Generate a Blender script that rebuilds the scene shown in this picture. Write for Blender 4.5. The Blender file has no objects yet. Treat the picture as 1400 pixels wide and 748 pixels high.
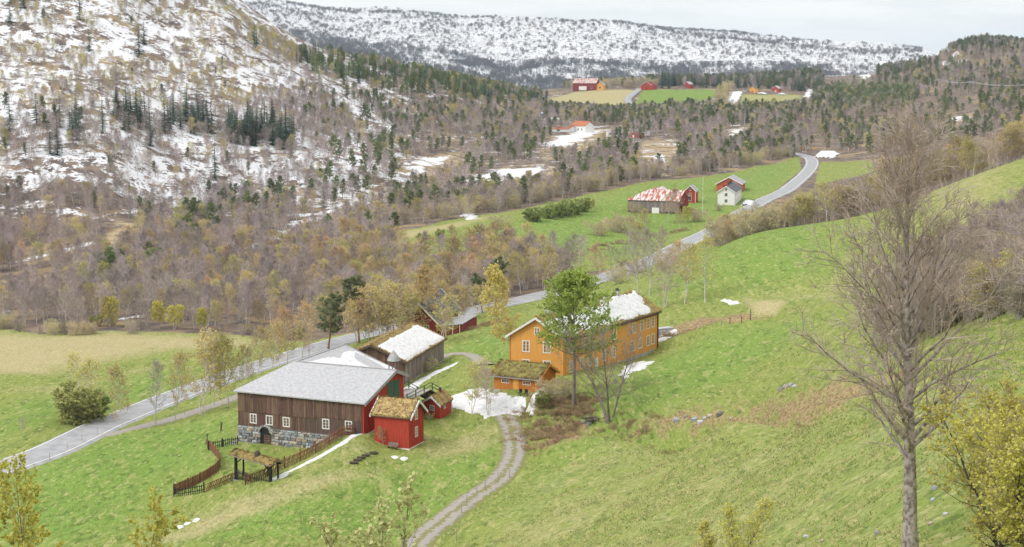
import bpy, math, random
import numpy as np
from mathutils import Vector, Matrix

# ---------------------------------------------------------------- scene, camera, sky, sun, exposure
scene = bpy.context.scene
COL = scene.collection
FPX, CX, CY, V0 = 2200.0, 700.0, 374.0, 100.0       # focal length in photo pixels, centre, eye-level row
KY = FPX / 1500.0        # the survey distances below were taken for a 1500 px lens
PITCH = math.atan((CY - V0) / FPX)
CAMZ = 60.0
cam_data = bpy.data.cameras.new('camera')
cam_data.sensor_width = 36.0
cam_data.lens = 36.0 * FPX / 1400.0
cam_data.clip_start = 0.5
cam_data.clip_end = 30000.0
camera = bpy.data.objects.new('camera', cam_data)
COL.objects.link(camera)
camera.location = (0, 0, CAMZ)
camera.rotation_euler = (math.radians(90) - PITCH, 0, 0)
scene.camera = camera

SUN_EL, SUN_AZ = math.radians(48), math.radians(235)   # high, behind the camera to the left, through thin cloud
world = bpy.data.worlds.new('World')
scene.world = world
world.use_nodes = True
wn = world.node_tree.nodes
wl = world.node_tree.links
wn.clear()
w_out = wn.new('ShaderNodeOutputWorld')
w_bg = wn.new('ShaderNodeBackground')
w_sky = wn.new('ShaderNodeTexSky')
w_sky.sky_type = 'NISHITA'
w_sky.sun_disc = False
w_sky.sun_elevation = SUN_EL
w_sky.sun_rotation = SUN_AZ
w_sc = wn.new('ShaderNodeVectorMath'); w_sc.operation = 'SCALE'; w_sc.inputs['Scale'].default_value = 0.10
wl.new(w_sky.outputs[0], w_sc.inputs[0])
w_tc = wn.new('ShaderNodeTexCoord')
w_mp = wn.new('ShaderNodeMapping'); w_mp.inputs['Scale'].default_value = (2.2, 2.2, 15.0)
wl.new(w_tc.outputs['Generated'], w_mp.inputs[0])
w_nz = wn.new('ShaderNodeTexNoise'); w_nz.inputs['Scale'].default_value = 2.4; w_nz.inputs['Detail'].default_value = 7; w_nz.inputs['Roughness'].default_value = 0.62
wl.new(w_mp.outputs[0], w_nz.inputs['Vector'])
w_rp = wn.new('ShaderNodeValToRGB')
w_rp.color_ramp.elements[0].position = 0.36; w_rp.color_ramp.elements[0].color = (0.69, 0.685, 0.675, 1)
w_rp.color_ramp.elements[1].position = 0.58; w_rp.color_ramp.elements[1].color = (0.82, 0.80, 0.775, 1)
wl.new(w_nz.outputs[0], w_rp.inputs[0])
w_mx = wn.new('ShaderNodeMix'); w_mx.data_type = 'RGBA'; w_mx.inputs[0].default_value = 0.94   # nearly closed cloud cover
wl.new(w_sc.outputs[0], w_mx.inputs[6]); wl.new(w_rp.outputs[0], w_mx.inputs[7])
wl.new(w_mx.outputs[2], w_bg.inputs[0])
w_bg.inputs[1].default_value = 1.0
wl.new(w_bg.outputs[0], w_out.inputs[0])

sun_data = bpy.data.lights.new('sun', 'SUN')
sun_data.energy = 1.3
sun_data.angle = math.radians(28)
sun_data.color = (1.0, 0.975, 0.94)
sun = bpy.data.objects.new('sun', sun_data)
COL.objects.link(sun)
_sd = Vector((math.sin(SUN_AZ) * math.cos(SUN_EL), math.cos(SUN_AZ) * math.cos(SUN_EL), math.sin(SUN_EL)))
sun.rotation_euler = _sd.to_track_quat('Z', 'Y').to_euler()
sun.location = (0, 0, 300)

scene.view_settings.view_transform = 'Standard'
scene.view_settings.look = 'None'
scene.view_settings.gamma = 1.0
scene.view_settings.exposure = 0.68
scene.view_settings.use_curve_mapping = False
scene.render.engine = 'CYCLES'
scene.cycles.use_denoising = True
scene.cycles.max_bounces = 5
scene.cycles.diffuse_bounces = 3
scene.cycles.glossy_bounces = 2
scene.cycles.transmission_bounces = 2
scene.cycles.transparent_max_bounces = 6
scene.cycles.volume_bounces = 0
scene.cycles.use_adaptive_sampling = True
scene.cycles.adaptive_threshold = 0.02
scene.cycles.caustics_reflective = False
scene.cycles.caustics_refractive = False

# ---------------------------------------------------------------- pixel <-> world helpers (photo pixels, 1400 x 748)
CP, SP = math.cos(PITCH), math.sin(PITCH)
def ray(u, v):
    x = (u - CX) / FPX; y = (CY - v) / FPX
    return np.array([x, CP + y * SP, -SP + y * CP])
def Py(u, v, Y):
    d = ray(u, v); k = Y / d[1]
    return np.array([d[0] * k, Y, CAMZ + d[2] * k])
def Pz(u, v, z):
    d = ray(u, v); k = (z - CAMZ) / d[2]
    return np.array([d[0] * k, d[1] * k, z])
def project(P):
    P = np.asarray(P, float).reshape(-1, 3)
    X, Y, Z = P[:, 0], P[:, 1], P[:, 2] - CAMZ
    zc = Y * CP - Z * SP; yc = Y * SP + Z * CP
    zc = np.where(zc < 1e-3, 1e-3, zc)
    return np.stack([CX + FPX * X / zc, CY - FPX * yc / zc], 1)

# ---------------------------------------------------------------- numpy value noise
def _hash(ix, iy, seed):
    n = (ix.astype(np.int64) * 374761393 + iy.astype(np.int64) * 668265263 + seed * 974711) & 0x7fffffff
    n = ((n ^ (n >> 13)) * 1274126177) & 0x7fffffff
    return ((n ^ (n >> 16)) & 0xffff) / 65535.0
def vnoise(x, y, seed=0):
    x = np.asarray(x, float); y = np.asarray(y, float)
    ix = np.floor(x); iy = np.floor(y); fx = x - ix; fy = y - iy
    fx = fx * fx * fx * (fx * (fx * 6 - 15) + 10); fy = fy * fy * fy * (fy * (fy * 6 - 15) + 10)
    a = _hash(ix, iy, seed); b = _hash(ix + 1, iy, seed); c = _hash(ix, iy + 1, seed); d = _hash(ix + 1, iy + 1, seed)
    return (a + (b - a) * fx) * (1 - fy) + (c + (d - c) * fx) * fy
def fbm(x, y, seed=0, octv=4):
    s = 0; a = 0.5; t = 0
    for i in range(octv):
        s = s + a * (vnoise(x, y, seed + i * 7) - 0.5) * 2; t += a
        x = np.asarray(x) * 2.03 + 13.7; y = np.asarray(y) * 2.03 - 7.1; a *= 0.5
    return s / t
def smooth(a, b, x):
    t = np.clip((np.asarray(x, float) - a) / (b - a), 0, 1)
    return t * t * (3 - 2 * t)

# ---------------------------------------------------------------- materials
def mat(name, col, rough=0.8, var=0.0, scale=3.0, col2=None, bump=0.0, metal=0.0, spec=0.3, obj_random=0.0, stretch=None, detail=5, lo=0.35, hi=0.65, coords='Object', translucent=0.0):
    m = bpy.data.materials.new(name); m.use_nodes = True
    nt = m.node_tree; b = nt.nodes['Principled BSDF']
    b.inputs['Roughness'].default_value = rough
    b.inputs['Metallic'].default_value = metal
    b.inputs['Specular IOR Level'].default_value = spec
    c1 = (*col, 1)
    b.inputs['Base Color'].default_value = c1
    out = None
    if var > 0 or col2 is not None or bump > 0:
        tc = nt.nodes.new('ShaderNodeTexCoord')
        mp = nt.nodes.new('ShaderNodeMapping')
        if stretch: mp.inputs['Scale'].default_value = stretch
        nt.links.new(tc.outputs[coords], mp.inputs[0])
        nz = nt.nodes.new('ShaderNodeTexNoise'); nz.inputs['Scale'].default_value = scale; nz.inputs['Detail'].default_value = detail; nz.inputs['Roughness'].default_value = 0.6
        nt.links.new(mp.outputs[0], nz.inputs['Vector'])
        rp = nt.nodes.new('ShaderNodeValToRGB')
        k = col2 if col2 is not None else tuple(c * (1 - var) for c in col)
        rp.color_ramp.elements[0].position = lo; rp.color_ramp.elements[0].color = (*k, 1)
        rp.color_ramp.elements[1].position = hi; rp.color_ramp.elements[1].color = c1
        nt.links.new(nz.outputs[0], rp.inputs[0])
        out = rp.outputs[0]
        if bump > 0:
            bp = nt.nodes.new('ShaderNodeBump'); bp.inputs['Strength'].default_value = bump; bp.inputs['Distance'].default_value = 0.1
            nt.links.new(nz.outputs[0], bp.inputs['Height']); nt.links.new(bp.outputs[0], b.inputs['Normal'])
    if obj_random > 0:
        oi = nt.nodes.new('ShaderNodeObjectInfo')
        mr = nt.nodes.new('ShaderNodeMapRange'); mr.inputs[3].default_value = 1 - obj_random; mr.inputs[4].default_value = 1 + obj_random
        nt.links.new(oi.outputs['Random'], mr.inputs[0])
        hs = nt.nodes.new('ShaderNodeHueSaturation')
        if out is not None: nt.links.new(out, hs.inputs['Color'])
        else: hs.inputs['Color'].default_value = c1
        nt.links.new(mr.outputs[0], hs.inputs['Value'])
        mh = nt.nodes.new('ShaderNodeMath'); mh.operation = 'MULTIPLY_ADD'; mh.inputs[1].default_value = 7.31; mh.inputs[2].default_value = 0.17
        nt.links.new(oi.outputs['Random'], mh.inputs[0])
        fr = nt.nodes.new('ShaderNodeMath'); fr.operation = 'FRACT'; nt.links.new(mh.outputs[0], fr.inputs[0])
        m2 = nt.nodes.new('ShaderNodeMapRange'); m2.inputs[3].default_value = 0.5 - obj_random * 0.10; m2.inputs[4].default_value = 0.5 + obj_random * 0.10
        nt.links.new(fr.outputs[0], m2.inputs[0]); nt.links.new(m2.outputs[0], hs.inputs['Hue'])
        out = hs.outputs[0]
    if out is not None: nt.links.new(out, b.inputs['Base Color'])
    if translucent > 0:
        tr = nt.nodes.new('ShaderNodeBsdfTranslucent'); ms = nt.nodes.new('ShaderNodeMixShader'); ms.inputs[0].default_value = translucent
        if out is not None: nt.links.new(out, tr.inputs[0])
        else: tr.inputs[0].default_value = c1
        o = nt.nodes['Material Output']
        nt.links.new(b.outputs[0], ms.inputs[1]); nt.links.new(tr.outputs[0], ms.inputs[2]); nt.links.new(ms.outputs[0], o.inputs[0])
    return m

# ---------------------------------------------------------------- objects
def tag(o, label=None, cat=None, group=None, kind=None):
    if label: o['label'] = label
    if cat: o['category'] = cat
    if group: o['group'] = group
    if kind: o['kind'] = kind
    return o
def thing(name, label, cat, loc=(0, 0, 0), rz=0.0, group=None, scale=1.0):
    o = bpy.data.objects.new(name, None); COL.objects.link(o)
    o.location = loc; o.rotation_euler = (0, 0, rz); o.scale = (scale,) * 3
    return tag(o, label, cat, group)
def link(name, me, parent=None):
    o = bpy.data.objects.new(name, me); COL.objects.link(o)
    if parent is not None: o.parent = parent
    return o
class MB:
    """collects polygons; build() links them as one mesh object"""
    def __init__(s): s.v = []; s.f = []; s.m = []
    def add(s, vs, fs, mi=0):
        k = len(s.v); s.v.extend(tuple(map(float, p)) for p in vs)
        for f in fs: s.f.append([i + k for i in f]); s.m.append(mi)
        return s
    def box(s, x0, y0, z0, x1, y1, z1, mi=0):
        return s.add([(x0, y0, z0), (x1, y0, z0), (x1, y1, z0), (x0, y1, z0), (x0, y0, z1), (x1, y0, z1), (x1, y1, z1), (x0, y1, z1)],
                     [(3, 2, 1, 0), (4, 5, 6, 7), (0, 1, 5, 4), (1, 2, 6, 5), (2, 3, 7, 6), (3, 0, 4, 7)], mi)
    def prism(s, poly, vec, mi=0):
        n = len(poly); a = [Vector(p) for p in poly]; w = Vector(vec)
        nrm = Vector((0, 0, 0))
        for i in range(n): nrm += (a[i] - a[0]).cross(a[(i + 1) % n] - a[0])
        if nrm.dot(w) > 0: a = a[::-1]
        vs = a + [p + w for p in a]
        fs = [tuple(range(n)), tuple(range(2 * n - 1, n - 1, -1))] + [(i, i + n, (i + 1) % n + n, (i + 1) % n) for i in range(n)]
        return s.add(vs, fs, mi)
    def bar(s, a, b, w, h=None, mi=0, up=(0, 0, 1)):
        a, b = Vector(a), Vector(b); d = (b - a).normalized(); h = h or w
        x = d.cross(Vector(up))
        if x.length < 1e-4: x = d.cross(Vector((1, 0, 0)))
        x.normalize(); z = x.cross(d)
        q = [x * w / 2 * i + z * h / 2 * j for i, j in ((-1, -1), (1, -1), (1, 1), (-1, 1))]
        return s.prism([a + p for p in q], b - a, mi)
    def tube(s, pts, rad, n=5, mi=0, cap=True):
        pts = [Vector(p) for p in pts]; k = len(s.v); m = len(pts)
        ref = Vector((0.31, 0.95, 0.05))
        for i in range(m):
            d = pts[min(i + 1, m - 1)] - pts[max(i - 1, 0)]
            x = d.cross(ref)
            if x.length < 1e-5: x = d.cross(Vector((1, 0, 0)))
            x.normalize(); y = d.cross(x).normalized()
            for j in range(n):
                t = 2 * math.pi * j / n
                p = pts[i] + (x * math.cos(t) + y * math.sin(t)) * rad[i]
                s.v.append((p.x, p.y, p.z))
        for i in range(m - 1):
            for j in range(n):
                s.f.append([k + i * n + j, k + i * n + (j + 1) % n, k + (i + 1) * n + (j + 1) % n, k + (i + 1) * n + j]); s.m.append(mi)
        if cap:
            s.f.append([k + (m - 1) * n + j for j in range(n)]); s.m.append(mi)
        return s
    def grid(s, P, mi=0):
        P = np.asarray(P); r, c = P.shape[:2]; k = len(s.v)
        s.v.extend(map(tuple, P.reshape(-1, 3).tolist()))
        for i in range(r - 1):
            for j in range(c - 1):
                s.f.append([k + i * c + j, k + i * c + j + 1, k + (i + 1) * c + j + 1, k + (i + 1) * c + j]); s.m.append(mi)
        return s
    def mesh(s, name, mats, smoothed=False):
        me = bpy.data.meshes.new(name)
        me.from_pydata(s.v, [], s.f)
        for q in (mats if isinstance(mats, (list, tuple)) else [mats]): me.materials.append(q)
        if any(s.m): me.polygons.foreach_set('material_index', s.m)
        if smoothed: me.polygons.foreach_set('use_smooth', [True] * len(me.polygons))
        me.update()
        return me
    def build(s, name, mats, parent=None, smoothed=False):
        return link(name, s.mesh(name, mats, smoothed), parent)

# ---------------------------------------------------------------- terrain: a smooth surface through surveyed points
CTRL = [  # photo column, photo row, distance ahead (m)
 (327,607,152),(240,672,138),(512,610,147),(578,604,149),(690,575,160),(700,552,160),(772,525,165),(893,478,191),(690,533,162),(650,545,165),(620,560,163),
 (553,526,179.5),(606,492,196),(610,455,230),(660,460,215),(640,480,202),(700,600,150),(690,640,137),(640,690,125),(590,745,113),
 (450,700,124),(300,745,119),(150,745,122),(0,745,126),(100,650,147),(0,640,156),(200,600,165),(250,570,180),(300,535,202),(372,640,139.5),(392,607,148.5),(440,600,147),(505,582,148.5),
 (0,560,188),(100,520,215),(150,480,245),(150,450,272),(0,450,275),(300,455,265),(400,440,280),(50,430,292),(200,430,290),(500,420,290),(600,410,290),
 (440,480,232),(500,460,240),(640,428,263),(740,403,281),(840,375,306),(950,325,369),(1000,295,427),(1110,215,665),(1085,210,690),(1060,262,500),
 (535,330,360),(700,310,390),(860,300,425),(860,290,440),(950,280,455),(990,282,450),(1000,240,560),(1080,225,630),(850,250,520),(700,290,430),(600,305,400),
 (800,350,335),(650,380,310),(560,375,325),(400,330,410),(300,380,345),(100,350,400),(0,330,430),(200,330,420),(500,280,500),(600,240,600),(700,220,660),
 (800,200,730),(900,180,820),(1000,170,880),(1100,160,940),(1200,180,850),(1300,140,1000),(1200,120,1300),(1000,150,1050),(1000,128,1200),(900,128,1200),
 (780,130,1200),(760,150,1080),(950,143,1120),(940,122,1250),(800,122,1250),(850,118,1300),(1100,130,1180),(1130,105,1450),
 (700,37,4000),(848,38,4000),(550,20,4200),(420,8,4300),(330,-6,4400),(1000,52,3900),(1100,65,3800),(1250,72,3600),(1330,84,3700),
 (700,80,3680),(900,85,3640),(500,50,3850),(1100,88,3500),(900,112,3350),(700,118,3350),(1150,104,3250),(1250,90,3350),
 (420,74,880),(350,40,840),(300,2,820),(0,-150,820),(150,-90,830),(0,0,700),(150,0,740),(250,20,780),(0,100,600),(150,100,640),(300,100,700),(400,130,720),
 (0,200,510),(150,200,520),(300,180,600),(400,200,590),(0,270,465),(200,260,500),(350,250,530),(500,160,760),(500,98,900),(600,150,880),(600,115,980),(700,130,1080),(700,170,850),
 (1308,82,1300),(1335,60,1400),(1400,66,1400),(1270,84,1500),(1400,100,1100),(1300,110,1150),
 (1400,490,70),(1200,530,90),(1000,575,115),(880,598,135),(720,612,148),(640,700,120),(800,700,98),(900,650,105),(900,700,85),(1000,640,92),(1100,650,68),
 (1200,700,45),(1100,745,48),(1300,745,30),(1400,745,24),(1300,600,52),(1400,600,42),(1400,550,52),(950,745,68),(800,745,86),(700,745,98),
 (1000,560,135),(850,560,150),(850,520,165),(950,500,165),(1000,520,150),(1050,480,155),(1130,430,160),(1000,445,182),(1100,530,120),(1180,480,118),(1250,440,125),(900,458,195),
 (945,412,215),(1000,410,210),(1100,400,195),(1200,380,180),(1300,350,165),(1400,330,150),(900,390,240),(830,395,275),
 (1000,370,225),(1100,330,230),(1000,330,262),(1200,300,235),(1300,255,240),(1400,222,235),(1400,280,190),(980,345,262),
 (1150,232,580),(1190,222,600)]
CTRL_XYZ = [  # column (for bearing), distance ahead, height relative to the eye
 (420,1350,-40),(300,1400,5),(600,1650,-55),(700,1700,-45),(850,1750,-45),(1000,1800,-40),(1200,1900,-30),(1350,1950,5),
 (850,2500,-60),(650,2500,-60),(1100,2500,-55),(700,5200,120),(1000,5200,60),(1300,5000,30),(400,5400,260),(700,9000,40),(200,9000,60),(1300,9000,10),
 (1000,340,-52),(1200,330,-47),(1400,320,-27),(1300,480,-40),(1400,600,-30),(1400,800,-28),
 (1000,126,-44.5),(1200,104,-32),(1330,88,-23.2),
 (700,3,-2.3),(700,10,-6),(700,30,-16),(700,60,-29.5),(300,10,-8),(300,30,-20),(300,60,-36),(300,90,-46),(0,30,-22),(0,60,-40),(0,90,-50),(1400,10,-5.2),(1400,3,-2.1)]
CTRL_POLAR = [  # degrees right of the view, radius, relative height (outside the frame)
 (-45,3,-2.8),(-45,30,-22),(-45,60,-42),(-45,100,-54),(-45,150,-60),(-45,300,-62),(-45,450,-35),(-45,700,60),(-45,1200,110),(-45,4000,150),(-45,9000,60),
 (-100,3,-2.5),(-100,30,-18),(-100,100,-50),(-100,300,-60),(-100,700,50),(-100,4000,100),(-100,9000,60),
 (45,3,-1.6),(45,30,-4),(45,70,-6),(45,150,-4),(45,300,4),(45,700,15),(45,1400,40),(45,4000,80),(45,9000,40),
 (100,3,-0.8),(100,30,6),(100,100,25),(100,300,55),(100,700,80),(100,4000,80),(100,9000,40)]
_c = []
for u, v, Y in CTRL:
    p = Py(u, v, Y * KY); _c.append((p[0], p[1], p[2] - CAMZ))
for u, Y, z in CTRL_XYZ:
    _c.append(((u - CX) / FPX / CP * Y * KY * 0.985, Y * KY, z))
for a, r, z in CTRL_POLAR:
    a *= 0.72 if abs(a) < 60 else 1; r *= KY
    _c.append((math.sin(math.radians(a)) * r, math.cos(math.radians(a)) * r, z))
_c = np.array(_c)
def _uvp(X, Y): return np.stack([np.arctan2(X, Y) * 2.2 * KY, 0.5 * np.log(X * X + Y * Y)], -1)
_cp = _uvp(_c[:, 0], _c[:, 1]); _n = len(_cp)
def _tps(d2): return 0.5 * d2 * np.log(d2 + 1e-9)
_D = ((_cp[:, None] - _cp[None]) ** 2).sum(-1)
_A = np.zeros((_n + 3, _n + 3)); _A[:_n, :_n] = _tps(_D) + np.eye(_n) * 0.0012
_A[:_n, _n] = 1; _A[:_n, _n + 1:] = _cp; _A[_n:, :_n] = _A[:_n, _n:].T
_scale = np.exp(_cp[:, 1])
_w = np.linalg.solve(_A, np.concatenate([_c[:, 2] / _scale, np.zeros(3)]))     # interpolate height / distance
def base_height(X, Y):
    X = np.asarray(X, float).ravel(); Y = np.asarray(Y, float).ravel()
    out = np.empty(len(X))
    for i in range(0, len(X), 40000):
        p = _uvp(X[i:i + 40000], Y[i:i + 40000])
        d2 = ((p[:, None] - _cp[None]) ** 2).sum(-1)
        s = _tps(d2) @ _w[:_n] + _w[_n] + p @ _w[_n + 1:]
        out[i:i + 40000] = s * np.exp(p[:, 1]) + CAMZ
    return out
# polar grid of ground vertices, fine inside the view
_az = np.concatenate([np.linspace(-100, -21, 44)[:-1], np.linspace(-21, 21, 601), np.linspace(21, 100, 44)[1:]])
_az = np.radians(_az)
_r = np.concatenate([np.geomspace(2.5, 32, 30)[:-1], np.geomspace(32, 620, 480)[:-1], np.geomspace(620, 13000, 300)])
GA, GR = np.meshgrid(_az, _r)
GX, GY = np.sin(GA) * GR, np.cos(GA) * GR
GZ = base_height(GX, GY).reshape(GX.shape)
GN = GR / KY
_wild = smooth(290, 460, GN)                                    # forest and mountain: rougher than the fields
_far = smooth(1500, 2600, GN)
_left = smooth(430, 560, GN) * smooth(-0.014, -0.08, GA) * (1 - _far)
GZ += (0.16 * fbm(GX / 9, GY / 9, 3, 3) + 0.05 * fbm(GX / 1.7, GY / 1.7, 5, 2)) * smooth(8, 40, GN) * (1 - _wild)
GZ += _wild * (1 - _far) * 1.6 * fbm(GX / 45, GY / 45, 11, 4)
GZ += _left * (5.5 * fbm(GX / 60, GY / 60, 17, 5) + 3.0 * np.abs(fbm(GX / 28, GY / 28, 23, 3)))
GZ += _far * 26 * fbm(GX / 420, GY / 420, 31, 6)
def _bil(A, X, Y):
    X = np.asarray(X, float); Y = np.asarray(Y, float)
    a = np.clip(np.arctan2(X, Y), _az[0], _az[-1] - 1e-9); r = np.clip(np.hypot(X, Y), _r[0], _r[-1] - 1e-3)
    j = np.clip(np.searchsorted(_az, a) - 1, 0, len(_az) - 2); i = np.clip(np.searchsorted(_r, r) - 1, 0, len(_r) - 2)
    fa = (a - _az[j]) / (_az[j + 1] - _az[j]); fr = (r - _r[i]) / (_r[i + 1] - _r[i])
    return (A[i, j] * (1 - fa) + A[i, j + 1] * fa) * (1 - fr) + (A[i + 1, j] * (1 - fa) + A[i + 1, j + 1] * fa) * fr
def H(x, y): return float(_bil(GZ, np.array([x]), np.array([y]))[0])
def Hs(X, Y): return _bil(GZ, X, Y)
def at(u, v, rmin=15.0):
    """first ground point seen along the sight line through photo pixel (u, v)"""
    d = ray(u, v); h = math.hypot(d[0], d[1])
    t = np.geomspace(rmin, 12800, 2600) / h
    g = Hs(d[0] * t, d[1] * t) - (CAMZ + d[2] * t)
    k = np.argmax(g > 0)
    if g[k] <= 0: k = len(t) - 1
    if k > 0:
        w = g[k - 1] / (g[k - 1] - g[k]); tt = t[k - 1] + (t[k] - t[k - 1]) * w
    else: tt = t[0]
    x, y = d[0] * tt, d[1] * tt
    return np.array([x, y, H(x, y)])
def base_for(u, v_top_unused, Y):
    """ground point below photo column u at distance Y ahead"""
    x = 0.0
    z = 0.0
    Y = Y * KY
    for _ in range(8):
        zc = Y * CP - (z - CAMZ) * SP
        x = (u - CX) / FPX * zc
        z = H(x, Y)
    return np.array([x, Y, z])
def catmull(P, step):
    P = np.asarray(P, float); out = []
    for i in range(len(P) - 1):
        p0, p1, p2, p3 = P[max(i - 1, 0)], P[i], P[i + 1], P[min(i + 2, len(P) - 1)]
        n = max(2, int(np.linalg.norm(p2 - p1) / step))
        for k in range(n):
            t = k / n
            out.append(0.5 * (2 * p1 + (p2 - p0) * t + (2 * p0 - 5 * p1 + 4 * p2 - p3) * t * t + (3 * p1 - p0 - 3 * p2 + p3) * t ** 3))
    out.append(P[-1])
    return np.array(out)
def seg_dist(X, Y, L):
    """distance to a polyline and the index of its nearest vertex"""
    best = np.full(X.shape, 1e9); idx = np.zeros(X.shape, int)
    for k in range(len(L)):
        d = (X - L[k, 0]) ** 2 + (Y - L[k, 1]) ** 2
        m = d < best; best[m] = d[m]; idx[m] = k
    return np.sqrt(best), idx

# ---------------------------------------------------------------- gullies, ledges and banks the survey points are too coarse for
def groove(pts, depth, width, bank=0.0):
    L = catmull(np.array([base_for(u, 0, Y)[:2] for u, Y in pts]), 2.0)
    lo = L.min(0) - width * 5; hi = L.max(0) + width * 5
    m = (GX > lo[0]) & (GX < hi[0]) & (GY > lo[1]) & (GY < hi[1])
    d, i = seg_dist(GX[m], GY[m], L)
    e = np.minimum(1, np.minimum(i, len(L) - 1 - i) / 8.0)
    nearside = smooth(0, -width * 1.2, GY[m] - L[i, 1])
    GZ[m] += e * (-depth * np.exp(-(d / width) ** 2) + bank * nearside * np.exp(-((d - width * 1.6) / (width * 1.1)) ** 2))
groove([(735, 158), (800, 150), (880, 141), (950, 131), (1010, 122), (1080, 112), (1160, 101), (1260, 88), (1360, 78), (1440, 70)], 4.5, 4.5, .6)
groove([(700, 152), (760, 147), (880, 134), (1000, 114.5), (1100, 102), (1200, 90), (1300, 80), (1400, 70), (1480, 64)], -.6, 5.0)
groove([(890, 196), (930, 194), (985, 190), (1040, 186), (1100, 178)], 2.6, 3.0, 1.4)
groove([(1000, 206), (1060, 201), (1130, 190), (1200, 178), (1290, 160)], .9, 3.0, .4)
groove([(585, 146), (620, 147), (650, 148), (676, 148)], .7, 2.2, -.2)
groove([(380, 131), (450, 131), (520, 132), (580, 134), (640, 137), (668, 140)], .5, 2.5, -.3)
groove([(60, 136), (150, 143), (230, 150), (300, 158)], .35, 2.0, .2)
groove([(0, 225), (90, 222), (160, 226), (240, 236), (300, 240)], .5, 2.5, .2)
_p = at(327, 607)
def _lower(x, y, z, radius):
    m = (np.abs(GX - x) < radius * 2.2) & (np.abs(GY - y) < radius * 2.2)
    w = 1 - smooth(radius, radius * 2, np.hypot(GX[m] - x, GY[m] - y)); GZ[m] = GZ[m] * (1 - w) + np.minimum(GZ[m], z) * w
_lower(_p[0] + 2, _p[1] - 1.5, _p[2] - .35, 5.0); _lower(_p[0] + 8, _p[1] - 3.5, _p[2] - .2, 4.0); _lower(_p[0] + 5, _p[1] - 9, _p[2] - .8, 4.0)
_p2 = at(476, 588); _lower(_p2[0], _p2[1] + 2.0, _p2[2] - .9, 2.2); _lower(_p2[0] - 4, _p2[1] + 2.5, _p2[2] - 1.2, 2.2)
# ---------------------------------------------------------------- roads: centre lines, levelled into the ground
def centre_line(px, step, passes, ext=0.0):
    P = np.array([at(u, v)[:2] for u, v in px])
    if ext:
        d = P[0] - P[1]; P = np.concatenate([[P[0] + d / np.linalg.norm(d) * ext], P])     # carry on beyond the frame
    L = catmull(P, step)
    z = Hs(L[:, 0], L[:, 1])
    for _ in range(passes): z[1:-1] = (z[:-2] + z[1:-1] * 2 + z[2:]) / 4
    return np.column_stack([L, z])
ROAD = centre_line([(-120, 685), (-50, 657), (0, 638), (75, 607), (150, 575), (240, 542), (330, 509), (446, 472), (540, 447), (637, 426), (740, 402.5), (790, 390), (840, 374), (900, 350), (950, 326),
                    (1000, 297), (1040, 276), (1075, 259), (1097, 242), (1108, 229), (1110, 219), (1100, 213), (1080, 208.5)], 1.5, 260, 110.0)
LANE = centre_line([(140, 589), (175, 586), (225, 575), (275, 560), (322, 544), (345, 536)], 1.5, 30)
TRACK = centre_line([(535, 790), (570, 745), (604, 712), (645, 682), (683, 652), (701, 628), (703, 604), (697, 584), (690, 568)], 1.0, 60, 45.0)
FARMLANE = centre_line([(600, 489), (618, 484.5), (638, 484), (652, 489), (664, 498)], 1.5, 30)
FARROAD = centre_line([(862, 143), (858, 136), (866, 128), (874, 122)], 6.0, 4)
def level(L, hw, fade, dz):
    lo = L[:, :2].min(0) - 12; hi = L[:, :2].max(0) + 12
    m = (GX > lo[0]) & (GX < hi[0]) & (GY > lo[1]) & (GY < hi[1])
    d, i = seg_dist(GX[m], GY[m], L)
    w = 1 - smooth(hw + 0.5, hw + fade, d)
    GZ[m] = GZ[m] * (1 - w) + (L[i, 2] - dz) * w
level(ROAD, 3.4, 6.0, 0.16); level(LANE, 1.6, 3.0, 0.12); level(TRACK, 1.7, 3.2, 0.12); level(FARMLANE, 1.8, 3.5, 0.12); level(FARROAD, 3, 12, 0.5); level(ROAD, 3.6, 4.6, 0.20)
_dl, _ = seg_dist(LANE[:, 0], LANE[:, 1], ROAD); _wl = smooth(12, 7, _dl)
LANE[:, 2] = LANE[:, 2] * (1 - _wl) + (Hs(LANE[:, 0], LANE[:, 1]) + .10) * _wl      # the lane meets the road on the levelled verge
# flat building plots (centre x, y, radius, height) are cut before anything is placed
def plot(P, radius, z=None):
    m = (np.abs(GX - P[0]) < radius * 2.2) & (np.abs(GY - P[1]) < radius * 2.2)
    d = np.hypot(GX[m] - P[0], GY[m] - P[1]); w = 1 - smooth(radius, radius * 2, d)
    GZ[m] = GZ[m] * (1 - w) + (P[2] if z is None else z) * w

# ---------------------------------------------------------------- ground cover zones, world polygons
def poly_world(px): return np.array([at(u, v)[:2] for u, v in px])
def inside_poly(X, Y, P):
    r = np.zeros(X.shape, bool); n = len(P)
    for i in range(n):
        x0, y0 = P[i]; x1, y1 = P[(i + 1) % n]
        if y0 == y1: continue
        c = ((y0 > Y) != (y1 > Y)) & (X < (x1 - x0) * (Y - y0) / (y1 - y0) + x0)
        r ^= c
    return r
def poly_sd(X, Y, P):
    best = np.full(X.shape, 1e18); n = len(P)
    for i in range(n):
        a = P[i]; b = P[(i + 1) % n]; e = b - a; L = e @ e + 1e-9
        t = np.clip(((X - a[0]) * e[0] + (Y - a[1]) * e[1]) / L, 0, 1)
        best = np.minimum(best, (X - a[0] - t * e[0]) ** 2 + (Y - a[1] - t * e[1]) ** 2)
    return np.where(inside_poly(X, Y, P), 1, -1) * np.sqrt(best)
_feather = 0.25 + 0.004 * GN
ZONES = {k: np.zeros(GX.shape) for k in ('grass', 'straw', 'brush', 'snow', 'gravel', 'lush')}
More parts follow.
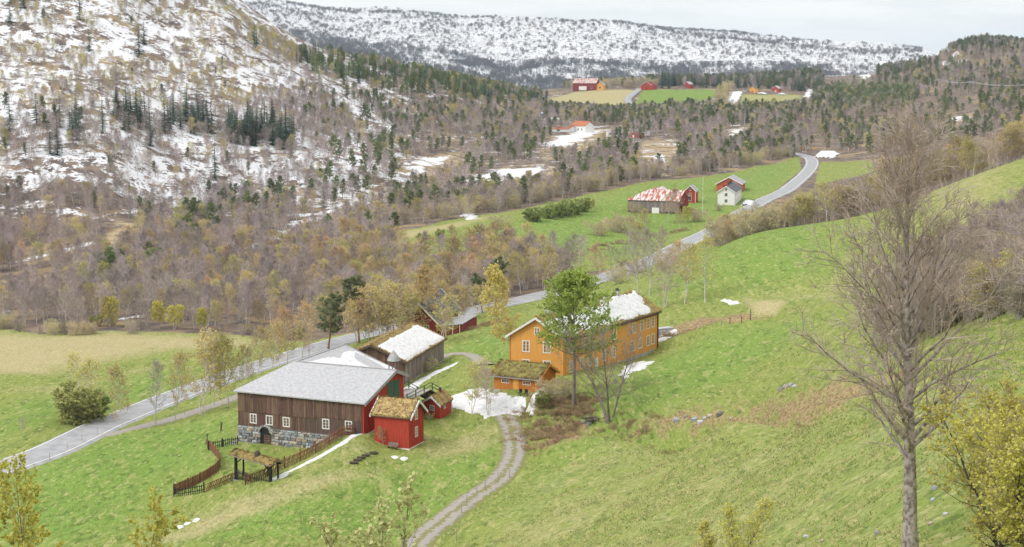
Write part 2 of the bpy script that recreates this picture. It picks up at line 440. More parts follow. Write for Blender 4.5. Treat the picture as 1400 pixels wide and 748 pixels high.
def zone(name, px, amount=1.0, soft=1.0, world_poly=None):
    P = poly_world(px) if world_poly is None else np.asarray(world_poly)
    lo = P.min(0); hi = P.max(0); mg = 30 + 0.05 * np.hypot(*hi)
    m = (GX > lo[0] - mg) & (GX < hi[0] + mg) & (GY > lo[1] - mg) & (GY < hi[1] + mg)
    s = poly_sd(GX[m], GY[m], P) / (_feather[m] * soft)
    ZONES[name][m] = np.maximum(ZONES[name][m], np.clip(0.5 + s * 0.5, 0, 1) * amount)
    return P
def strip(name, px, hw, amount=1.0, soft=1.0):
    L = catmull(np.array([at(u, v)[:2] for u, v in px]), 0.8)
    lo = L.min(0) - hw - 6; hi = L.max(0) + hw + 6
    m = (GX > lo[0]) & (GX < hi[0]) & (GY > lo[1]) & (GY < hi[1])
    d, _ = seg_dist(GX[m], GY[m], L)
    s = (hw - d) / (_feather[m] * soft)
    ZONES[name][m] = np.maximum(ZONES[name][m], np.clip(0.5 + s * 0.5, 0, 1) * amount)
# meadows round the farm: everything nearer than the wood's edge
_near = [at(u, v)[:2] for u, v in [(-60, 452), (0, 450), (60, 457), (150, 452), (240, 455), (330, 458), (420, 466), (500, 458), (560, 442), (637, 431), (740, 400), (790, 387), (840, 371), (900, 347), (955, 322)]]
_far_side = [base_for(u, 0, Y)[:2] for u, Y in ((985, 300), (1100, 262), (1200, 262), (1300, 258), (1400, 256), (1500, 250))]
_round = [(math.sin(math.radians(a)) * r, math.cos(math.radians(a)) * r) for a, r in ((30, 350), (99, 300), (99, 3), (30, 2.6), (-30, 2.6), (-99, 3), (-99, 220), (-32, 350))]
zone('grass', None, world_poly=_near + _far_side + _round)
G2 = zone('grass', [(533, 326), (545, 318), (600, 304), (700, 288), (800, 266), (880, 249), (1000, 236), (1092, 213), (1096, 232), (1060, 262), (1010, 290), (960, 318), (900, 347), (850, 366), (800, 372), (760, 352), (700, 346), (640, 345), (570, 356), (545, 345)])
G3 = zone('grass', [(1122, 221), (1192, 219), (1196, 234), (1150, 245), (1114, 252)])
G4 = zone('grass', [(868, 145), (878, 124), (975, 121.5), (985, 130), (940, 143), (900, 150)])
G5 = zone('grass', [(748, 134), (790, 125), (870, 122.5), (862, 138), (838, 152), (790, 149)])
G6 = zone('grass', [(1015, 129), (1098, 130), (1086, 145), (1010, 148)])
zone('straw', [(748, 134), (790, 125), (870, 122.5), (862, 138), (838, 152), (790, 149)], 0.8)
zone('straw', [(1015, 129), (1098, 130), (1086, 145), (1010, 148)], 0.45)
zone('straw', [(-60, 452), (0, 452), (60, 459), (150, 455), (240, 458), (345, 458), (350, 472), (240, 480), (150, 494), (60, 512), (-60, 518)], 0.70, 8)
zone('straw', [(-60, 530), (60, 525), (160, 503), (280, 482), (200, 512), (90, 540), (-60, 545)], 0.3, 4)
zone('straw', [(530, 336), (545, 318), (640, 300), (700, 290), (640, 308), (560, 328), (600, 340), (700, 322), (560, 350)], 0.55, 1.5)
zone('straw', [(1230, 210), (1400, 205), (1400, 330), (1330, 330), (1240, 300)], 0.42, 8)
zone('straw', [(1000, 395), (1090, 385), (1180, 375), (1200, 400), (1090, 418), (1020, 418)], 0.3, 5)
zone('straw', [(1020, 408), (1075, 412), (1060, 430), (1030, 432)], 0.85, 2)
zone('straw', [(640, 720), (760, 630), (900, 600), (1100, 570), (1390, 505), (1390, 640), (1200, 760), (640, 780)], 0.28, 6)
zone('straw', [(170, 745), (300, 690), (480, 640), (560, 640), (480, 668), (330, 712), (230, 748)], 0.5, 4)
zone('straw', [(400, 640), (510, 588), (515, 615), (430, 655)], 0.35, 4)
zone('straw', [(575, 615), (660, 580), (690, 585), (670, 610), (590, 630)], 0.42, 4)
zone('lush', [(0, 660), (140, 600), (300, 570), (330, 600), (240, 665), (120, 745), (0, 748)], 0.9, 8)
zone('lush', [(200, 745), (380, 690), (640, 620), (690, 600), (680, 640), (560, 740)], 0.8, 6)
zone('lush', [(800, 560), (860, 500), (990, 450), (1130, 430), (1000, 520), (860, 570)], 0.8, 8)
zone('lush', [(900, 400), (960, 340), (1150, 300), (1130, 370), (1000, 400)], 0.75, 8)
zone('lush', [(600, 320), (720, 300), (880, 255), (1000, 240), (1090, 216), (1060, 258), (960, 310), (860, 355), (760, 345)], 0.85, 5)
zone('lush', [(868, 145), (878, 124), (975, 121.5), (985, 130), (940, 143), (900, 150)], 0.95)
zone('lush', [(1020, 620), (1390, 520), (1390, 700), (1200, 745), (1050, 740)], 0.4, 12)
zone('lush', [(640, 730), (720, 640), (880, 605), (860, 640), (740, 700)], 0.4, 10)
zone('lush', [(610, 480), (700, 440), (690, 500), (640, 490)], 0.8, 4)
zone('lush', [(0, 560), (120, 530), (260, 500), (240, 530), (100, 570), (0, 600)], 0.75, 4)
zone('brush', [(735, 545), (780, 530), (825, 565), (885, 592), (800, 605), (722, 628), (706, 616), (716, 580)], 0.60, 5)
strip('brush', [(372, 672), (440, 660), (520, 655), (575, 640), (640, 630), (668, 618)], 0.7, 0.62, 3)
zone('brush', [(905, 450), (960, 432), (1040, 426), (1055, 436), (990, 446), (925, 456)], 0.8, 2)
strip('brush', [(880, 578), (950, 570), (1010, 574), (1080, 558), (1150, 538), (1250, 505)], 3.2, 0.70, 4)
strip('brush', [(1075, 424), (1140, 416), (1200, 408)], 1.2, 0.6, 2)
strip('brush', [(612, 455), (650, 448), (690, 436), (720, 425)], 2.0, 0.55, 2)
strip('brush', [(780, 352), (850, 330), (950, 312), (1000, 300)], 1.8, 0.5, 2)
strip('brush', [(615, 740), (625, 715), (650, 690)], 0.5, 0.75, 2)
# snow patches left in spring
SNOW_YARD = [(606, 556), (612, 543), (640, 533), (668, 527), (690, 534), (735, 540), (728, 556), (712, 568), (668, 571), (645, 566), (628, 558)]
zone('snow', [(985, 147), (996, 126), (1016, 124), (1008, 140), (1000, 148)], 0.98, 0.8)
zone('snow', [(1092, 141), (1104, 122), (1114, 121), (1102, 140)], 0.9, 0.8)
zone('snow', [(1122, 97), (1160, 98), (1192, 104), (1180, 110), (1140, 103)], 0.95, 0.8)
zone('snow', [(1280, 86), (1320, 81), (1330, 83), (1290, 90)], 0.95, 0.8)
for px in ([(748, 148), (770, 146), (775, 151), (755, 152)], [(730, 198), (780, 178), (840, 176), (800, 194), (745, 206)], [(545, 240), (570, 215), (625, 208), (615, 222), (560, 245)], [(620, 250), (680, 232), (760, 228), (745, 242), (640, 256)],
           [(990, 178), (1020, 170), (1020, 182), (1000, 190)], [(740, 158), (790, 162), (780, 170), (745, 166)], [(625, 300), (635, 285), (660, 298), (640, 303)], [(885, 215), (905, 205), (922, 218), (915, 228)],
           [(480, 275), (520, 255), (542, 252), (520, 265), (490, 280)], [(430, 295), (480, 272), (490, 278), (445, 298)], [(300, 335), (345, 325), (340, 338), (310, 345)], [(1290, 160), (1335, 155), (1330, 164), (1300, 166)],
           [(0, 425), (25, 420), (20, 432), (0, 435)], [(150, 437), (200, 428), (205, 432), (170, 438)]):
    zone('snow', px, 0.70, 3.0)
CLEARS = [[(330, 345), (430, 298), (520, 256), (548, 250), (548, 272), (480, 300), (400, 335), (340, 355)], [(545, 245), (570, 213), (640, 205), (640, 225), (600, 250), (550, 262)], [(620, 258), (680, 232), (770, 226), (770, 250), (680, 262), (640, 272)],
          [(730, 205), (790, 176), (850, 174), (850, 190), (790, 212), (740, 222)], [(128, 332), (155, 300), (190, 303), (185, 345), (140, 352)], [(-40, 386), (80, 373), (90, 400), (-40, 414)], [(985, 178), (1025, 168), (1030, 190), (990, 200)], [(383, 272), (400, 250), (425, 262), (412, 287)],
          [(860, 200), (900, 185), (935, 200), (925, 228), (890, 235)], [(1285, 166), (1340, 150), (1345, 172), (1300, 180)], [(20, 352), (120, 330), (125, 342), (30, 366)], [(205, 330), (250, 310), (262, 318), (225, 340)]]
for px in CLEARS: zone('straw', px, 0.75, 3.0)
for px in (CLEARS[0], CLEARS[10]): strip('snow', [(340, 340), (400, 312), (450, 289), (500, 268), (545, 252)] if px is CLEARS[0] else [(30, 357), (75, 345), (120, 334)], 5.0, 0.72, 3)
_left_amt = 0.535 * smooth(0.013, -0.095, GA) * smooth(430, 520, GN) * (1 - smooth(880, 1200, GN))
_plateau = 0.36 * smooth(440, 600, GN) * (1 - smooth(1150, 1500, GN)) * (1 - smooth(0.11, 0.2, GA) * 0.35)
_fars = 0.585 * smooth(1700, 2300, GN) + 0.30 * smooth(1250, 1500, GN) * (1 - smooth(1700, 2300, GN))
_bg = np.maximum(np.maximum(_left_amt, _plateau), _fars) + 0.18 * smooth(290, 360, GN) * (GN < 480)
_bg = np.where(ZONES['grass'] > 0.45, 0, _bg)
ZONES['snow'] = np.maximum(ZONES['snow'], np.clip(_bg, 0, 1))
zone('gravel', [(308, 605), (318, 590), (327, 585), (330, 612), (322, 618)], 0.7, 2)
zone('gravel', [(575, 620), (620, 606), (640, 612), (600, 630)], 0.45, 4)
#strip('gravel', [(-60, 620), (0, 607), (30, 597), (60, 588), (100, 579)], 1.3, 0.9, 1.0)

# ---------------------------------------------------------------- ground material
def ground_material():
    m = bpy.data.materials.new('ground'); m.use_nodes = True
    nt = m.node_tree; N = nt.nodes; Lk = nt.links; b = N['Principled BSDF']
    b.inputs['Roughness'].default_value = 0.95; b.inputs['Specular IOR Level'].default_value = 0.08
    geo = N.new('ShaderNodeNewGeometry')
    def noise(scale, detail=4, rough=0.6, stretch=None, off=0.0):
        mp = N.new('ShaderNodeMapping'); mp.inputs['Location'].default_value = (off, off * 0.7, 0)
        if stretch:
            mp.inputs['Scale'].default_value = stretch[:3]; mp.inputs['Rotation'].default_value = (0, 0, stretch[3])
        Lk.new(geo.outputs['Position'], mp.inputs[0])
        n = N.new('ShaderNodeTexNoise'); n.inputs['Scale'].default_value = scale; n.inputs['Detail'].default_value = detail; n.inputs['Roughness'].default_value = rough
        Lk.new(mp.outputs[0], n.inputs['Vector']); return n.outputs[0]
    def attr(n):
        a = N.new('ShaderNodeAttribute'); a.attribute_name = n; return a.outputs['Fac']
    def math_(op, a, b_=None, c=None):
        n = N.new('ShaderNodeMath'); n.operation = op
        for i, x in enumerate((a, b_, c)):
            if x is None: continue
            if isinstance(x, (int, float)): n.inputs[i].default_value = x
            else: Lk.new(x, n.inputs[i])
        return n.outputs[0]
    def step(x, lo, hi):
        n = N.new('ShaderNodeMapRange'); n.interpolation_type = 'SMOOTHSTEP'
        n.inputs[1].default_value = lo; n.inputs[2].default_value = hi
        Lk.new(x, n.inputs[0]); return n.outputs[0]
    def mix(f, a, b_):
        n = N.new('ShaderNodeMix'); n.data_type = 'RGBA'
        if isinstance(f, (int, float)): n.inputs[0].default_value = f
        else: Lk.new(f, n.inputs[0])
        for i, x in ((6, a), (7, b_)):
            if isinstance(x, tuple): n.inputs[i].default_value = (*x, 1)
            else: Lk.new(x, n.inputs[i])
        return n.outputs[2]
    rot = math.radians(25)
    big, mid, fine = noise(0.045, 4), noise(0.42, 5, 0.65, (1, 0.45, 1, rot), 7.0), noise(2.6, 4, 0.7, (1, 0.5, 1, rot), 3.0)
    tus = noise(0.9, 3, 0.6, (1, 0.4, 1, rot), 31.0)
    # grass: fresh green, yellower where dry, dark tussocks
    fresh = mix(step(fine, 0.3, 0.7), (0.135, 0.225, 0.042), (0.225, 0.335, 0.074))
    dull = mix(step(fine, 0.3, 0.7), (0.19, 0.235, 0.055), (0.285, 0.325, 0.09))
    lush = attr('lush')
    fl = math_('ADD', math_('MULTIPLY', lush, 0.50), math_('MULTIPLY', mid, 0.55))
    fl = math_('ADD', fl, math_('MULTIPLY', noise(0.13, 4, 0.6, (1, 0.5, 1, rot), 77.0), 0.42))
    g = mix(step(fl, 0.40, 0.98), dull, fresh)
    g = mix(math_('MULTIPLY', step(tus, 0.55, 0.66), 0.75), g, (0.09, 0.15, 0.03))
    streak = noise(0.55, 4, 0.62, (1, 0.16, 1, 0.0), 15.0)
    g = mix(math_('MULTIPLY', step(streak, 0.54, 0.64), 0.45), g, (0.105, 0.17, 0.035))
    streak2 = noise(0.75, 4, 0.62, (1, 0.2, 1, 0.0), 63.0)
    g = mix(math_('MULTIPLY', step(streak2, 0.56, 0.66), 0.5), g, (0.40, 0.38, 0.16))
    pale = noise(1.5, 4, 0.65, (1, 0.35, 1, rot), 91.0)
    g = mix(math_('MULTIPLY', step(pale, 0.55, 0.66), 0.65), g, (0.46, 0.42, 0.20))
    dry = mix(step(fine, 0.3, 0.72), (0.36, 0.29, 0.15), (0.54, 0.47, 0.28))
    st = math_('ADD', math_('MULTIPLY', attr('straw'), 0.62), math_('MULTIPLY', mid, 0.34))
    st = math_('ADD', st, math_('MULTIPLY', big, 0.30))
    st = math_('ADD', st, math_('MULTIPLY', fine, 0.22))
    g = mix(math_('MULTIPLY', step(st, 0.50, 0.88), 0.85), g, dry)
    # woodland and heath floor
    fl1 = noise(0.11, 5, 0.65, None, 11.0)
    floor = mix(step(fl1, 0.35, 0.62), (0.135, 0.105, 0.09), (0.255, 0.195, 0.145))
    floor = mix(math_('MULTIPLY', step(noise(0.035, 3, 0.5, None, 50.0), 0.54, 0.66), 0.75), floor, (0.42, 0.31, 0.16))
    floor = mix(math_('MULTIPLY', step(attr('straw'), 0.3, 0.7), 0.8), floor, mix(step(fl1, 0.35, 0.62), (0.33, 0.24, 0.14), (0.50, 0.40, 0.24)))
    rk = noise(0.16, 6, 0.7, None, 140.0)
    floor = mix(math_('MULTIPLY', step(rk, 0.50, 0.60), 0.8), floor, (0.105, 0.095, 0.095))
    edge = math_('ADD', attr('grass'), math_('MULTIPLY', math_('SUBTRACT', mid, 0.5), 0.55))
    c = mix(step(edge, 0.44, 0.56), floor, g)
    br = math_('ADD', attr('brush'), math_('MULTIPLY', math_('SUBTRACT', mid, 0.5), 1.3))
    brc = mix(step(fine, 0.32, 0.66), (0.19, 0.115, 0.068), (0.42, 0.32, 0.18))
    c = mix(math_('MULTIPLY', step(br, 0.40, 0.75), 0.9), c, brc)
    gv = math_('ADD', attr('gravel'), math_('MULTIPLY', math_('SUBTRACT', mid, 0.5), 0.9))
    c = mix(step(gv, 0.46, 0.62), c, mix(fine, (0.24, 0.235, 0.225), (0.42, 0.41, 0.40)))
    # snow: amount from the survey, broken up by drift-sized noise
    sn1 = noise(0.075, 7, 0.72, (1.0, 0.8, 1.6, 0.4), 21.0); sn2 = noise(0.5, 4, 0.7, None, 5.0)
    q = math_('ADD', math_('MULTIPLY', sn1, 0.72), math_('MULTIPLY', sn2, 0.28))
    s = math_('ADD', attr('snow'), math_('MULTIPLY', math_('SUBTRACT', q, 0.5), 2.1))
    sf = step(s, 0.47, 0.545)
    c = mix(sf, c, mix(sn2, (0.66, 0.68, 0.72), (0.82, 0.83, 0.85)))
    Lk.new(c, b.inputs['Base Color'])
    bp = N.new('ShaderNodeBump'); bp.inputs['Strength'].default_value = 0.7; bp.inputs['Distance'].default_value = 0.5
    hgt = math_('ADD', math_('MULTIPLY', mid, 0.6), math_('MULTIPLY', fine, 0.4))
    hgt = math_('ADD', hgt, math_('MULTIPLY', sf, -0.2))
    Lk.new(hgt, bp.inputs['Height']); Lk.new(bp.outputs[0], b.inputs['Normal'])
    return m
M_GROUND = ground_material()

def build_ground():
    nr, na = GX.shape
    me = bpy.data.meshes.new('ground')
    co = np.stack([GX, GY, GZ], -1).reshape(-1, 3)
    me.vertices.add(nr * na); me.vertices.foreach_set('co', co.ravel())
    i, j = np.meshgrid(np.arange(nr - 1), np.arange(na - 1), indexing='ij')
    k = (i * na + j).ravel()
    q = np.stack([k, k + 1, k + na + 1, k + na], 1)[:, ::-1]
    nf = len(q)
    me.loops.add(nf * 4); me.loops.foreach_set('vertex_index', q.ravel().astype(np.int32))
    me.polygons.add(nf); me.polygons.foreach_set('loop_start', np.arange(nf, dtype=np.int32) * 4)
    me.polygons.foreach_set('use_smooth', np.ones(nf, bool))
    for n, A in ZONES.items():
        a = me.attributes.new(n, 'FLOAT', 'POINT'); a.data.foreach_set('value', A.ravel().astype(np.float32))
    me.materials.append(M_GROUND)
    me.update(calc_edges=True); me.validate()
    # faces must look up
    if me.polygons[len(me.polygons) // 2].normal.z < 0: me.flip_normals()
    return tag(link('ground', me), 'green meadows, brown wood floor and snow-patched hillsides of the valley', kind='structure')

def ribbon(name, L, offs, lift, m, uv=True, sub=1):
    """a strip along centre line L between lateral offsets"""
    T = np.gradient(L[:, :2], axis=0); T /= np.linalg.norm(T, axis=1)[:, None]
    Nn = np.stack([T[:, 1], -T[:, 0]], 1)
    cols = []
    for o, dz in offs:
        cols.append(np.column_stack([L[:, :2] + Nn * o, L[:, 2] + lift + dz]))
    P = np.stack(cols, 1)
    mb = MB(); mb.grid(P)
    me = mb.mesh(name, m, True)
    s = np.concatenate([[0], np.cumsum(np.linalg.norm(np.diff(L[:, :2], axis=0), axis=1))])
    a = me.attributes.new('along', 'FLOAT', 'POINT'); a.data.foreach_set('value', np.repeat(s, len(offs)).astype(np.float32))
    a = me.attributes.new('across', 'FLOAT', 'POINT'); a.data.foreach_set('value', np.tile([o for o, _ in offs], len(L)).astype(np.float32))
    if me.polygons[0].normal.z < 0: me.flip_normals()
    return link(name, me)
M_ASPHALT = mat('asphalt', (0.40, 0.405, 0.42), 0.85, col2=(0.29, 0.295, 0.31), scale=0.5, bump=0.05, coords='Object')
M_LINE = mat('road_paint', (0.78, 0.78, 0.77), 0.6, col2=(0.5, 0.5, 0.5), scale=2.0, lo=0.3, hi=0.45)
def track_material(name, grass_mid):
    m = bpy.data.materials.new(name); m.use_nodes = True
    nt = m.node_tree; N = nt.nodes; Lk = nt.links; b = N['Principled BSDF']; b.inputs['Roughness'].default_value = 0.95; b.inputs['Specular IOR Level'].default_value = 0.1
    tc = N.new('ShaderNodeTexCoord')
    n1 = N.new('ShaderNodeTexNoise'); n1.inputs['Scale'].default_value = 1.4; n1.inputs['Detail'].default_value = 6; Lk.new(tc.outputs['Object'], n1.inputs['Vector'])
    n2 = N.new('ShaderNodeTexNoise'); n2.inputs['Scale'].default_value = 9.0; n2.inputs['Detail'].default_value = 3; Lk.new(tc.outputs['Object'], n2.inputs['Vector'])
    at_ = N.new('ShaderNodeAttribute'); at_.attribute_name = 'across'
    ab = N.new('ShaderNodeMath'); ab.operation = 'ABSOLUTE'; Lk.new(at_.outputs['Fac'], ab.inputs[0])
    wob = N.new('ShaderNodeMath'); wob.operation = 'MULTIPLY_ADD'; wob.inputs[1].default_value = 2.0; wob.inputs[2].default_value = -1.0; Lk.new(n1.outputs[0], wob.inputs[0])
    sm = N.new('ShaderNodeMath'); sm.operation = 'ADD'; Lk.new(ab.outputs[0], sm.inputs[0]); Lk.new(wob.outputs[0], sm.inputs[1])
    rp = N.new('ShaderNodeValToRGB')
    e = rp.color_ramp.elements
    gr, gv, gv2 = (0.27, 0.26, 0.12, 1), (0.31, 0.28, 0.235, 1), (0.40, 0.375, 0.34, 1)
    e[0].position = 0.0; e[0].color = gr if grass_mid else gv2
    e[1].position = 1.0; e[1].color = (0.26, 0.27, 0.095, 1)
    for p, c in ((0.14, gr if grass_mid else gv2), (0.24, gv2), (0.62, gv2), (0.78, gv), (0.9, (0.24, 0.27, 0.075, 1))):
        k = e.new(p); k.color = c
    mr = N.new('ShaderNodeMapRange'); mr.inputs[1].default_value = 0; mr.inputs[2].default_value = 1.7; Lk.new(sm.outputs[0], mr.inputs[0]); Lk.new(mr.outputs[0], rp.inputs[0])
    mx = N.new('ShaderNodeMix'); mx.data_type = 'RGBA'; mx.blend_type = 'MULTIPLY'; mx.inputs[0].default_value = 0.5
    r2 = N.new('ShaderNodeValToRGB'); r2.color_ramp.elements[0].color = (0.55, 0.53, 0.5, 1); r2.color_ramp.elements[0].position = 0.3; r2.color_ramp.elements[1].position = 0.7
    Lk.new(n2.outputs[0], r2.inputs[0]); Lk.new(rp.outputs[0], mx.inputs[6]); Lk.new(r2.outputs[0], mx.inputs[7]); Lk.new(mx.outputs[2], b.inputs['Base Color'])
    bp = N.new('ShaderNodeBump'); bp.inputs['Strength'].default_value = 0.5; bp.inputs['Distance'].default_value = 0.08; Lk.new(n2.outputs[0], bp.inputs['Height']); Lk.new(bp.outputs[0], b.inputs['Normal'])
    return m
M_TRACK = track_material('track', True); M_LANE = track_material('lane', False)
def build_roads():
    r = ribbon('road', ROAD, [(-3.9, -0.22), (-3.35, 0.0), (-1.6, 0.03), (0, 0.05), (1.6, 0.03), (3.35, 0.0), (3.9, -0.22)], 0.0, M_ASPHALT)
    tag(r, 'pale grey asphalt country road curving up the valley', kind='structure')
    for o in (-3.0, 3.0):
        e = ribbon('road_edge_line', ROAD, [(o - 0.11, 0.012), (o + 0.11, 0.012)], 0.016, M_LINE); e.parent = r
    tag(ribbon('farm_track', TRACK, [(-1.9, -0.14), (-1.3, 0.02), (-0.7, -0.02), (0, 0.05), (0.7, -0.02), (1.3, 0.02), (1.9, -0.14)], 0.0, M_TRACK), 'gravel farm track with a grassy middle winding to the yard', kind='structure')
    tag(ribbon('farm_lane', FARMLANE, [(-2.0, -0.14), (-1.4, 0.02), (0, 0.05), (1.4, 0.02), (2.0, -0.14)], 0.0, M_LANE), 'grey gravel lane between the snowy barn and the yellow house', kind='structure')
    tag(ribbon('access_lane', LANE, [(-1.8, -0.14), (-1.3, 0.02), (0, 0.04), (1.3, 0.02), (1.8, -0.14)], -0.025, M_LANE), 'narrow gravel lane leading from the road to the barn', kind='structure')
    tag(ribbon('hill_road', FARROAD, [(-4, -0.2), (-3, 0.5), (3, 0.5), (4, -0.2)], 0.3, M_ASPHALT), 'far short road climbing between two hilltop fields', kind='structure')
# ---------------------------------------------------------------- trees
V = Vector
def perp(d, rng):
    a = V((rng.gauss(0, 1), rng.gauss(0, 1), rng.gauss(0, 1)))
    a = a - d * a.dot(d)
    return a.normalized() if a.length > 1e-4 else d.orthogonal().normalized()
def curve(p, d, L, n, wander, up, rng):
    pts = [p.copy()]; q = p.copy(); d = d.copy()
    for _ in range(n):
        d = (d + V((rng.gauss(0, wander), rng.gauss(0, wander), rng.gauss(0, wander) + up))).normalized()
        q = q + d * (L / n); pts.append(q.copy())
    return pts
def along(pts, t):
    x = t * (len(pts) - 1); i = min(int(x), len(pts) - 2); f = x - i
    return pts[i].lerp(pts[i + 1], f), (pts[i + 1] - pts[i]).normalized()
def flat_twig(mb, p, d, L, w, rng, mi=0):
    s = perp(d, rng) * (w / 2); q = p + d * L
    mb.add([p - s, p + s, q + s * 0.25], [(0, 1, 2)], mi)
def leaf(mb, p, s, rng, mi=1):
    a = V((rng.gauss(0, 1), rng.gauss(0, 1), rng.gauss(0, 0.8))).normalized(); b = perp(a, rng)
    mb.add([p - a * s * .5, p + b * s * .42, p + a * s * .6, p - b * s * .42], [(0, 1, 2, 3)], mi)
def deciduous(seed, h=9.0, r0=0.10, stems=1, spread=0.0, clear=0.25, n1=24, ang=(62, 28), len1=0.30, n2=6, n3=4, twl=0.55, tww=0.035, sides=(6, 4), leaves=0.0, leaf_size=0.12,
              wander=0.10, up=0.06, shape=None, solid=False, limb_in_trunk=0.45, lean=(0, 0), forks=0, straight=None, limb_r=.52):
    rng = random.Random(seed); T, C = MB(), MB()
    shape = shape or (lambda t: 0.35 + 0.75 * math.sin(math.pi * min(1, 0.15 + 0.85 * t) ** 0.9))
    for s in range(stems):
        a = 2 * math.pi * s / max(1, stems) + rng.uniform(-.4, .4)
        d0 = V((math.cos(a) * spread + lean[0], math.sin(a) * spread + lean[1], 1)).normalized()
        hs = h * (1 if stems == 1 else rng.uniform(0.72, 1.02)); rs = r0 * (1 if stems == 1 else rng.uniform(.7, 1))
        tp = curve(V((math.cos(a) * r0 * (stems > 1), math.sin(a) * r0 * (stems > 1), -0.35)), d0, hs + 0.35, 9, (0.05 + wander * .25) if straight is None else straight, 0.03, rng)
        rad = [rs * (1.25 if i == 0 else 1) * (1 - 0.92 * (i / 9) ** 0.85) + 0.006 for i in range(10)]
        T.tube(tp, rad, sides[0])
        for i in range(n1):
            t = clear + (1 - clear) * (i + rng.random()) / n1; t = min(t, 0.985)
            p, d = along(tp, t)
            tt = (t - clear) / (1 - clear)
            L = len1 * hs * shape(tt) * rng.uniform(.75, 1.2)
            az = i * 2.399 + rng.uniform(-.5, .5)
            e = math.radians(ang[0] + (ang[1] - ang[0]) * tt + rng.uniform(-9, 9))
            x = d.orthogonal().normalized(); y = d.cross(x)
            bd = d * math.cos(e) + (x * math.cos(az) + y * math.sin(az)) * math.sin(e)
            rb = max(0.008, rs * (1 - 0.9 * t) * limb_r)
            bp = curve(p, bd, L, 4, wander, up, rng)
            (T if (L > len1 * hs * limb_in_trunk) else C).tube(bp, [rb, rb * .8, rb * .58, rb * .36, rb * .12 + .003], sides[1], cap=False)
            m2 = max(4, int(n2 * min(1.1, L / (len1 * hs) * .9))) if solid else n2
            for j in range(m2):
                st = 0.18 + 0.82 * (j + rng.random()) / m2; st = min(st, .99)
                q, qd = along(bp, st)
                b2 = (qd * math.cos(.75) + perp(qd, rng) * math.sin(.75) + V((0, 0, up))).normalized()
                L2 = L * (0.46 * (1.15 - st)) + twl * .7
                sp = curve(q, b2, L2, 2, wander, up, rng)
                r2 = max(0.004, rb * .32)
                if solid: C.tube(sp, [r2, r2 * .7, r2 * .25 + .002], 3, cap=False)
                else:
                    flat_twig(C, q, (sp[2] - q).normalized(), L2, max(tww * 1.5, r2 * 1.6), rng)
                for k in range(n3):
                    s2 = rng.uniform(0.15, 1); u, ud = along(sp, min(s2, .99))
                    td = (ud * .8 + perp(ud, rng) * .75 + V((0, 0, up * 1.5))).normalized(); l3 = twl * rng.uniform(.5, 1.25)
                    if solid:
                        C.tube([u, u + td * l3], [max(.003, tww * .5), tww * .18], 3, cap=False)
                        if rng.random() < 0.7: 
                            v2 = u + td * l3 * .5; t2 = (td + perp(td, rng) * .8).normalized(); C.tube([v2, v2 + t2 * l3 * .6], [max(.0025, tww * .36), tww * .14], 3, cap=False)
                    else: flat_twig(C, u, td, l3, tww, rng)
                    nl = leaves; 
                    while nl > 0:
                        if nl >= 1 or rng.random() < nl: leaf(C, u + td * l3 * rng.uniform(.15, 1.05) + V((rng.gauss(0, .06), rng.gauss(0, .06), rng.gauss(0, .06))) * twl, leaf_size * rng.uniform(.6, 1.3), rng)
                        nl -= 1
    return T, C
def pine(seed, h=10.0, r0=0.16, clear=0.45, n1=20, width=0.22, clump=40, nl=0.5, per=3, needle=.42):
    rng = random.Random(seed); T, C = MB(), MB()
    tp = curve(V((0, 0, -.3)), V((rng.gauss(0, .05), rng.gauss(0, .05), 1)).normalized(), h * .97, 8, .05, .04, rng)
    T.tube(tp, [r0 * (1.2 if i == 0 else 1) * (1 - .85 * i / 8) + .01 for i in range(9)], 6)
    for i in range(n1):
        t = clear + (1 - clear) * (i + rng.random()) / n1; t = min(t, .985); tt = (t - clear) / (1 - clear)
        p, d = along(tp, t)
        L = width * h * (math.sin(math.pi * (0.22 + .72 * tt)) ** .7) * rng.uniform(.6, 1.15)
        az = i * 2.399 + rng.uniform(-.5, .5); e = rng.uniform(-.05, .35) + .35 * tt
        bd = V((math.cos(az) * math.cos(e), math.sin(az) * math.cos(e), math.sin(e)))
        bp = curve(p, bd, L, 3, .16, .10, rng)
        rb = max(.012, r0 * (1 - .8 * t) * .36)
        C.tube(bp, [rb, rb * .7, rb * .45, rb * .2], 3, mi=0, cap=False)
        for c in range(per):
            q, _ = along(bp, min(.99, .42 + .57 * c / max(1, per - 1))); R = nl * rng.uniform(.9, 1.5) * (h / 10)
            q = q + V((rng.gauss(0, .25), rng.gauss(0, .25), rng.gauss(0, .15)))
            for k in range(clump // 2):
                nd = V((rng.gauss(0, 1), rng.gauss(0, 1), rng.gauss(.45, .6))).normalized()
                flat_twig(C, q + nd * R * .2, nd, R * rng.uniform(.8, 1.3), R * needle, rng, 1)
    return T, C
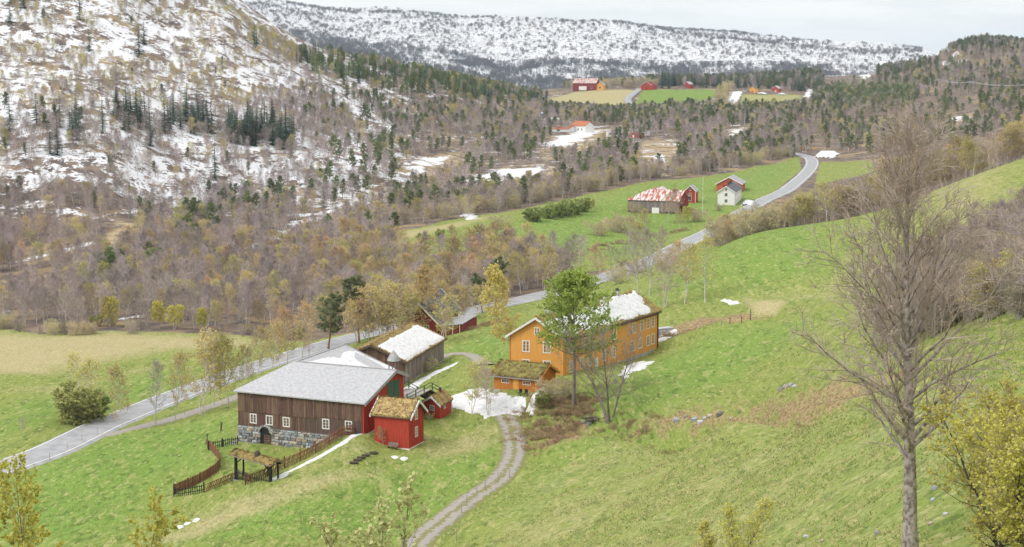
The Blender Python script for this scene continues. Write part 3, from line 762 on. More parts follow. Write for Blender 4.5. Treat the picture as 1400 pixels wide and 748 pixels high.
def spruce(seed, h=12.0, r0=0.15, wid=0.17, layers=15, per=8, fr=4):
    rng = random.Random(seed); T, C = MB(), MB()
    T.tube([V((0, 0, -.3)), V((0, 0, h * .5)), V((0, 0, h * .985))], [r0 * 1.1, r0 * .6, .015], 5)
    for i in range(layers):
        t = 0.05 + .94 * (i / (layers - 1)) ** .92
        z = h * t; L = wid * h * (1 - t) ** .8 * rng.uniform(.85, 1.12) + .12
        for k in range(max(4, int(per * (1 - t * .4)))):
            az = 2 * math.pi * (k + rng.random() * .8) / per + i * .7
            o = V((math.cos(az), math.sin(az), 0)); l = L * rng.uniform(.75, 1.15)
            p = V((0, 0, z + rng.uniform(-.5, .5) * h / layers))
            tip = p + o * l + V((0, 0, -l * .32 + .12 * l))
            sd = V((-o.y, o.x, 0))
            for m in range(fr):
                f0 = m / fr; f1 = min(1, (m + 1.35) / fr)
                a = p.lerp(tip, f0); b = p.lerp(tip, f1); w = l * .34 * (1 - f0 * .45) + .05
                C.add([a, b + sd * w * .62 + V((0, 0, -w * .35)), b + (tip - p).normalized() * w * .35, b - sd * w * .62 + V((0, 0, -w * .35))], [(0, 1, 2), (0, 2, 3)], 1)
    return T, C

M_BARK_GREY = mat('bark_grey', (0.26, 0.225, 0.20), 0.9, col2=(0.11, 0.09, 0.08), scale=6, stretch=(1, 1, .35), bump=.5)
M_BARK_BIRCH = mat('bark_birch', (0.66, 0.63, 0.58), 0.8, col2=(0.20, 0.16, 0.13), scale=5, stretch=(1, 1, 2.2), lo=.38, hi=.52)
M_BARK_MID = mat('bark_wood', (0.68, 0.64, 0.60), 0.9, col2=(0.40, 0.35, 0.32), scale=3, stretch=(1, 1, .5), obj_random=.2)
M_BARK_PINE = mat('bark_pine', (0.33, 0.185, 0.11), 0.9, col2=(0.17, 0.10, 0.07), scale=4, stretch=(1, 1, .6))
M_BARK_DARK = mat('bark_dark', (0.12, 0.095, 0.085), 0.9, col2=(0.06, 0.05, 0.045), scale=6, stretch=(1, 1, .4))
M_TWIG_PURPLE = mat('twig_purple', (0.385, 0.325, 0.312), 0.9, obj_random=.36)
M_TWIG_BROWN = mat('twig_brown', (0.42, 0.35, 0.295), 0.9, obj_random=.3)
M_TWIG_GREY = mat('twig_grey', (0.50, 0.435, 0.39), 0.9, obj_random=.12)
M_TWIG_SCRUB = mat('twig_scrub', (0.36, 0.25, 0.165), 0.9, obj_random=.35)
M_LEAF_OLIVE = mat('buds_olive', (0.57, 0.50, 0.165), 0.7, obj_random=.22, translucent=.25)
M_LEAF_YELLOW = mat('buds_yellow', (0.60, 0.56, 0.12), 0.7, obj_random=.12, translucent=.3)
M_LEAF_RUST = mat('buds_rust', (0.60, 0.42, 0.20), 0.7, obj_random=.18, translucent=.25)
M_LEAF_GREEN = mat('leaves_green', (0.38, 0.47, 0.11), 0.65, obj_random=.12, translucent=.35)
M_LEAF_PALE = mat('buds_pale', (0.56, 0.58, 0.26), 0.7, translucent=.3)
M_LEAF_BUSH = mat('leaves_bush', (0.40, 0.45, 0.15), 0.7, obj_random=.2, translucent=.25)
M_NEEDLE_PINE = mat('needles_pine', (0.21, 0.245, 0.125), 0.75, obj_random=.25)
M_NEEDLE_SPRUCE = mat('needles_spruce', (0.085, 0.125, 0.082), 0.75, obj_random=.28)
M_NEEDLE_FRESH = mat('needles_fresh', (0.20, 0.255, 0.09), 0.75, obj_random=.2)
M_NEEDLE_FAR = mat('needles_far', (0.05, 0.065, 0.07), 0.8, obj_random=.3)

PROTO = {}
def proto(key, name, TC, mt, mc, h):
    T, C = TC
    PROTO[key] = dict(name=name, trunk=T.mesh('trunk', mt, True), crown=C.mesh('crown', mc), h=h, objs=None)
proto('bare1', 'birch_tree', deciduous(1, 9, .13, n1=28, n2=6, n3=7, tww=.045, twl=.7, len1=.32), M_BARK_MID, [M_TWIG_PURPLE], 9)
proto('bare2', 'birch_tree', deciduous(2, 9, .13, n1=28, n2=6, n3=7, len1=.26, ang=(50, 25), tww=.045, twl=.65), M_BARK_MID, [M_TWIG_PURPLE], 9)
proto('bare3', 'birch_tree', deciduous(3, 9, .11, stems=3, spread=.24, n1=14, n2=5, n3=7, len1=.30, tww=.045, twl=.7), M_BARK_MID, [M_TWIG_BROWN], 9)
proto('olive1', 'birch_tree', deciduous(4, 9, .10, n1=28, n2=6, n3=5, len1=.30, leaves=1.7, leaf_size=.21, tww=.045, twl=.7), M_BARK_MID, [M_TWIG_BROWN, M_LEAF_OLIVE], 9)
proto('olive2', 'birch_tree', deciduous(5, 9, .09, stems=2, spread=.17, n1=17, n2=6, n3=5, len1=.28, leaves=1.6, leaf_size=.21, tww=.045, twl=.7), M_BARK_MID, [M_TWIG_BROWN, M_LEAF_OLIVE], 9)
proto('rust1', 'birch_tree', deciduous(6, 9, .09, n1=28, n2=6, n3=5, len1=.28, ang=(55, 25), leaves=1.5, leaf_size=.2, tww=.045, twl=.7), M_BARK_MID, [M_TWIG_BROWN, M_LEAF_RUST], 9)
proto('lime1', 'birch_tree', deciduous(7, 8, .09, stems=2, spread=.2, n1=16, n2=6, n3=5, len1=.3, leaves=3.2, leaf_size=.26, tww=.04, twl=.6), M_BARK_MID, [M_TWIG_BROWN, M_LEAF_YELLOW], 8)
proto('bush1', 'willow_bush', deciduous(8, 5, .06, stems=7, spread=.6, clear=.08, n1=12, n2=5, n3=6, len1=.34, leaves=.8, leaf_size=.16, tww=.04, twl=.55), M_BARK_MID, [M_TWIG_GREY, M_LEAF_OLIVE], 5)
proto('bush2', 'willow_bush', deciduous(9, 4, .05, stems=7, spread=.6, clear=.06, n1=12, n2=5, n3=5, len1=.36, leaves=3.2, leaf_size=.24, tww=.04, twl=.42), M_BARK_MID, [M_TWIG_BROWN, M_LEAF_BUSH], 4)
proto('thicket', 'willow_bush', deciduous(10, 6, .05, stems=8, spread=.4, clear=.05, n1=14, n2=6, n3=7, len1=.26, tww=.026, twl=.55, leaves=.3, leaf_size=.09), M_BARK_MID, [M_TWIG_PURPLE, M_LEAF_OLIVE], 6)
proto('scrub', 'heath_scrub', deciduous(11, 1.2, .02, stems=9, spread=1.1, clear=.05, n1=7, n2=3, n3=4, len1=.45, tww=.022, twl=.22, leaves=.25, leaf_size=.06), M_TWIG_SCRUB, [M_TWIG_SCRUB, M_LEAF_OLIVE], 1.2)
proto('pine1', 'pine_tree', pine(21), M_BARK_PINE, [M_BARK_PINE, M_NEEDLE_PINE], 10)
proto('pine2', 'pine_tree', pine(22, clear=.3, width=.2, n1=24), M_BARK_PINE, [M_BARK_PINE, M_NEEDLE_PINE], 10)
proto('pine3', 'pine_tree', pine(23, clear=.15, width=.24, n1=26), M_BARK_PINE, [M_BARK_PINE, M_NEEDLE_FRESH], 10)
proto('spruce1', 'spruce_tree', spruce(31, wid=.19, layers=18, per=9), M_BARK_DARK, [M_BARK_DARK, M_NEEDLE_SPRUCE], 12)
proto('spruce2', 'spruce_tree', spruce(32, wid=.15, layers=19, per=9), M_BARK_DARK, [M_BARK_DARK, M_NEEDLE_SPRUCE], 12)
proto('spruce3', 'spruce_tree', spruce(33, wid=.2, layers=13), M_BARK_DARK, [M_BARK_DARK, M_NEEDLE_FRESH], 12)
proto('farspruce', 'spruce_tree', spruce(34, wid=.17, layers=7, per=5, fr=2), M_BARK_DARK, [M_BARK_DARK, M_NEEDLE_FAR], 12)
proto('farscrub', 'birch_tree', deciduous(35, 6, .12, stems=3, spread=.5, n1=8, n2=3, n3=4, len1=.45, tww=.28, twl=1.2), M_BARK_DARK, [mat('twig_far', (0.19, 0.155, 0.15), .9, obj_random=.2)], 6)

def place(key, P, h, label, group=None, rz=None, name=None, sink=0.05, rng=random.Random(77)):
    """a tree of its own: Empty at the base, trunk and crown as parts"""
    p = PROTO[key]
    o = thing(name or p['name'], label, 'bush' if 'bush' in (name or p['name']) else 'tree', (P[0], P[1], P[2] - sink), rng.uniform(0, 6.28) if rz is None else rz, group, h / p['h'])
    t = link('trunk', p['trunk'], o); c = link('crown', p['crown'], o)
    if p['objs'] is None: p['objs'] = (t, c)
    return o
def own_tree(name, TC, mt, mc, P, label, rz=0.0, group=None):
    T, C = TC
    o = thing(name, label, 'bush' if 'bush' in name else 'tree', tuple(P), rz, group)
    link('trunk', T.mesh('trunk', mt, True), o); link('crown', C.mesh('crown', mc), o)
    return o

# ---------------------------------------------------------------- mass woodland: points carrying whole trees
def wood_mass(name, label, pts, keys):
    """pts: (x, y, z, scale, rot, variant index into keys)"""
    A = np.asarray(pts, float)
    me = bpy.data.meshes.new(name); me.vertices.add(len(A)); me.vertices.foreach_set('co', A[:, :3].ravel().astype(np.float32))
    for n, c, t in (('tree_scale', 3, 'FLOAT'), ('tree_turn', 4, 'FLOAT')):
        a = me.attributes.new(n, t, 'POINT'); a.data.foreach_set('value', A[:, c].astype(np.float32))
    a = me.attributes.new('tree_kind', 'INT', 'POINT'); a.data.foreach_set('value', A[:, 5].astype(np.int32))
    o = link(name, me); tag(o, label, kind='stuff')
    ng = bpy.data.node_groups.new(name, 'GeometryNodeTree')
    ng.interface.new_socket('Geometry', in_out='INPUT', socket_type='NodeSocketGeometry')
    ng.interface.new_socket('Geometry', in_out='OUTPUT', socket_type='NodeSocketGeometry')
    N, Lk = ng.nodes, ng.links
    gi, go = N.new('NodeGroupInput'), N.new('NodeGroupOutput')
    def named(n, t):
        a = N.new('GeometryNodeInputNamedAttribute'); a.data_type = t; a.inputs['Name'].default_value = n; return a.outputs[0]
    last = None; kind = named('tree_kind', 'INT'); sc = named('tree_scale', 'FLOAT'); tn = named('tree_turn', 'FLOAT')
    cx = N.new('ShaderNodeCombineXYZ'); Lk.new(tn, cx.inputs[2])
    join = N.new('GeometryNodeJoinGeometry')
    for i, k in enumerate(keys):
        jn = N.new('GeometryNodeJoinGeometry')
        for part in PROTO[k]['objs']:
            oi = N.new('GeometryNodeObjectInfo'); oi.transform_space = 'ORIGINAL'; oi.inputs['Object'].default_value = part; oi.inputs['As Instance'].default_value = False
            Lk.new(oi.outputs['Geometry'], jn.inputs[0])
        ip = N.new('GeometryNodeInstanceOnPoints')
        cmp_ = N.new('FunctionNodeCompare'); cmp_.data_type = 'INT'; cmp_.operation = 'EQUAL'
        ins = [s for s in cmp_.inputs if s.type == 'INT']
        Lk.new(kind, ins[0]); ins[1].default_value = i
        Lk.new(gi.outputs[0], ip.inputs['Points']); Lk.new(cmp_.outputs[0], ip.inputs['Selection']); Lk.new(jn.outputs[0], ip.inputs['Instance'])
        Lk.new(cx.outputs[0], ip.inputs['Rotation']); Lk.new(sc, ip.inputs['Scale'])
        Lk.new(ip.outputs[0], join.inputs[0])
    Lk.new(join.outputs[0], go.inputs[0])
    md = o.modifiers.new('trees', 'NODES'); md.node_group = ng
    return o
# ---------------------------------------------------------------- where the woods grow
_ms = np.maximum.accumulate((GZ - CAMZ) / GR, axis=0)
def seen(X, Y, Z): 
    r = np.hypot(X, Y)
    return (Z - CAMZ) / r > _bil(_ms, X * .985, Y * .985) + 0.0008
def inside_px(U, Vv, px): return inside_poly(U, Vv, np.array(px, float))
_rs = np.random.RandomState(5)
ROAD_D = {}
def off_road(X, Y, clear=6.0):
    d, _ = seg_dist(X, Y, ROAD[::3]); return d > clear
WOODS = []      # (key, x, y, z, h)
def wood(px, rr, dens, mix, hh, on_grass=False, clump=None, front=0.45):
    px = np.array(px, float); rr = (rr[0] * KY, rr[1] * KY); dens = dens / KY
    a0 = math.atan((px[:, 0].min() - 60 - CX) / FPX); a1 = math.atan((px[:, 0].max() + 60 - CX) / FPX)
    n = int(dens * .5 * (a1 - a0) * (rr[1] ** 2 - rr[0] ** 2) * 1.0)
    a = _rs.uniform(a0, a1, n); r = np.sqrt(_rs.uniform(rr[0] ** 2, rr[1] ** 2, n))
    X, Y = np.sin(a) * r, np.cos(a) * r; Z = Hs(X, Y)
    uv = project(np.stack([X, Y, Z], 1))
    m = inside_px(uv[:, 0], uv[:, 1], px); keys0 = 'far' if any(k.startswith('far') for k in mix) else ''
    if not on_grass: m &= _bil(ZONES['grass'], X, Y) < front
    m &= off_road(X, Y)
    if 'far' not in keys0 and not on_grass:
        for cp in CLEARS: m &= ~inside_px(uv[:, 0], uv[:, 1], cp)
    m &= ~((_bil(ZONES['snow'], X, Y) > .66) & (np.hypot(X, Y) < 1500 * KY))
    if clump:
        s, th, seed = clump; m &= fbm(X / s, Y / s, seed, 3) + _rs.uniform(-.25, .25, n) > th
    keys = list(mix); w = np.array([mix[k] for k in keys], float); w /= w.sum()
    kk = _rs.choice(len(keys), n, p=w)
    h = _rs.uniform(hh[0], hh[1], n) * _rs.uniform(.85, 1.1, n)
    m &= seen(X, Y, Z + h)
    for i in np.nonzero(m)[0]:
        WOODS.append((keys[kk[i]], X[i], Y[i], Z[i], h[i] * (1.35 if 'spruce' in keys[kk[i]] else 1.15 if 'pine' in keys[kk[i]] else 1)))
L, R = -330, 1650
B = {'bare1': 3, 'bare2': 3, 'bare3': 2}
# birch wood on the valley floor
wood([(L, 445), (0, 447), (60, 452), (150, 447), (240, 451), (330, 455), (420, 463), (470, 455), (470, 340), (330, 300), (200, 315), (L, 325)], (270, 480), .050, {**B, 'olive1': .7, 'olive2': .5, 'rust1': .25}, (6.5, 9.5))
wood([(420, 463), (500, 456), (560, 440), (637, 424), (740, 397), (790, 385), (790, 372), (760, 353), (700, 347), (640, 346), (570, 357), (540, 346), (470, 340)], (262, 420), .060, {**B, 'olive1': 2.6, 'olive2': 2.6, 'rust1': 1.8}, (7.5, 10.5))
wood([(330, 508), (400, 486), (470, 466), (540, 449), (600, 437), (645, 428), (690, 420), (690, 428), (650, 440), (610, 452), (570, 462), (520, 468), (470, 478), (420, 492), (350, 518)], (195, 290), .046, {'olive1': 2.5, 'olive2': 2.5, 'rust1': 2.0, 'bare2': .7}, (6.5, 9.5), on_grass=True)
wood([(L, 455), (0, 456), (60, 460), (150, 456), (240, 459), (330, 462), (420, 468), (420, 455), (330, 450), (240, 446), (150, 444), (60, 448), (L, 442)], (255, 320), .05, {'bush1': 2, 'thicket': 1, 'bush2': .4}, (2, 4), on_grass=True, clump=(20, -.2, 91))
wood([(880, 398), (960, 335), (1010, 300), (1040, 282), (1030, 276), (960, 318), (900, 347), (850, 368), (800, 383), (800, 392)], (270, 480), .010, {'bush1': 1.5, 'bare3': 1.4, 'rust1': 1, 'olive2': 1.2}, (3, 5.5), on_grass=True, clump=(18, -.1, 95))
wood([(330, 300), (470, 340), (540, 346), (530, 330), (520, 295), (430, 262)], (330, 600), .045, {**B, 'olive1': 1.0, 'pine2': .25}, (6.5, 9))
wood([(90, 385), (215, 352), (235, 375), (120, 398)], (330, 450), .03, {'pine3': 1}, (5, 7.5))
wood([(200, 325), (330, 270), (400, 255), (430, 275), (330, 310), (260, 345)], (400, 620), .018, {'pine1': 1, 'pine2': 1, 'pine3': .4}, (7, 9))
# left mountain
wood([(L, 325), (200, 315), (330, 300), (430, 262), (480, 160), (420, 100), (340, 150), (L, 160)], (440, 860), .062, {**B, 'olive1': .4, 'pine2': .2}, (5.5, 8.5), clump=(34, -.22, 3))
wood([(L, 165), (340, 150), (410, 100), (420, 75), (350, 40), (300, 0), (260, -30), (L, -60)], (560, 900), .040, {'bare1': 2, 'bare3': 2.5, 'olive1': 1.6, 'olive2': 1.4, 'rust1': .3, 'pine2': .12}, (4.5, 7.5), clump=(40, -.12, 9))
wood([(350, 40), (300, 2), (280, 0), (330, 50), (400, 90), (430, 76)], (740, 900), .03, {'bare1': 1, 'olive1': 1.6, 'olive2': 1.5}, (5, 7.5))
for px, rr, d in (([(150, 178), (205, 178), (203, 160), (160, 155)], (480, 700), .05), ([(218, 183), (290, 186), (288, 165), (225, 160)], (480, 720), .032), ([(308, 196), (404, 206), (402, 182), (312, 170)], (520, 720), .05),
                  ([(86, 182), (106, 182), (105, 168), (88, 168)], (480, 640), .03), ([(0, 70), (420, 110), (420, 60), (0, 0)], (560, 860), .0005), ([(0, 260), (400, 240), (400, 160), (0, 160)], (460, 660), .0009)):
    wood(px, rr, d, {'spruce1': 1, 'spruce2': 1}, (11, 15))
# conifer ridge running down behind the mountain's shoulder
wood([(405, 100), (415, 72), (460, 80), (520, 92), (600, 107), (690, 120), (745, 128), (750, 142), (690, 140), (600, 132), (520, 122), (440, 104)], (820, 1150), .030, {'spruce1': 2, 'spruce3': 2.2, 'pine2': 1, 'pine3': 1, 'bare1': .6, 'olive1': .5}, (8, 11))
wood([(405, 130), (440, 104), (520, 124), (600, 134), (690, 142), (750, 145), (740, 175), (480, 165), (420, 150)], (700, 1100), .020, {'bare1': 2, 'bare3': 1.5, 'olive1': 1.2, 'pine1': .8, 'pine2': .8, 'spruce1': .15}, (7, 10), clump=(45, -.1, 21))
# pine and birch plateau
wood([(430, 262), (480, 160), (560, 150), (740, 150), (860, 156), (1000, 160), (1100, 150), (1100, 205), (1000, 234), (880, 247), (700, 286), (600, 302), (545, 317), (520, 295)], (410, 1150), .030, {'bare1': 2.6, 'bare2': 2.6, 'bare3': 1.3, 'olive1': .6, 'pine1': .6, 'pine2': .75, 'pine3': .65, 'spruce1': .08}, (7, 10), clump=(38, -.16, 13))
wood([(540, 318), (600, 302), (700, 286), (880, 247), (1000, 234), (1095, 210), (1095, 205), (1000, 222), (880, 236), (700, 268), (600, 285), (520, 300)], (390, 720), .055, {'bare1': 2.6, 'bare2': 2.6, 'bare3': 2, 'olive1': 1.4, 'bush1': 2}, (5, 8))
wood([(740, 150), (860, 154), (940, 146), (1010, 150), (1090, 148), (1100, 160), (1000, 175), (860, 172), (750, 172)], (900, 1200), .03, {'pine1': 1, 'pine2': 1.4, 'bare1': 1.6, 'bare3': 1.6, 'olive1': .7}, (7, 10))
# right-hand plateau and wooded hill
wood([(1000, 165), (1090, 150), (1120, 124), (1200, 108), (1270, 90), (1420, 100), (R, 110), (R, 190), (1300, 200), (1190, 214), (1110, 205), (1100, 215), (1000, 225)], (600, 1450), .026, {'pine1': 1.2, 'pine2': 1.5, 'pine3': .7, 'bare1': 2.4, 'bare3': 2.2, 'olive1': .9}, (7, 10), clump=(42, -.12, 29))
wood([(1112, 134), (1150, 120), (1262, 124), (1250, 140), (1170, 152)], (950, 1300), .05, {'spruce3': 3, 'pine3': 1}, (6.5, 9))
wood([(885, 118), (1000, 121), (1125, 127), (1122, 100), (1000, 100), (888, 108)], (1190, 1560), .020, {'spruce1': 1.2, 'spruce2': 1, 'pine2': 1, 'pine1': .6, 'bare1': 1.2}, (10, 13))
wood([(895, 117), (925, 118), (922, 112), (898, 112)], (1240, 1360), .03, {'spruce1': 1}, (12, 15))
wood([(770, 122), (900, 120), (890, 112), (770, 112)], (1260, 1420), .012, {'bare3': 2, 'olive2': 1, 'pine2': .5, 'bush1': 1}, (8, 11))
wood([(982, 148), (986, 130), (996, 124), (992, 146)], (1080, 1300), .03, {'bush1': 1, 'olive2': 1}, (10, 13), on_grass=True)
wood([(1270, 92), (1290, 76), (1335, 60), (1420, 66), (R, 70), (R, 130), (1300, 120)], (1050, 1500), .018, {'bare1': 2, 'bare3': 2.5, 'pine2': 1, 'spruce1': .5, 'olive1': .4}, (8, 11))
wood([(1295, 73), (1335, 56), (1420, 64), (1420, 72), (1335, 70)], (1200, 1500), .03, {'pine2': 1.2, 'spruce1': .6, 'bare1': .6}, (9, 12))
wood([(1200, 100), (1290, 84), (1280, 95), (1200, 112)], (1200, 1700), .012, {'pine2': 1, 'bare1': 1, 'spruce1': .5}, (9, 12))
# far snowy mountain across the next valley
wood([(300, 10), (420, -4), (550, 8), (700, 26), (848, 30), (1000, 44), (1100, 56), (1260, 66), (1260, 100), (1100, 112), (900, 122), (700, 128), (560, 108), (440, 82), (330, 40)], (3100, 4500), .0060, {'farspruce': 3, 'farscrub': 1.2}, (7, 11), clump=(60, -.25, 41))
wood([(380, 40), (560, 66), (700, 82), (900, 88), (1100, 88), (1200, 92), (1100, 110), (900, 122), (700, 128), (560, 108), (440, 82)], (3050, 3850), .030, {'farspruce': 4, 'farscrub': .6}, (10, 15), clump=(110, -.02, 43))
# brush behind the upper meadow and along the road there
_n0 = len(WOODS)
for u0, u1, y0, y1, d, mixk, hh in ((985, 1100, 268, 330, .085, {'bush1': 2, 'olive2': 1.4, 'bare3': 1.6, 'rust1': .5}, (5.5, 8)), (1090, 1200, 262, 320, .09, {'bare3': 2, 'olive1': 2, 'olive2': 2, 'bare1': 1}, (6.5, 9)),
                                    (1195, 1300, 255, 300, .07, {'olive1': 2, 'olive2': 2, 'rust1': 2.2, 'bare1': 1}, (8, 11)), (1290, 1520, 250, 300, .07, {'olive1': 2.4, 'olive2': 2, 'bare1': 1.4, 'bare3': 1.4}, (7, 10))):
    a0, a1 = math.atan((u0 - CX) / FPX), math.atan((u1 - CX) / FPX); y0 *= KY; y1 *= KY; d /= KY
    n = int(d * .5 * (a1 - a0) * (y1 ** 2 - y0 ** 2)); a = _rs.uniform(a0, a1, n); r = np.sqrt(_rs.uniform(y0 ** 2, y1 ** 2, n)) / math.cos((a0 + a1) / 2)
    X, Y = np.sin(a) * r, np.cos(a) * r; Z = Hs(X, Y); ok = off_road(X, Y, 7); ks = list(mixk); w = np.array([mixk[k] for k in ks]); w = w / w.sum()
    for i in np.nonzero(ok)[0]:
        WOODS.append((ks[_rs.choice(len(ks), p=w)], X[i], Y[i], Z[i], _rs.uniform(*hh)))
# low brush on banks, ledges and in the brook gully
def brush_line(pts, width, n, keys, hh, px=True):
    Lp = catmull(np.array([(at(u, v) if px else base_for(u, 0, v))[:2] for u, v in pts]), 1.0)
    for _ in range(n):
        i = _rs.randint(len(Lp)); x, y = Lp[i] + _rs.normal(0, width, 2); WOODS.append((keys[_rs.randint(len(keys))], x, y, H(x, y), _rs.uniform(*hh)))
brush_line([(880, 141), (950, 131), (1010, 122), (1080, 112), (1160, 101), (1240, 90)], 1.6, 260, ('scrub',), (.4, 1.1), False)
brush_line([(905, 195), (950, 192), (1000, 188), (1045, 185)], 1.0, 150, ('scrub',), (.5, 1.3), False)
brush_line([(735, 560), (760, 550), (790, 560), (770, 585), (730, 600)], 2.2, 260, ('scrub',), (.4, 1.1))
brush_line([(720, 612), (760, 604), (820, 594), (880, 588)], 1.2, 120, ('scrub',), (.3, .8))
brush_line([(612, 456), (650, 449), (690, 438)], 1.5, 90, ('scrub',), (.4, 1.0))
brush_line([(780, 352), (850, 332), (940, 314)], 2.0, 90, ('scrub',), (.5, 1.2))
# thicket in the gully at the right
wood([(1195, 492), (1250, 470), (1320, 445), (R, 420), (R, 300), (1420, 320), (1330, 345), (1270, 380), (1225, 430)], (74, 190), .26, {'thicket': 3, 'bare3': 1.8, 'bare2': 1.2, 'olive2': .8}, (4.4, 7.4), on_grass=True, clump=(9, -.45, 61))
# ---------------------------------------------------------------- the nearest trees of each kind become things of their own, the rest masses
FAM = {'bare': ('bare1', 'bare2', 'bare3'), 'bud': ('olive1', 'olive2', 'rust1', 'lime1'), 'bush': ('bush1', 'bush2', 'thicket'), 'pine': ('pine1', 'pine2', 'pine3'), 'spruce': ('spruce1', 'spruce2', 'spruce3'), 'scrub': ('scrub',), 'far': ('farspruce', 'farscrub')}
QUOTA = {'bare': 190, 'bud': 150, 'bush': 110, 'pine': 110, 'spruce': 90, 'scrub': 0, 'far': 0}
LABELS = {
 'bare': lambda P: ('leafless brown birch in the thicket of the gully beside the upper meadow', 'birches of the gully thicket') if P[1] < 240 * KY else ('leafless birch behind the top edge of the upper meadow', 'birches behind the upper meadow') if P[0] > 40 and P[1] < 345 * KY else ('leafless purple-brown birch in the wood beyond the road', 'bare birches of the valley wood'),
 'bud': lambda P: ('birch with first buds in the thicket of the gully beside the upper meadow', 'budding trees of the gully') if P[1] < 240 * KY else ('budding yellow-brown birch behind the top edge of the upper meadow', 'budding birches behind the upper meadow') if P[0] > 40 and P[1] < 345 * KY else ('budding olive-yellow birch in the wood beyond the road', 'budding birches of the valley wood'),
 'bush': lambda P: ('dense leafless brown thicket bush in the gully beside the upper meadow', 'thicket bushes in the gully') if P[1] < 240 * KY else ('grey many-stemmed willow bush behind the top edge of the upper meadow', 'willow bushes behind the upper meadow') if P[1] < 345 * KY else ('grey willow bush along the far edge of the lower fields', 'willow bushes at the field edge'),
 'pine': lambda P: ('dark green pine among the bare birches of the valley', 'pines among the valley birches') if P[1] < 560 * KY else ('dark green pine on the wooded plateau', 'pines of the plateau'),
 'spruce': lambda P: ('slender dark spruce on the snow-patched mountain slope', 'spruces on the mountain slope')}
MASS = {'bare': ('birch_wood', 'brown leafless birch wood covering the valley and the mountain slopes'), 'bud': ('budding_wood', 'olive and rust-coloured budding birches scattered through the woods'), 'bush': ('willow_scrub', 'grey willow scrub along the woods and fields'),
        'pine': ('pine_wood', 'dark green pine wood of the plateau and hills'), 'spruce': ('spruce_wood', 'dark spruce stands on the ridge and mountain'), 'scrub': ('heath_undergrowth', 'low brown brush on the banks and in the brook gully'), 'far': ('mountain_wood', 'sparse dark blue conifers dotted over the far snowy mountain')}
def plant_woods():
    rng = random.Random(3)
    for fam, keys in FAM.items():
        T = [t for t in WOODS if t[0] in keys]
        T.sort(key=lambda t: -t[4] / math.hypot(t[1], t[2]) if t[4] > 2.2 else 0)
        own = []
        if QUOTA[fam]:
            vis = seen(np.array([t[1] for t in T]), np.array([t[2] for t in T]), np.array([t[3] + t[4] * .6 for t in T]))
            pu = project(np.array([(t[1], t[2], t[3]) for t in T]))[:, 0]
            for i, t in enumerate(T):
                if len(own) < QUOTA[fam] and vis[i] and t[4] > 2.2 and 0 < pu[i] < 1400: own.append(i)
        for i in own:
            k, x, y, z, h = T[i]; lb, gp = LABELS[fam]((x, y, z))
            place(k, (x, y, z), h, lb, gp, rng.uniform(0, 6.28))
        s = set(own); rest = [t for i, t in enumerate(T) if i not in s]
        used = [k for k in keys if any(t[0] == k for t in rest)]
        for k in used:
            if PROTO[k]['objs'] is None:
                t = next(t for t in rest if t[0] == k); rest.remove(t)
                place(k, t[1:4], t[4], {'scrub': 'single low brown scrub on the bank', 'farspruce': 'single dark spruce on the slope of the far snowy mountain', 'farscrub': 'single bare scrub tree on the far snowy mountain', 'bush2': 'small leafy bush at the wood edge', 'lime1': 'lime-yellow birch at the wood edge'}.get(k, 'lone tree at the wood edge beyond'), None)
        if rest:
            wood_mass(*MASS[fam], [(x, y, z - .05, h / PROTO[k]['h'], rng.uniform(0, 6.28), used.index(k)) for k, x, y, z, h in rest], used)
        print('wood', fam, len(own), len(rest))
# ---------------------------------------------------------------- buildings
def A2(c): return np.array(c[:2], float)
def ztop(P, v):
    t = (CY - v) / FPX
    return CAMZ + P[1] * (t * CP - SP) / (CP + t * SP)
M_PLANK = mat('weathered_plank', (0.215, 0.13, 0.095), .9, col2=(0.10, 0.062, 0.05), scale=2.2, stretch=(6, 6, .35), obj_random=.30, bump=.15)
M_PLANK_DARK = mat('brown_plank', (0.155, 0.105, 0.085), .9, col2=(0.10, 0.065, 0.055), scale=2.2, stretch=(6, 6, .35), obj_random=.18)
M_PLANK_GREY = mat('grey_plank', (0.31, 0.265, 0.26), .9, col2=(0.18, 0.145, 0.14), scale=2.2, stretch=(6, 6, .35), obj_random=.25, bump=.15)
M_LOG = mat('grey_log', (0.36, 0.30, 0.26), .9, col2=(0.2, 0.16, 0.14), scale=2, stretch=(.4, .4, 6), obj_random=.15)
M_STONE = mat('foundation_stone', (0.44, 0.43, 0.42), .9, col2=(0.25, 0.26, 0.28), scale=2.0, obj_random=.38, bump=.4)
M_MORTAR = mat('stone_joint', (0.17, 0.165, 0.16), .95, var=.3, scale=4)
M_RED = mat('red_paint', (0.52, 0.07, 0.042), .75, col2=(0.36, 0.045, 0.03), scale=1.3, stretch=(4, 4, .4))
M_RED_DULL = mat('dull_red_paint', (0.25, 0.04, 0.036), .8, col2=(0.25, 0.04, 0.035), scale=1.2, stretch=(4, 4, .4))
M_RED_ORANGE = mat('orange_red_paint', (0.56, 0.13, 0.065), .75, var=.12, scale=1)
M_OCHRE = mat('ochre_paint', (0.80, 0.42, 0.105), .7, col2=(0.72, 0.35, 0.08), scale=1.3, stretch=(4, 4, .4))
M_OCHRE_BARE = mat('ochre_stain', (0.60, 0.235, 0.045), .7, col2=(0.48, 0.17, 0.035), scale=1.5, stretch=(4, 4, .4))
M_WHITE = mat('white_paint', (0.78, 0.78, 0.77), .6, var=.06, scale=2)
M_WHITE_WALL = mat('white_wall', (0.80, 0.80, 0.79), .7, var=.05, scale=1.5)
M_GLASS = mat('window_glass', (0.075, 0.085, 0.10), .12, spec=.6, var=.6, scale=.8)
M_SLATE = mat('slate_roof', (0.49, 0.495, 0.51), .75, col2=(0.34, 0.345, 0.37), scale=2.6, stretch=(1, 1, 1), bump=.5, detail=8, lo=.3, hi=.62)
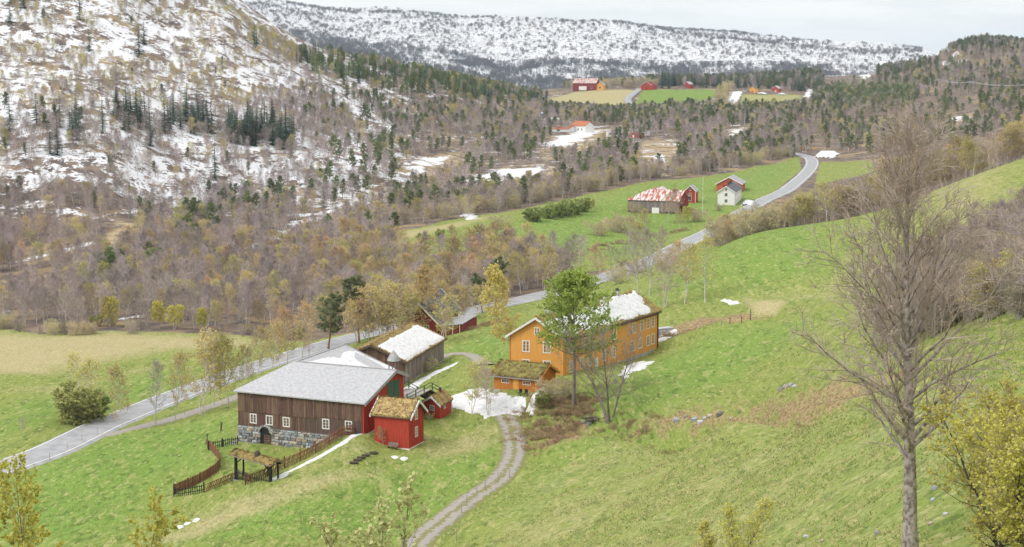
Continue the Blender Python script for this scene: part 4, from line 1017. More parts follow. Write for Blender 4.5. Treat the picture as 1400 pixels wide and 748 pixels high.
M_DARKROOF = mat('dark_sheet_roof', (0.085, 0.09, 0.105), .6, var=.15, scale=1)
M_GREYROOF = mat('grey_roof', (0.42, 0.42, 0.43), .7, var=.25, scale=2)
M_BLACK = mat('tarred_wood_and_shade', (0.028, 0.027, 0.028), .8, var=.3, scale=3)  # tar black; also paints the dark of openings and under the bridge
M_GREEN = mat('green_paint', (0.06, 0.135, 0.085), .7, var=.2, scale=2)
M_DECK = mat('deck_boards', (0.45, 0.42, 0.39), .9, col2=(0.3, 0.28, 0.26), scale=2, stretch=(3, 3, 3))
M_SNOW = mat('old_snow', (0.72, 0.73, 0.75), .9, col2=(0.47, 0.47, 0.48), scale=1.6, bump=.5, lo=.28, hi=.52, detail=7)
M_TURF = mat('turf_roof', (0.33, 0.245, 0.085), .95, col2=(0.155, 0.12, 0.05), scale=1.1, bump=.9, detail=7, lo=.36, hi=.6)
M_TURF_GREEN = mat('mossy_turf_roof', (0.27, 0.235, 0.07), .95, col2=(0.125, 0.105, 0.045), scale=1.3, bump=.9, detail=7, lo=.36, hi=.6)
M_TURF_DRY = mat('dry_turf_roof', (0.50, 0.37, 0.16), .95, col2=(0.24, 0.15, 0.07), scale=1.2, bump=.9, detail=7, lo=.36, hi=.6)
M_RUST = mat('rusty_sheet_roof', (0.62, 0.60, 0.60), .6, col2=(0.40, 0.105, 0.06), scale=.55, stretch=(2.4, .5, .5), lo=.46, hi=.52, detail=4)
M_CHIM = mat('chimney_plaster', (0.62, 0.61, 0.60), .9, col2=(.4, .39, .38), scale=3)
M_CHIM_DARK = mat('chimney_cap', (0.05, 0.05, 0.055), .8)
M_TILE_ORANGE = mat('orange_tile_roof', (0.52, 0.20, 0.09), .8, var=.25, scale=3)
M_METAL = mat('galvanised_metal', (0.55, 0.56, 0.58), .45, metal=.6)
M_BLUE = mat('blue_panel', (0.06, 0.16, 0.42), .6)
M_WOODPOLE = mat('pole_wood', (0.42, 0.39, 0.36), .9, var=.3, scale=3)
M_YELLOW = mat('yellow_sign', (0.80, 0.42, 0.02), .5)
class Bld:
    def __init__(s, name, label, cat, A, B, C, zb, group=None, ground=True):
        A, B, C = A2(A), A2(B), A2(C)
        s.W = np.linalg.norm(B - A); s.D = np.linalg.norm(C - B); s.ex = (B - A) / s.W; s.ey = (C - B) / s.D
        n = np.array([-s.ex[1], s.ex[0]]); s.k = float(s.ey @ s.ex); s.s = float(s.ey @ n)
        s.root = thing(name, label, cat, (A[0], A[1], zb), math.atan2(s.ex[1], s.ex[0]), group)
    def M(s, p): return (p[0] + p[1] * s.k, p[1] * s.s, p[2])
    def put(s, name, mb, mats, parent=None, smoothed=False, kind=None):
        mb.v = [s.M(p) for p in mb.v]
        o = mb.build(name, mats, parent or s.root, smoothed)
        if kind: o['kind'] = kind
        return o
    def fp(s, face, a, z, o=0.0):
        return {'front': (a, -o, z), 'right': (s.W + o, a, z), 'left': (-o, a, z), 'back': (a, s.D + o, z)}[face]
    def fbox(s, mb, face, a0, a1, z0, z1, o0, o1, mi=0):
        p = s.fp(face, a0, z0, o0); q = s.fp(face, a1, z1, o1)
        return mb.box(min(p[0], q[0]), min(p[1], q[1]), min(p[2], q[2]), max(p[0], q[0]), max(p[1], q[1]), max(p[2], q[2]), mi)
    def walls(s, hw, rise, ridge, m, z0=-1.6, name='wall'):
        W, D = s.W, s.D; mb = MB()
        if ridge == 'x': mb.prism([(0, 0, z0), (0, D, z0), (0, D, hw), (0, D / 2, hw + rise), (0, 0, hw)], (W, 0, 0))
        else: mb.prism([(0, 0, z0), (W, 0, z0), (W, 0, hw), (W / 2, 0, hw + rise), (0, 0, hw)], (0, D, 0))
        return s.put(name, mb, m)
    def slopes(s, hw, rise, ridge, oe, og, lift=0.0):
        W, D = s.W, s.D
        if ridge == 'x':
            g = rise / (D / 2); ze = hw - oe * g + lift; zr = hw + rise + lift
            return [[(-og, -oe, ze), (W + og, -oe, ze), (W + og, D / 2, zr), (-og, D / 2, zr)], [(W + og, D + oe, ze), (-og, D + oe, ze), (-og, D / 2, zr), (W + og, D / 2, zr)]]
        g = rise / (W / 2); ze = hw - oe * g + lift; zr = hw + rise + lift
        return [[(-oe, D + og, ze), (-oe, -og, ze), (W / 2, -og, zr), (W / 2, D + og, zr)], [(W + oe, -og, ze), (W + oe, D + og, ze), (W / 2, D + og, zr), (W / 2, -og, zr)]]
    def roof(s, hw, rise, ridge, oe, og, th, m, name='roof'):
        mb = MB()
        for q in s.slopes(hw, rise, ridge, oe, og, 0.02): mb.prism(q, (0, 0, th))
        return s.put(name, mb, m)
    def verge(s, hw, rise, ridge, oe, og, th, m, w=.16, depth=.24, which=(0, 1), name='barge_board'):
        q = s.slopes(hw, rise, ridge, oe, og, th * .5)
        for e in which:
            i = (0, 3) if e == 0 else (1, 2)
            if ridge == 'y': i = (1, 2) if e == 0 else (0, 3)
            mb = MB()
            a, b = q[0][i[0]], q[0][i[1]]
            a2, b2 = (q[1][1], q[1][2]) if ridge == 'x' and e == 0 else (q[1][0], q[1][3])
            if ridge == 'y': a2, b2 = (q[1][0], q[1][3]) if e == 0 else (q[1][1], q[1][2])
            out = {'x': ((-1, 0, 0), (1, 0, 0)), 'y': ((0, -1, 0), (0, 1, 0))}[ridge][e]
            for p0, p1 in ((a, b), (a2, b2)):
                p0, p1, ov = V(p0), V(p1), V(out) * .03
                mb.prism([p0 + ov + V((0, 0, -depth)), p1 + ov + V((0, 0, -depth)), p1 + ov + V((0, 0, depth * .7)), p0 + ov + V((0, 0, depth * .7))], V(out) * w)
            s.put(name, mb, m)
    def window(s, face, a, z, w, h, cols=2, rows=3, m=None, fw=.12, pane=None, parent=None, glass=True):
        """a is the window's centre along the wall, z its lower edge"""
        m = m or M_WHITE; mb = MB(); x0, x1 = a - w / 2, a + w / 2
        s.fbox(mb, face, x0 - fw, x1 + fw, z - fw, z, .0, .075); s.fbox(mb, face, x0 - fw, x1 + fw, z + h, z + h + fw, .0, .075)
        s.fbox(mb, face, x0 - fw, x0, z, z + h, .0, .07); s.fbox(mb, face, x1, x1 + fw, z, z + h, .0, .07)
        f = s.put('window', mb, m, parent)
        pm = MB(); s.fbox(pm, face, x0, x1, z, z + h, .0, .022); s.put('pane', pm, M_GLASS, f)
        bm = MB()
        for c in range(1, cols): s.fbox(bm, face, x0 + w * c / cols - (.05 if c * 2 == cols else .022), x0 + w * c / cols + (.05 if c * 2 == cols else .022), z, z + h, .024, .052)
        for r in range(1, rows): s.fbox(bm, face, x0, x1, z + h * r / rows - .022, z + h * r / rows + .022, .024, .05)
        if bm.v: s.put('glazing_bar', bm, m, f)
        return f
    def planks(s, face, a0, a1, z0, z1, n, m, off=0.0, th=.05, name='plank', seed=1, gap=.025):
        rng = random.Random(seed); w = (a1 - a0) / n
        f0 = z0 if callable(z0) else (lambda a: z0); f1 = z1 if callable(z1) else (lambda a: z1)
        for i in range(n):
            b0, b1 = a0 + i * w + gap / 2, a0 + (i + 1) * w - gap / 2; t = off + th + rng.uniform(0, .03); dz = rng.uniform(-.05, .04)
            mb = MB(); c = [s.fp(face, b0, f0(b0) + dz, off), s.fp(face, b1, f0(b1) + dz, off), s.fp(face, b1, f1(b1), off), s.fp(face, b0, f1(b0), off)]
            p, q = s.fp(face, 0, 0, 0), s.fp(face, 0, 0, t - off)
            mb.prism(c, tuple(y - x for x, y in zip(p, q))); s.put(name, mb, m)
    def battens(s, face, a0, a1, z0, z1, step, m, seed=0):
        mb = MB(); f1 = z1 if callable(z1) else (lambda a: z1); n = max(2, int((a1 - a0) / step))
        for i in range(n + 1):
            a = a0 + (a1 - a0) * i / n; b0, b1 = max(a0, a - .05), min(a1, a + .05)
            p, q = s.fp(face, 0, 0, 0), s.fp(face, 0, 0, .035)
            mb.prism([s.fp(face, b0, z0), s.fp(face, b1, z0), s.fp(face, b1, f1(b1)), s.fp(face, b0, f1(b0))], tuple(y - x for x, y in zip(p, q)))
        return s.put('cladding', mb, m, kind='stuff')
    def sheet(s, name, q, m, lift, amp, res=.45, seed=0, mask=None, mnoise=.5, edge=.22, tufts=0, tuft_m=None, parent=None):
        """an uneven blanket over a roof slope: turf or snow; mask(s, t) < 0 dips under"""
        e0, e1, r1, r0 = [np.array(p, float) for p in q]
        nu = max(4, int(np.linalg.norm(e1 - e0) / res)); nv = max(4, int(np.linalg.norm(r0 - e0) / res))
        u, v = np.meshgrid(np.linspace(0, 1, nu + 1), np.linspace(0, 1, nv + 1))
        P = (e0 * (1 - u)[..., None] + e1 * u[..., None]) * (1 - v)[..., None] + (r0 * (1 - u)[..., None] + r1 * u[..., None]) * v[..., None]
        k = np.linalg.norm(e1 - e0); l = np.linalg.norm(r0 - e0)
        d = lift + amp * fbm(u * k / 1.1, v * l / 1.1, seed, 3)
        if mask is not None:
            mk = mask(u, v) + mnoise * fbm(u * k / 2.2, v * l / 2.2, seed + 5, 4)
            d = d * smooth(-.06, .08, mk) - .14 * (1 - smooth(-.1, .02, mk))
        mb = MB(); P[..., 2] += d
        mb.grid(P)
        # skirt round the rim
        rim = [P[0, j] for j in range(nu + 1)] + [P[i, nu] for i in range(1, nv + 1)] + [P[nv, j] for j in range(nu - 1, -1, -1)] + [P[i, 0] for i in range(nv - 1, 0, -1)]
        n = len(rim)
        for i in range(n):
            a, b = rim[i], rim[(i + 1) % n]
            mb.add([a, b, b - np.array([0, 0, edge]), a - np.array([0, 0, edge])], [(3, 2, 1, 0)])
        rng = random.Random(seed)
        mats = [m] + ([tuft_m] if tuft_m else [])
        for _ in range(tufts):
            i, j = rng.randrange(nv + 1), rng.randrange(nu + 1)
            if rng.random() < .5: i, j = rng.choice(((0, j), (nv, j), (i, 0), (i, nu)))
            p = V(P[i, j])
            for _k in range(3): 
                dd = V((rng.gauss(0, .5), rng.gauss(0, .5), 1)).normalized()
                flat_twig(mb, p + V((rng.gauss(0, .1), rng.gauss(0, .1), -.02)), dd, rng.uniform(.15, .38), .12, rng, len(mats) - 1)
        return s.put(name, mb, mats, parent, True)
    def chimney(s, x, y, z0, z1, w, m, parent=None):
        mb = MB(); mb.box(x - w / 2, y - w / 2, z0, x + w / 2, y + w / 2, z1); c = s.put('chimney', mb, m, parent)
        cb = MB(); cb.box(x - w * .62, y - w * .62, z1 + .002, x + w * .62, y + w * .62, z1 + .10)
        cb.box(x - w * .3, y - w * .3, z1 + .10, x + w * .3, y + w * .3, z1 + .35); s.put('chimney_cap', cb, M_CHIM_DARK, c)
        return c
STONE_MATS = [M_STONE, mat('tan_stone', (0.50, 0.42, 0.33), .9, col2=(0.34, 0.28, 0.22), scale=2, obj_random=.3, bump=.4), mat('blue_stone', (0.36, 0.40, 0.43), .9, col2=(0.24, 0.27, 0.30), scale=2, obj_random=.35, bump=.4), mat('dark_stone', (0.24, 0.23, 0.23), .9, col2=(0.16, 0.15, 0.15), scale=2, obj_random=.35, bump=.4)]
def stone_mesh(seed):
    rng = random.Random(seed); vs = []
    for x, y, z in [(-1, -1, -1), (1, -1, -1), (1, 1, -1), (-1, 1, -1), (-1, -1, 1), (1, -1, 1), (1, 1, 1), (-1, 1, 1)]: vs.append((x * .5 * rng.uniform(.82, 1), y * .5 * rng.uniform(.82, 1), z * .5 * rng.uniform(.8, 1)))
    vs += [(rng.uniform(-.1, .1), -.62, rng.uniform(-.1, .1)), (rng.uniform(-.15, .15), .6, rng.uniform(-.1, .1)), (rng.uniform(-.1, .1), 0, .58)]
    fs = [(0, 1, 8), (1, 5, 8), (5, 4, 8), (4, 0, 8), (2, 3, 9), (3, 7, 9), (7, 6, 9), (6, 2, 9), (4, 5, 10), (5, 6, 10), (6, 7, 10), (7, 4, 10), (1, 2, 6, 5), (3, 0, 4, 7), (3, 2, 1, 0)]
    me = bpy.data.meshes.new('stone'); me.from_pydata(vs, [], fs); me.materials.append(STONE_MATS[seed % 4]); me.update(); return me
STONES = [stone_mesh(i) for i in range(9)]

def l_barn(name, label, A, B, C, zb, hw, rise, back_len, wall_m, roof_m, gable_m, oe=.5, og=.45, th=.16, back_ridge=None, junction=None, rear=None):
    """front wing with its ridge along the front and a hip at the left, back wing running away behind the left end"""
    b = Bld(name, label, 'barn', A, B, C, zb); W, D = b.W, b.D; F = D / 2; zr = hw + rise; g = rise / F; ze = hw - oe * g; Lb = back_len
    sx = back_ridge or 0.0                                  # sideways drift of the back wing at its far end
    Rw = rear or D; zw = zr - g * (Rw - F)
    mb = MB(); mb.box(0, 0, -2.2, W - .25, Rw, hw); b.put('wall', mb, wall_m)
    mb = MB(); mb.prism([(W - .2, 0, -2.2), (W - .2, Rw, -2.2), (W - .2, Rw, zw), (W - .2, F, zr), (W - .2, 0, hw)], (.2, 0, 0)); gw = b.put('gable_wall', mb, gable_m)
    mb = MB(); mb.prism([(.05, D, -2.2), (D - .05, D, -2.2), (D - .05 + sx, Lb, -2.2), (.05 + sx, Lb, -2.2)], (0, 0, hw + 2.2 - .01))
    mb.prism([(.05 + sx, Lb - .2, hw), (D - .05 + sx, Lb - .2, hw), (F + sx, Lb - .2, zr)], (0, .2, 0)); b.put('back_wall', mb, wall_m)
    mb = MB(); up = (0, 0, th)
    J = junction or (F, F)
    I, Rr, Fe = (J[0], J[1], zr), (W + og, F, zr), (F + sx, Lb + og, zr)
    mb.prism([(-oe, -oe, ze), (W + og, -oe, ze), Rr, I], up)
    zo = zr - g * (Rw + oe - F)
    mb.prism([Rr, (W + og, Rw + oe, zo), (D + oe, Rw + oe, zo), I] if rear else [Rr, (W + og, D + oe, ze), (D + oe, D + oe, ze), I], up)
    mb.prism([I, (D + oe, D + oe, ze), (D + oe + sx, Lb + og, ze), Fe], up)
    mb.prism([(-oe, -oe, ze), I, Fe, (-oe + sx, Lb + og, ze)], up)
    b.put('roof', mb, roof_m)
    b.J = J; b.Rw, b.zo = Rw, zo; b.hw, b.rise, b.zr, b.ze, b.F, b.th, b.oe, b.og, b.Lb, b.sx = hw, rise, zr, ze, F, th, oe, og, Lb, sx
    return b

def build_farm():
    # ---- big barn
    zb = at(327, 607)[2]
    zE = ztop(Pz(322, 532, zb + 7.4), 532)          # eave level
    zE = zb + 7.4
    A, B = Pz(325, 533.5, zE), Pz(497, 550.5, zE)
    ex = A2(B) - A2(A); ex /= np.linalg.norm(ex); ey = np.array([-ex[1], ex[0]])
    D = 13.2; C = A2(B) + ey * D
    def loc(P): d = A2(P) - A2(A); return float(d @ ex), float(d @ ey)
    zR = zb + 10.4; D = 2 * loc(Pz(519, 505.5, zR))[1]; C = A2(B) + ey * D
    jx, jy = loc(Pz(408, 494.5, zR)); fx, fy = loc(Pz(471, 472.5, zR))
    print('barn', D, jx, jy, fx, fy)
    b = l_barn('barn', 'large brown plank barn with light grey roof and stone base', A, B, C, zb, 7.4, 3.0, fy - .45, M_PLANK_DARK, M_SLATE, M_RED, back_ridge=fx - D / 2, junction=(jx, D / 2), rear=D * .5 + 3.0)
    W = b.W
    b.planks('front', 0.0, W * .62, 4.45, 7.36, 44, M_PLANK, .0, .09, seed=3)
    b.planks('front', W * .62, W - .26, 4.75, 7.36, 26, M_PLANK, .0, .07, seed=4)
    b.planks('front', 0.0, W * .53, 2.45, 4.40, 34, M_PLANK, -.02, .05, seed=5)
    b.planks('front', W * .53, W * .64, 2.0, 4.40, 8, M_PLANK_DARK, -.02, .06, seed=6)
    b.planks('front', W * .64, W - .26, 1.6, 4.7, 28, M_PLANK_DARK, -.02, .05, seed=7)
    for u in (346.5, 369, 392.5): b.window('front', (u - 325) / (497 - 325) * W, 2.95, .86, 1.12, 2, 3, fw=.15)
    for u in (446.5, 477): b.window('front', (u - 325) / (497 - 325) * W, 3.25 if u < 460 else 3.3, .86, 1.18, 2, 3, fw=.15)
    # ventilation holes under the eave
    for u in (345, 388): 
        mb = MB(); x = (u - 325) / 172 * W; b.fbox(mb, 'front', x - .11, x + .11, 6.5, 6.75, .08, .15); b.put('vent_hole', mb, M_BLACK)  # black block paints the dark inside of the hole
    # stone base with an arched opening, every stone its own piece
    ax, aw, ah = (364 - 325) / 172 * W, .95, 1.55
    def arch(mb, x0, x1, o0, o1, z0):
        pass
    bk = MB(); x1 = W * .80
    b.fbox(bk, 'front', 0, ax - aw, -2.2, 2.42, .0, .16); b.fbox(bk, 'front', ax + aw, x1, -2.2, 2.42, .0, .16); b.fbox(bk, 'front', ax - aw, ax + aw, ah + .75, 2.42, .0, .16); b.fbox(bk, 'left', 0, 8, -2.2, 2.42, .0, .16)
    base = b.put('stone_base', bk, M_MORTAR)
    rng = random.Random(12); z = -1.0
    while z < 2.38:
        hh = min(rng.uniform(.20, .50), 2.42 - z)
        if hh < .12: break
        x = 0.0
        while x < x1 - .15:
            ww = min(rng.choice((.3, .42, .55, .7, .95, 1.3)) * rng.uniform(.8, 1.15), x1 - x); cx, cz = x + ww / 2, z + hh / 2
            inside = (abs(cx - ax) < aw + .12 and cz < ah) or (cz >= ah and math.hypot(cx - ax, (cz - ah) * 1.0) < aw + .12)
            if not inside:
                o = link('stone', rng.choice(STONES), base); p = b.M((cx, -.16, cz)); o.location = p; o.scale = (ww * rng.uniform(.9, 1.02), rng.uniform(.2, .42), hh * rng.uniform(.88, 1.04)); o.rotation_euler = (0, rng.uniform(-.13, .13), 0)
            x += ww
        z += hh
    for k in range(9):                                  # arch ring
        t = math.pi * (k + .5) / 9; o = link('arch_stone', STONES[k % 7], base); o.location = b.M((ax - math.cos(t) * (aw + .16), -.2, ah + math.sin(t) * (aw + .16))); o.scale = (.36, .3, .3); o.rotation_euler = (0, -(math.pi / 2 - t), 0)
    mb = MB(); b.fbox(mb, 'front', ax - aw, ax + aw, -2, ah + .75, .0, .04); b.put('cellar_opening', mb, M_BLACK, base)  # solid black panel paints the unlit cellar behind the arch
    for k in range(5):
        mb = MB(); b.fbox(mb, 'front', ax - aw * .3, ax + aw * .85, -.3 + k * .34, -.05 + k * .34, .05, .12); b.put('plank', mb, M_PLANK, base)
    # hay door in the gable and the green double leaf
    F = b.F
    mb = MB(); b.fbox(mb, 'right', F - 1.9, F - .05, 6.05, 9.0, .02, .07); d = b.put('door', mb, M_GREEN)
    mb = MB(); b.fbox(mb, 'right', F + .05, F + 1.6, 6.05, 9.0, .02, .07); b.put('door', mb, M_GREEN)
    b.battens('right', .3, b.Rw - .3, .6, lambda a: 7.35 + 3.0 * (1 - abs(a - F) / F) - .1, .38, M_RED)
    mb = MB(); b.fbox(mb, 'right', 0, 7, -2, 3.0, .02, .06); b.put('bridge_shade', mb, M_BLACK)  # black sheet painting the shadow on the wall below the bridge deck
    # gable verge and ridge caps
    zt = b.zr + b.th
    for p0, p1 in (((W + b.og, -b.oe, b.ze), (W + b.og, F, b.zr)), ((W + b.og, b.Rw + b.oe, b.zo), (W + b.og, F, b.zr))):
        mb = MB(); p0, p1 = V(p0), V(p1); mb.prism([p0 + V((0.03, 0, -.25)), p1 + V((0.03, 0, -.25)), p1 + V((.03, 0, .22)), p0 + V((.03, 0, .22))], (.09, 0, 0)); b.put('barge_board', mb, M_GREYROOF)
    for p0, p1 in (((b.F + b.sx, b.Lb + b.og, b.zr), (b.D + b.oe + b.sx, b.Lb + b.og, b.ze)), ((b.F + b.sx, b.Lb + b.og, b.zr), (-b.oe + b.sx, b.Lb + b.og, b.ze))):
        mb = MB(); p0, p1 = V(p0), V(p1); mb.prism([p0 + V((0, .03, -.25)), p1 + V((0, .03, -.25)), p1 + V((0, .03, .24)), p0 + V((0, .03, .24))], (0, .09, 0)); b.put('barge_board', mb, M_GREYROOF)
    mb = MB(); mb.bar((b.J[0], F, zt + .03), (W + b.og, F, zt + .03), .3, .08); mb.bar((b.J[0], F, zt + .02), (F + b.sx, b.Lb + b.og, zt + .02), .3, .08); b.put('ridge_cap', mb, M_GREYROOF)
    # snow lying on the sheltered slope of the back wing
    up = b.th + .02
    I, V0_, Fe, Ee = (b.J[0], b.J[1], b.zr + up), (b.D + b.oe, b.D + b.oe, b.ze + up), (F + b.sx, b.Lb + b.og, b.zr + up), (b.D + b.oe + b.sx, b.Lb + b.og, b.ze + up)
    b.sheet('snow', [V0_, Ee, Fe, I], M_SNOW, .09, .03, .5, 5, mask=lambda u, v: np.minimum(np.minimum((.84 - v) * 3.0, (.95 - u) * 5), 0.55))
    # cone-capped roof ventilator on the rear slope
    cx, cy, cz = W * .96, F + 1.6, b.zr - 3.0 / F * 1.6
    mb = MB()
    for i, j in ((-.5, -.5), (.5, -.5), (.5, .5), (-.5, .5)): mb.box(cx + i - .06, cy + j - .06, cz - .2, cx + i + .06, cy + j + .06, cz + 1.9)
    vt = b.put('roof_ventilator', mb, M_PLANK_GREY)
    mb = MB(); mb.tube([V((cx, cy, cz + 1.75)), V((cx, cy, cz + 2.5)), V((cx, cy, cz + 3.25))], [.98, .62, .03], 10); b.put('cone_cap', mb, M_GREYROOF, vt)
    # ---- barn bridge with green rails
    Pd = A2(A) + ex * (W + .08) + ey * F; Pe = A2(at(597, 546)); bx = Pe - Pd; Lx = np.linalg.norm(bx); bx /= Lx
    br = thing('barn_bridge', 'plank bridge with green railings leading to the green barn doors', 'bridge', (Pd[0], Pd[1], zb), math.atan2(bx[1], bx[0]))
    y0, y1 = -1.9, 1.9; zz = 6.0; X1 = Lx * .55; endz = H(*Pe) - zb + .1
    def deck(x): return zz - .5 * max(0, x) / X1 if x <= X1 else zz - .5 + (endz - zz + .5) * (x - X1) / (Lx - X1)
    for x in np.arange(-.6, Lx, .42):
        mb = MB(); mb.prism([(x, y0, deck(x)), (x + .39, y0, deck(x + .39)), (x + .39, y1, deck(x + .39)), (x, y1, deck(x))], (0, 0, -.07)); mb.build('deck_board', M_DECK, br)
    for y in (y0 + .5, y1 - .5):
        mb = MB(); mb.bar((0, y, deck(0) - .2), (X1, y, deck(X1) - .2), .22, .24); mb.bar((X1, y, deck(X1) - .2), (Lx, y, deck(Lx) - .2), .22, .24); mb.build('beam', M_PLANK_DARK, br)
        for x in (3.2, X1): mb = MB(); mb.box(x - .12, y - .12, -2, x + .12, y + .12, deck(x) - .33); mb.build('support_post', M_PLANK_DARK, br)
    for y in (y0 + .06, y1 - .06):
        for x in np.linspace(.3, Lx * .8, 5): mb = MB(); mb.box(x - .07, y - .07, deck(x) + .002, x + .07, y + .07, deck(x) + 1.12); mb.build('rail_post', M_GREEN, br)
        for hgt in (.55, 1.05): mb = MB(); mb.bar((0, y - .1, deck(0) + hgt), (X1, y - .1, deck(X1) + hgt), .06, .1); mb.bar((X1, y - .1, deck(X1) + hgt), (Lx * .82, y - .1, deck(Lx * .82) + hgt), .06, .1); mb.build('rail', M_GREEN, br)

    # ---- second barn, turf and snow on the roof
    zb = at(554, 526)[2]
    Bc, Cc = Pz(553.5, 526, zb), Pz(606.5, 492, zb); eyv = A2(Cc) - A2(Bc); Dp = np.linalg.norm(eyv); eyv /= Dp
    exv = np.array([eyv[1], -eyv[0]]); Aa = A2(Bc) - exv * 11.4
    s = Bld('hay_barn', 'old grey plank barn with snow on its turf roof beside the yard', 'barn', Aa, Bc, Cc, zb)
    hw, rise = ztop(Bc, 494.5) - zb, 2.5; W, D = s.W, s.D
    s.walls(hw, rise, 'y', M_PLANK_DARK)
    s.planks('front', .05, W - .05, 2.35, lambda a: hw + rise * (1 - abs(a - W / 2) / (W / 2)) - .05, 34, M_PLANK, .0, .06, seed=21)
    for k in range(8):
        z0 = -.3 + k * .33
        for a0, a1 in ((.1, W - 2.55), (W - .85, W - .1)):
            mb = MB(); s.fbox(mb, 'front', a0, a1, z0, z0 + .31, .0, .10 + .02 * (k % 2)); s.put('log', mb, M_LOG)
    mb = MB(); s.fbox(mb, 'front', W - 2.5, W - .9, .25, 2.3, .0, .02); dr = s.put('door_opening', mb, M_BLACK)  # flat black panel paints the unlit inside of the doorway
    mb = MB()
    for a0, a1, z0, z1 in ((W - 2.7, W - 2.5, -.2, 2.55), (W - .9, W - .7, -.2, 2.55), (W - 2.7, W - .7, 2.3, 2.55), (W - 2.7, W - .7, -.1, .25)): s.fbox(mb, 'front', a0, a1, z0, z1, .1, .17)
    s.put('door_frame', mb, M_PLANK_GREY, dr)
    mb = MB(); s.fbox(mb, 'front', W - 2.8, W - .5, -.6, -.2, .2, 1.1); s.put('step', mb, M_STONE)
    s.planks('right', .05, D - .05, .1, hw - .02, 52, M_PLANK_GREY, .0, .05, seed=22)
    for a in (1.6, 4.2, 6.6, 9.4, 12.2): mb = MB(); s.fbox(mb, 'right', a - .07, a + .07, .1, hw - .05, .08, .13); s.put('batten', mb, M_PLANK_GREY)
    mb = MB(); s.fbox(mb, 'right', 0, D, -1.2, .1, .0, .05); s.put('plinth', mb, M_STONE)
    s.roof(hw, rise, 'y', .55, .5, .14, M_PLANK_DARK)
    q = s.slopes(hw, rise, 'y', .5, .45, .18)
    s.sheet('turf', q[0], M_TURF, .12, .06, .6, 1, tufts=160, tuft_m=M_TURF_DRY); tr = s.sheet('turf', q[1], M_TURF, .12, .06, .5, 2, tufts=260, tuft_m=M_TURF_DRY)
    s.sheet('snow', [tuple(np.array(p) + np.array([0, 0, .16])) for p in q[1]], M_SNOW, .16, .035, .4, 3, mnoise=.22, mask=lambda u, v: np.minimum(np.minimum((.86 - v) * 3, (v - .05) * 7), np.minimum((u - .03) * 12, (.96 - u) * 9)).clip(-1, .6))
    s.verge(hw, rise, 'y', .55, .5, .2, M_PLANK_DARK, depth=.2)

    # ---- red storehouse
    zb = at(545, 612)[2]
    A, B, C = Pz(512.5, 609.5, zb), Pz(559, 614, zb), Pz(579, 604, zb)
    s = Bld('storehouse', 'tall red two-storey storehouse with yellowed turf roof near the fence', 'storehouse', A, B, C, zb)
    hw, rise = ztop(B, 570.5) - zb, 1.75; W, D = s.W, s.D
    s.walls(hw, rise, 'x', M_RED); s.battens('front', 0, W, .05, hw, .30, M_RED); s.battens('right', 0, D, .05, lambda a: hw + rise * (1 - abs(a - D / 2) / (D / 2)) - .05, .30, M_RED)
    for z in (1.35, 3.75): s.window('right', D * .5, z, .62, 1.15, 2, 3, fw=.13)
    mb = MB(); s.fbox(mb, 'front', -.03, W + .03, -1.0, .04, .0, .06); s.fbox(mb, 'right', -.06, D + .05, -1.0, .06, .0, .07); s.put('plinth', mb, M_WHITE)
    mb = MB(); s.fbox(mb, 'front', -.02, W + .02, hw - .28, hw - .02, .03, .09); s.put('frieze_board', mb, M_RED_DULL)
    s.roof(hw, rise, 'x', .35, .4, .12, M_PLANK_DARK)
    q = s.slopes(hw, rise, 'x', .33, .36, .15)
    s.sheet('turf', q[0], M_TURF_DRY, .12, .07, .3, 8, tufts=220, tuft_m=M_TURF); s.sheet('turf', q[1], M_TURF_DRY, .12, .07, .4, 9, tufts=80, tuft_m=M_TURF)
    s.verge(hw, rise, 'x', .38, .42, .24, M_WHITE, depth=.2)
    # ---- bench, planted beds and garden bits round it
    p = at(537, 613.5); bn = thing('garden_bench', 'small dark wooden bench against the red storehouse front', 'bench', p, s.root.rotation_euler[2])
    mb = MB(); mb.box(-.75, -.25, .38, .75, .15, .44); mb.build('seat', M_PLANK_GREY, bn); mb = MB(); mb.box(-.75, .13, .5, .75, .17, .85); mb.build('backrest', M_PLANK_GREY, bn)
    for x in (-.62, .62): mb = MB(); mb.box(x - .04, -.22, -.2, x + .04, .12, .38); mb.build('leg', M_PLANK_DARK, bn)
    for i, (u, v) in enumerate([(484, 634), (489, 630), (494, 627), (500, 623.5), (511, 620.5)]):
        p = at(u, v); mb = MB(); rng = random.Random(i)
        for k in range(4): mb.tube([V((-.55 + k * .02, (k - 1.5) * .16, .1 + rng.uniform(0, .1))), V((.55, (k - 1.5) * .16, .1 + rng.uniform(0, .1)))], [.12, .11], 6)
        o = mb.build('sod_stack', M_BARK_DARK); o.location = p; o.rotation_euler = (0, 0, .3 + .1 * i)
        tag(o, ['lowest dark brown sod stack in the row near the storehouse', 'second lowest dark sod stack in the sloping row', 'middle dark sod stack in the row below the storehouse', 'fourth dark sod stack up the sloping row', 'topmost dark sod stack nearest the red storehouse'][i], 'sod stack', 'sod stacks on the lawn')

    # ---- small red shed
    zb = at(601, 573)[2]
    A, B, C = Pz(580, 568.5, zb), Pz(602, 573.5, zb), Pz(617, 565, zb)
    s = Bld('garden_shed', 'small red shed with mossy turf roof and white verge boards', 'shed', A, B, C, zb)
    hw, rise = ztop(B, 554) - zb, .95; W, D = s.W, s.D
    s.walls(hw, rise, 'y', M_RED); s.battens('front', 0, W, 0, lambda a: hw + rise * (1 - abs(a - W / 2) / (W / 2)) - .04, .28, M_RED)
    s.window('front', W * .5, hw - .95, .85, .55, 2, 2); s.window('right', D * .4, hw - .72, .55, .5, 1, 1)
    s.roof(hw, rise, 'y', .3, .3, .1, M_PLANK_DARK); q = s.slopes(hw, rise, 'y', .28, .34, .12)
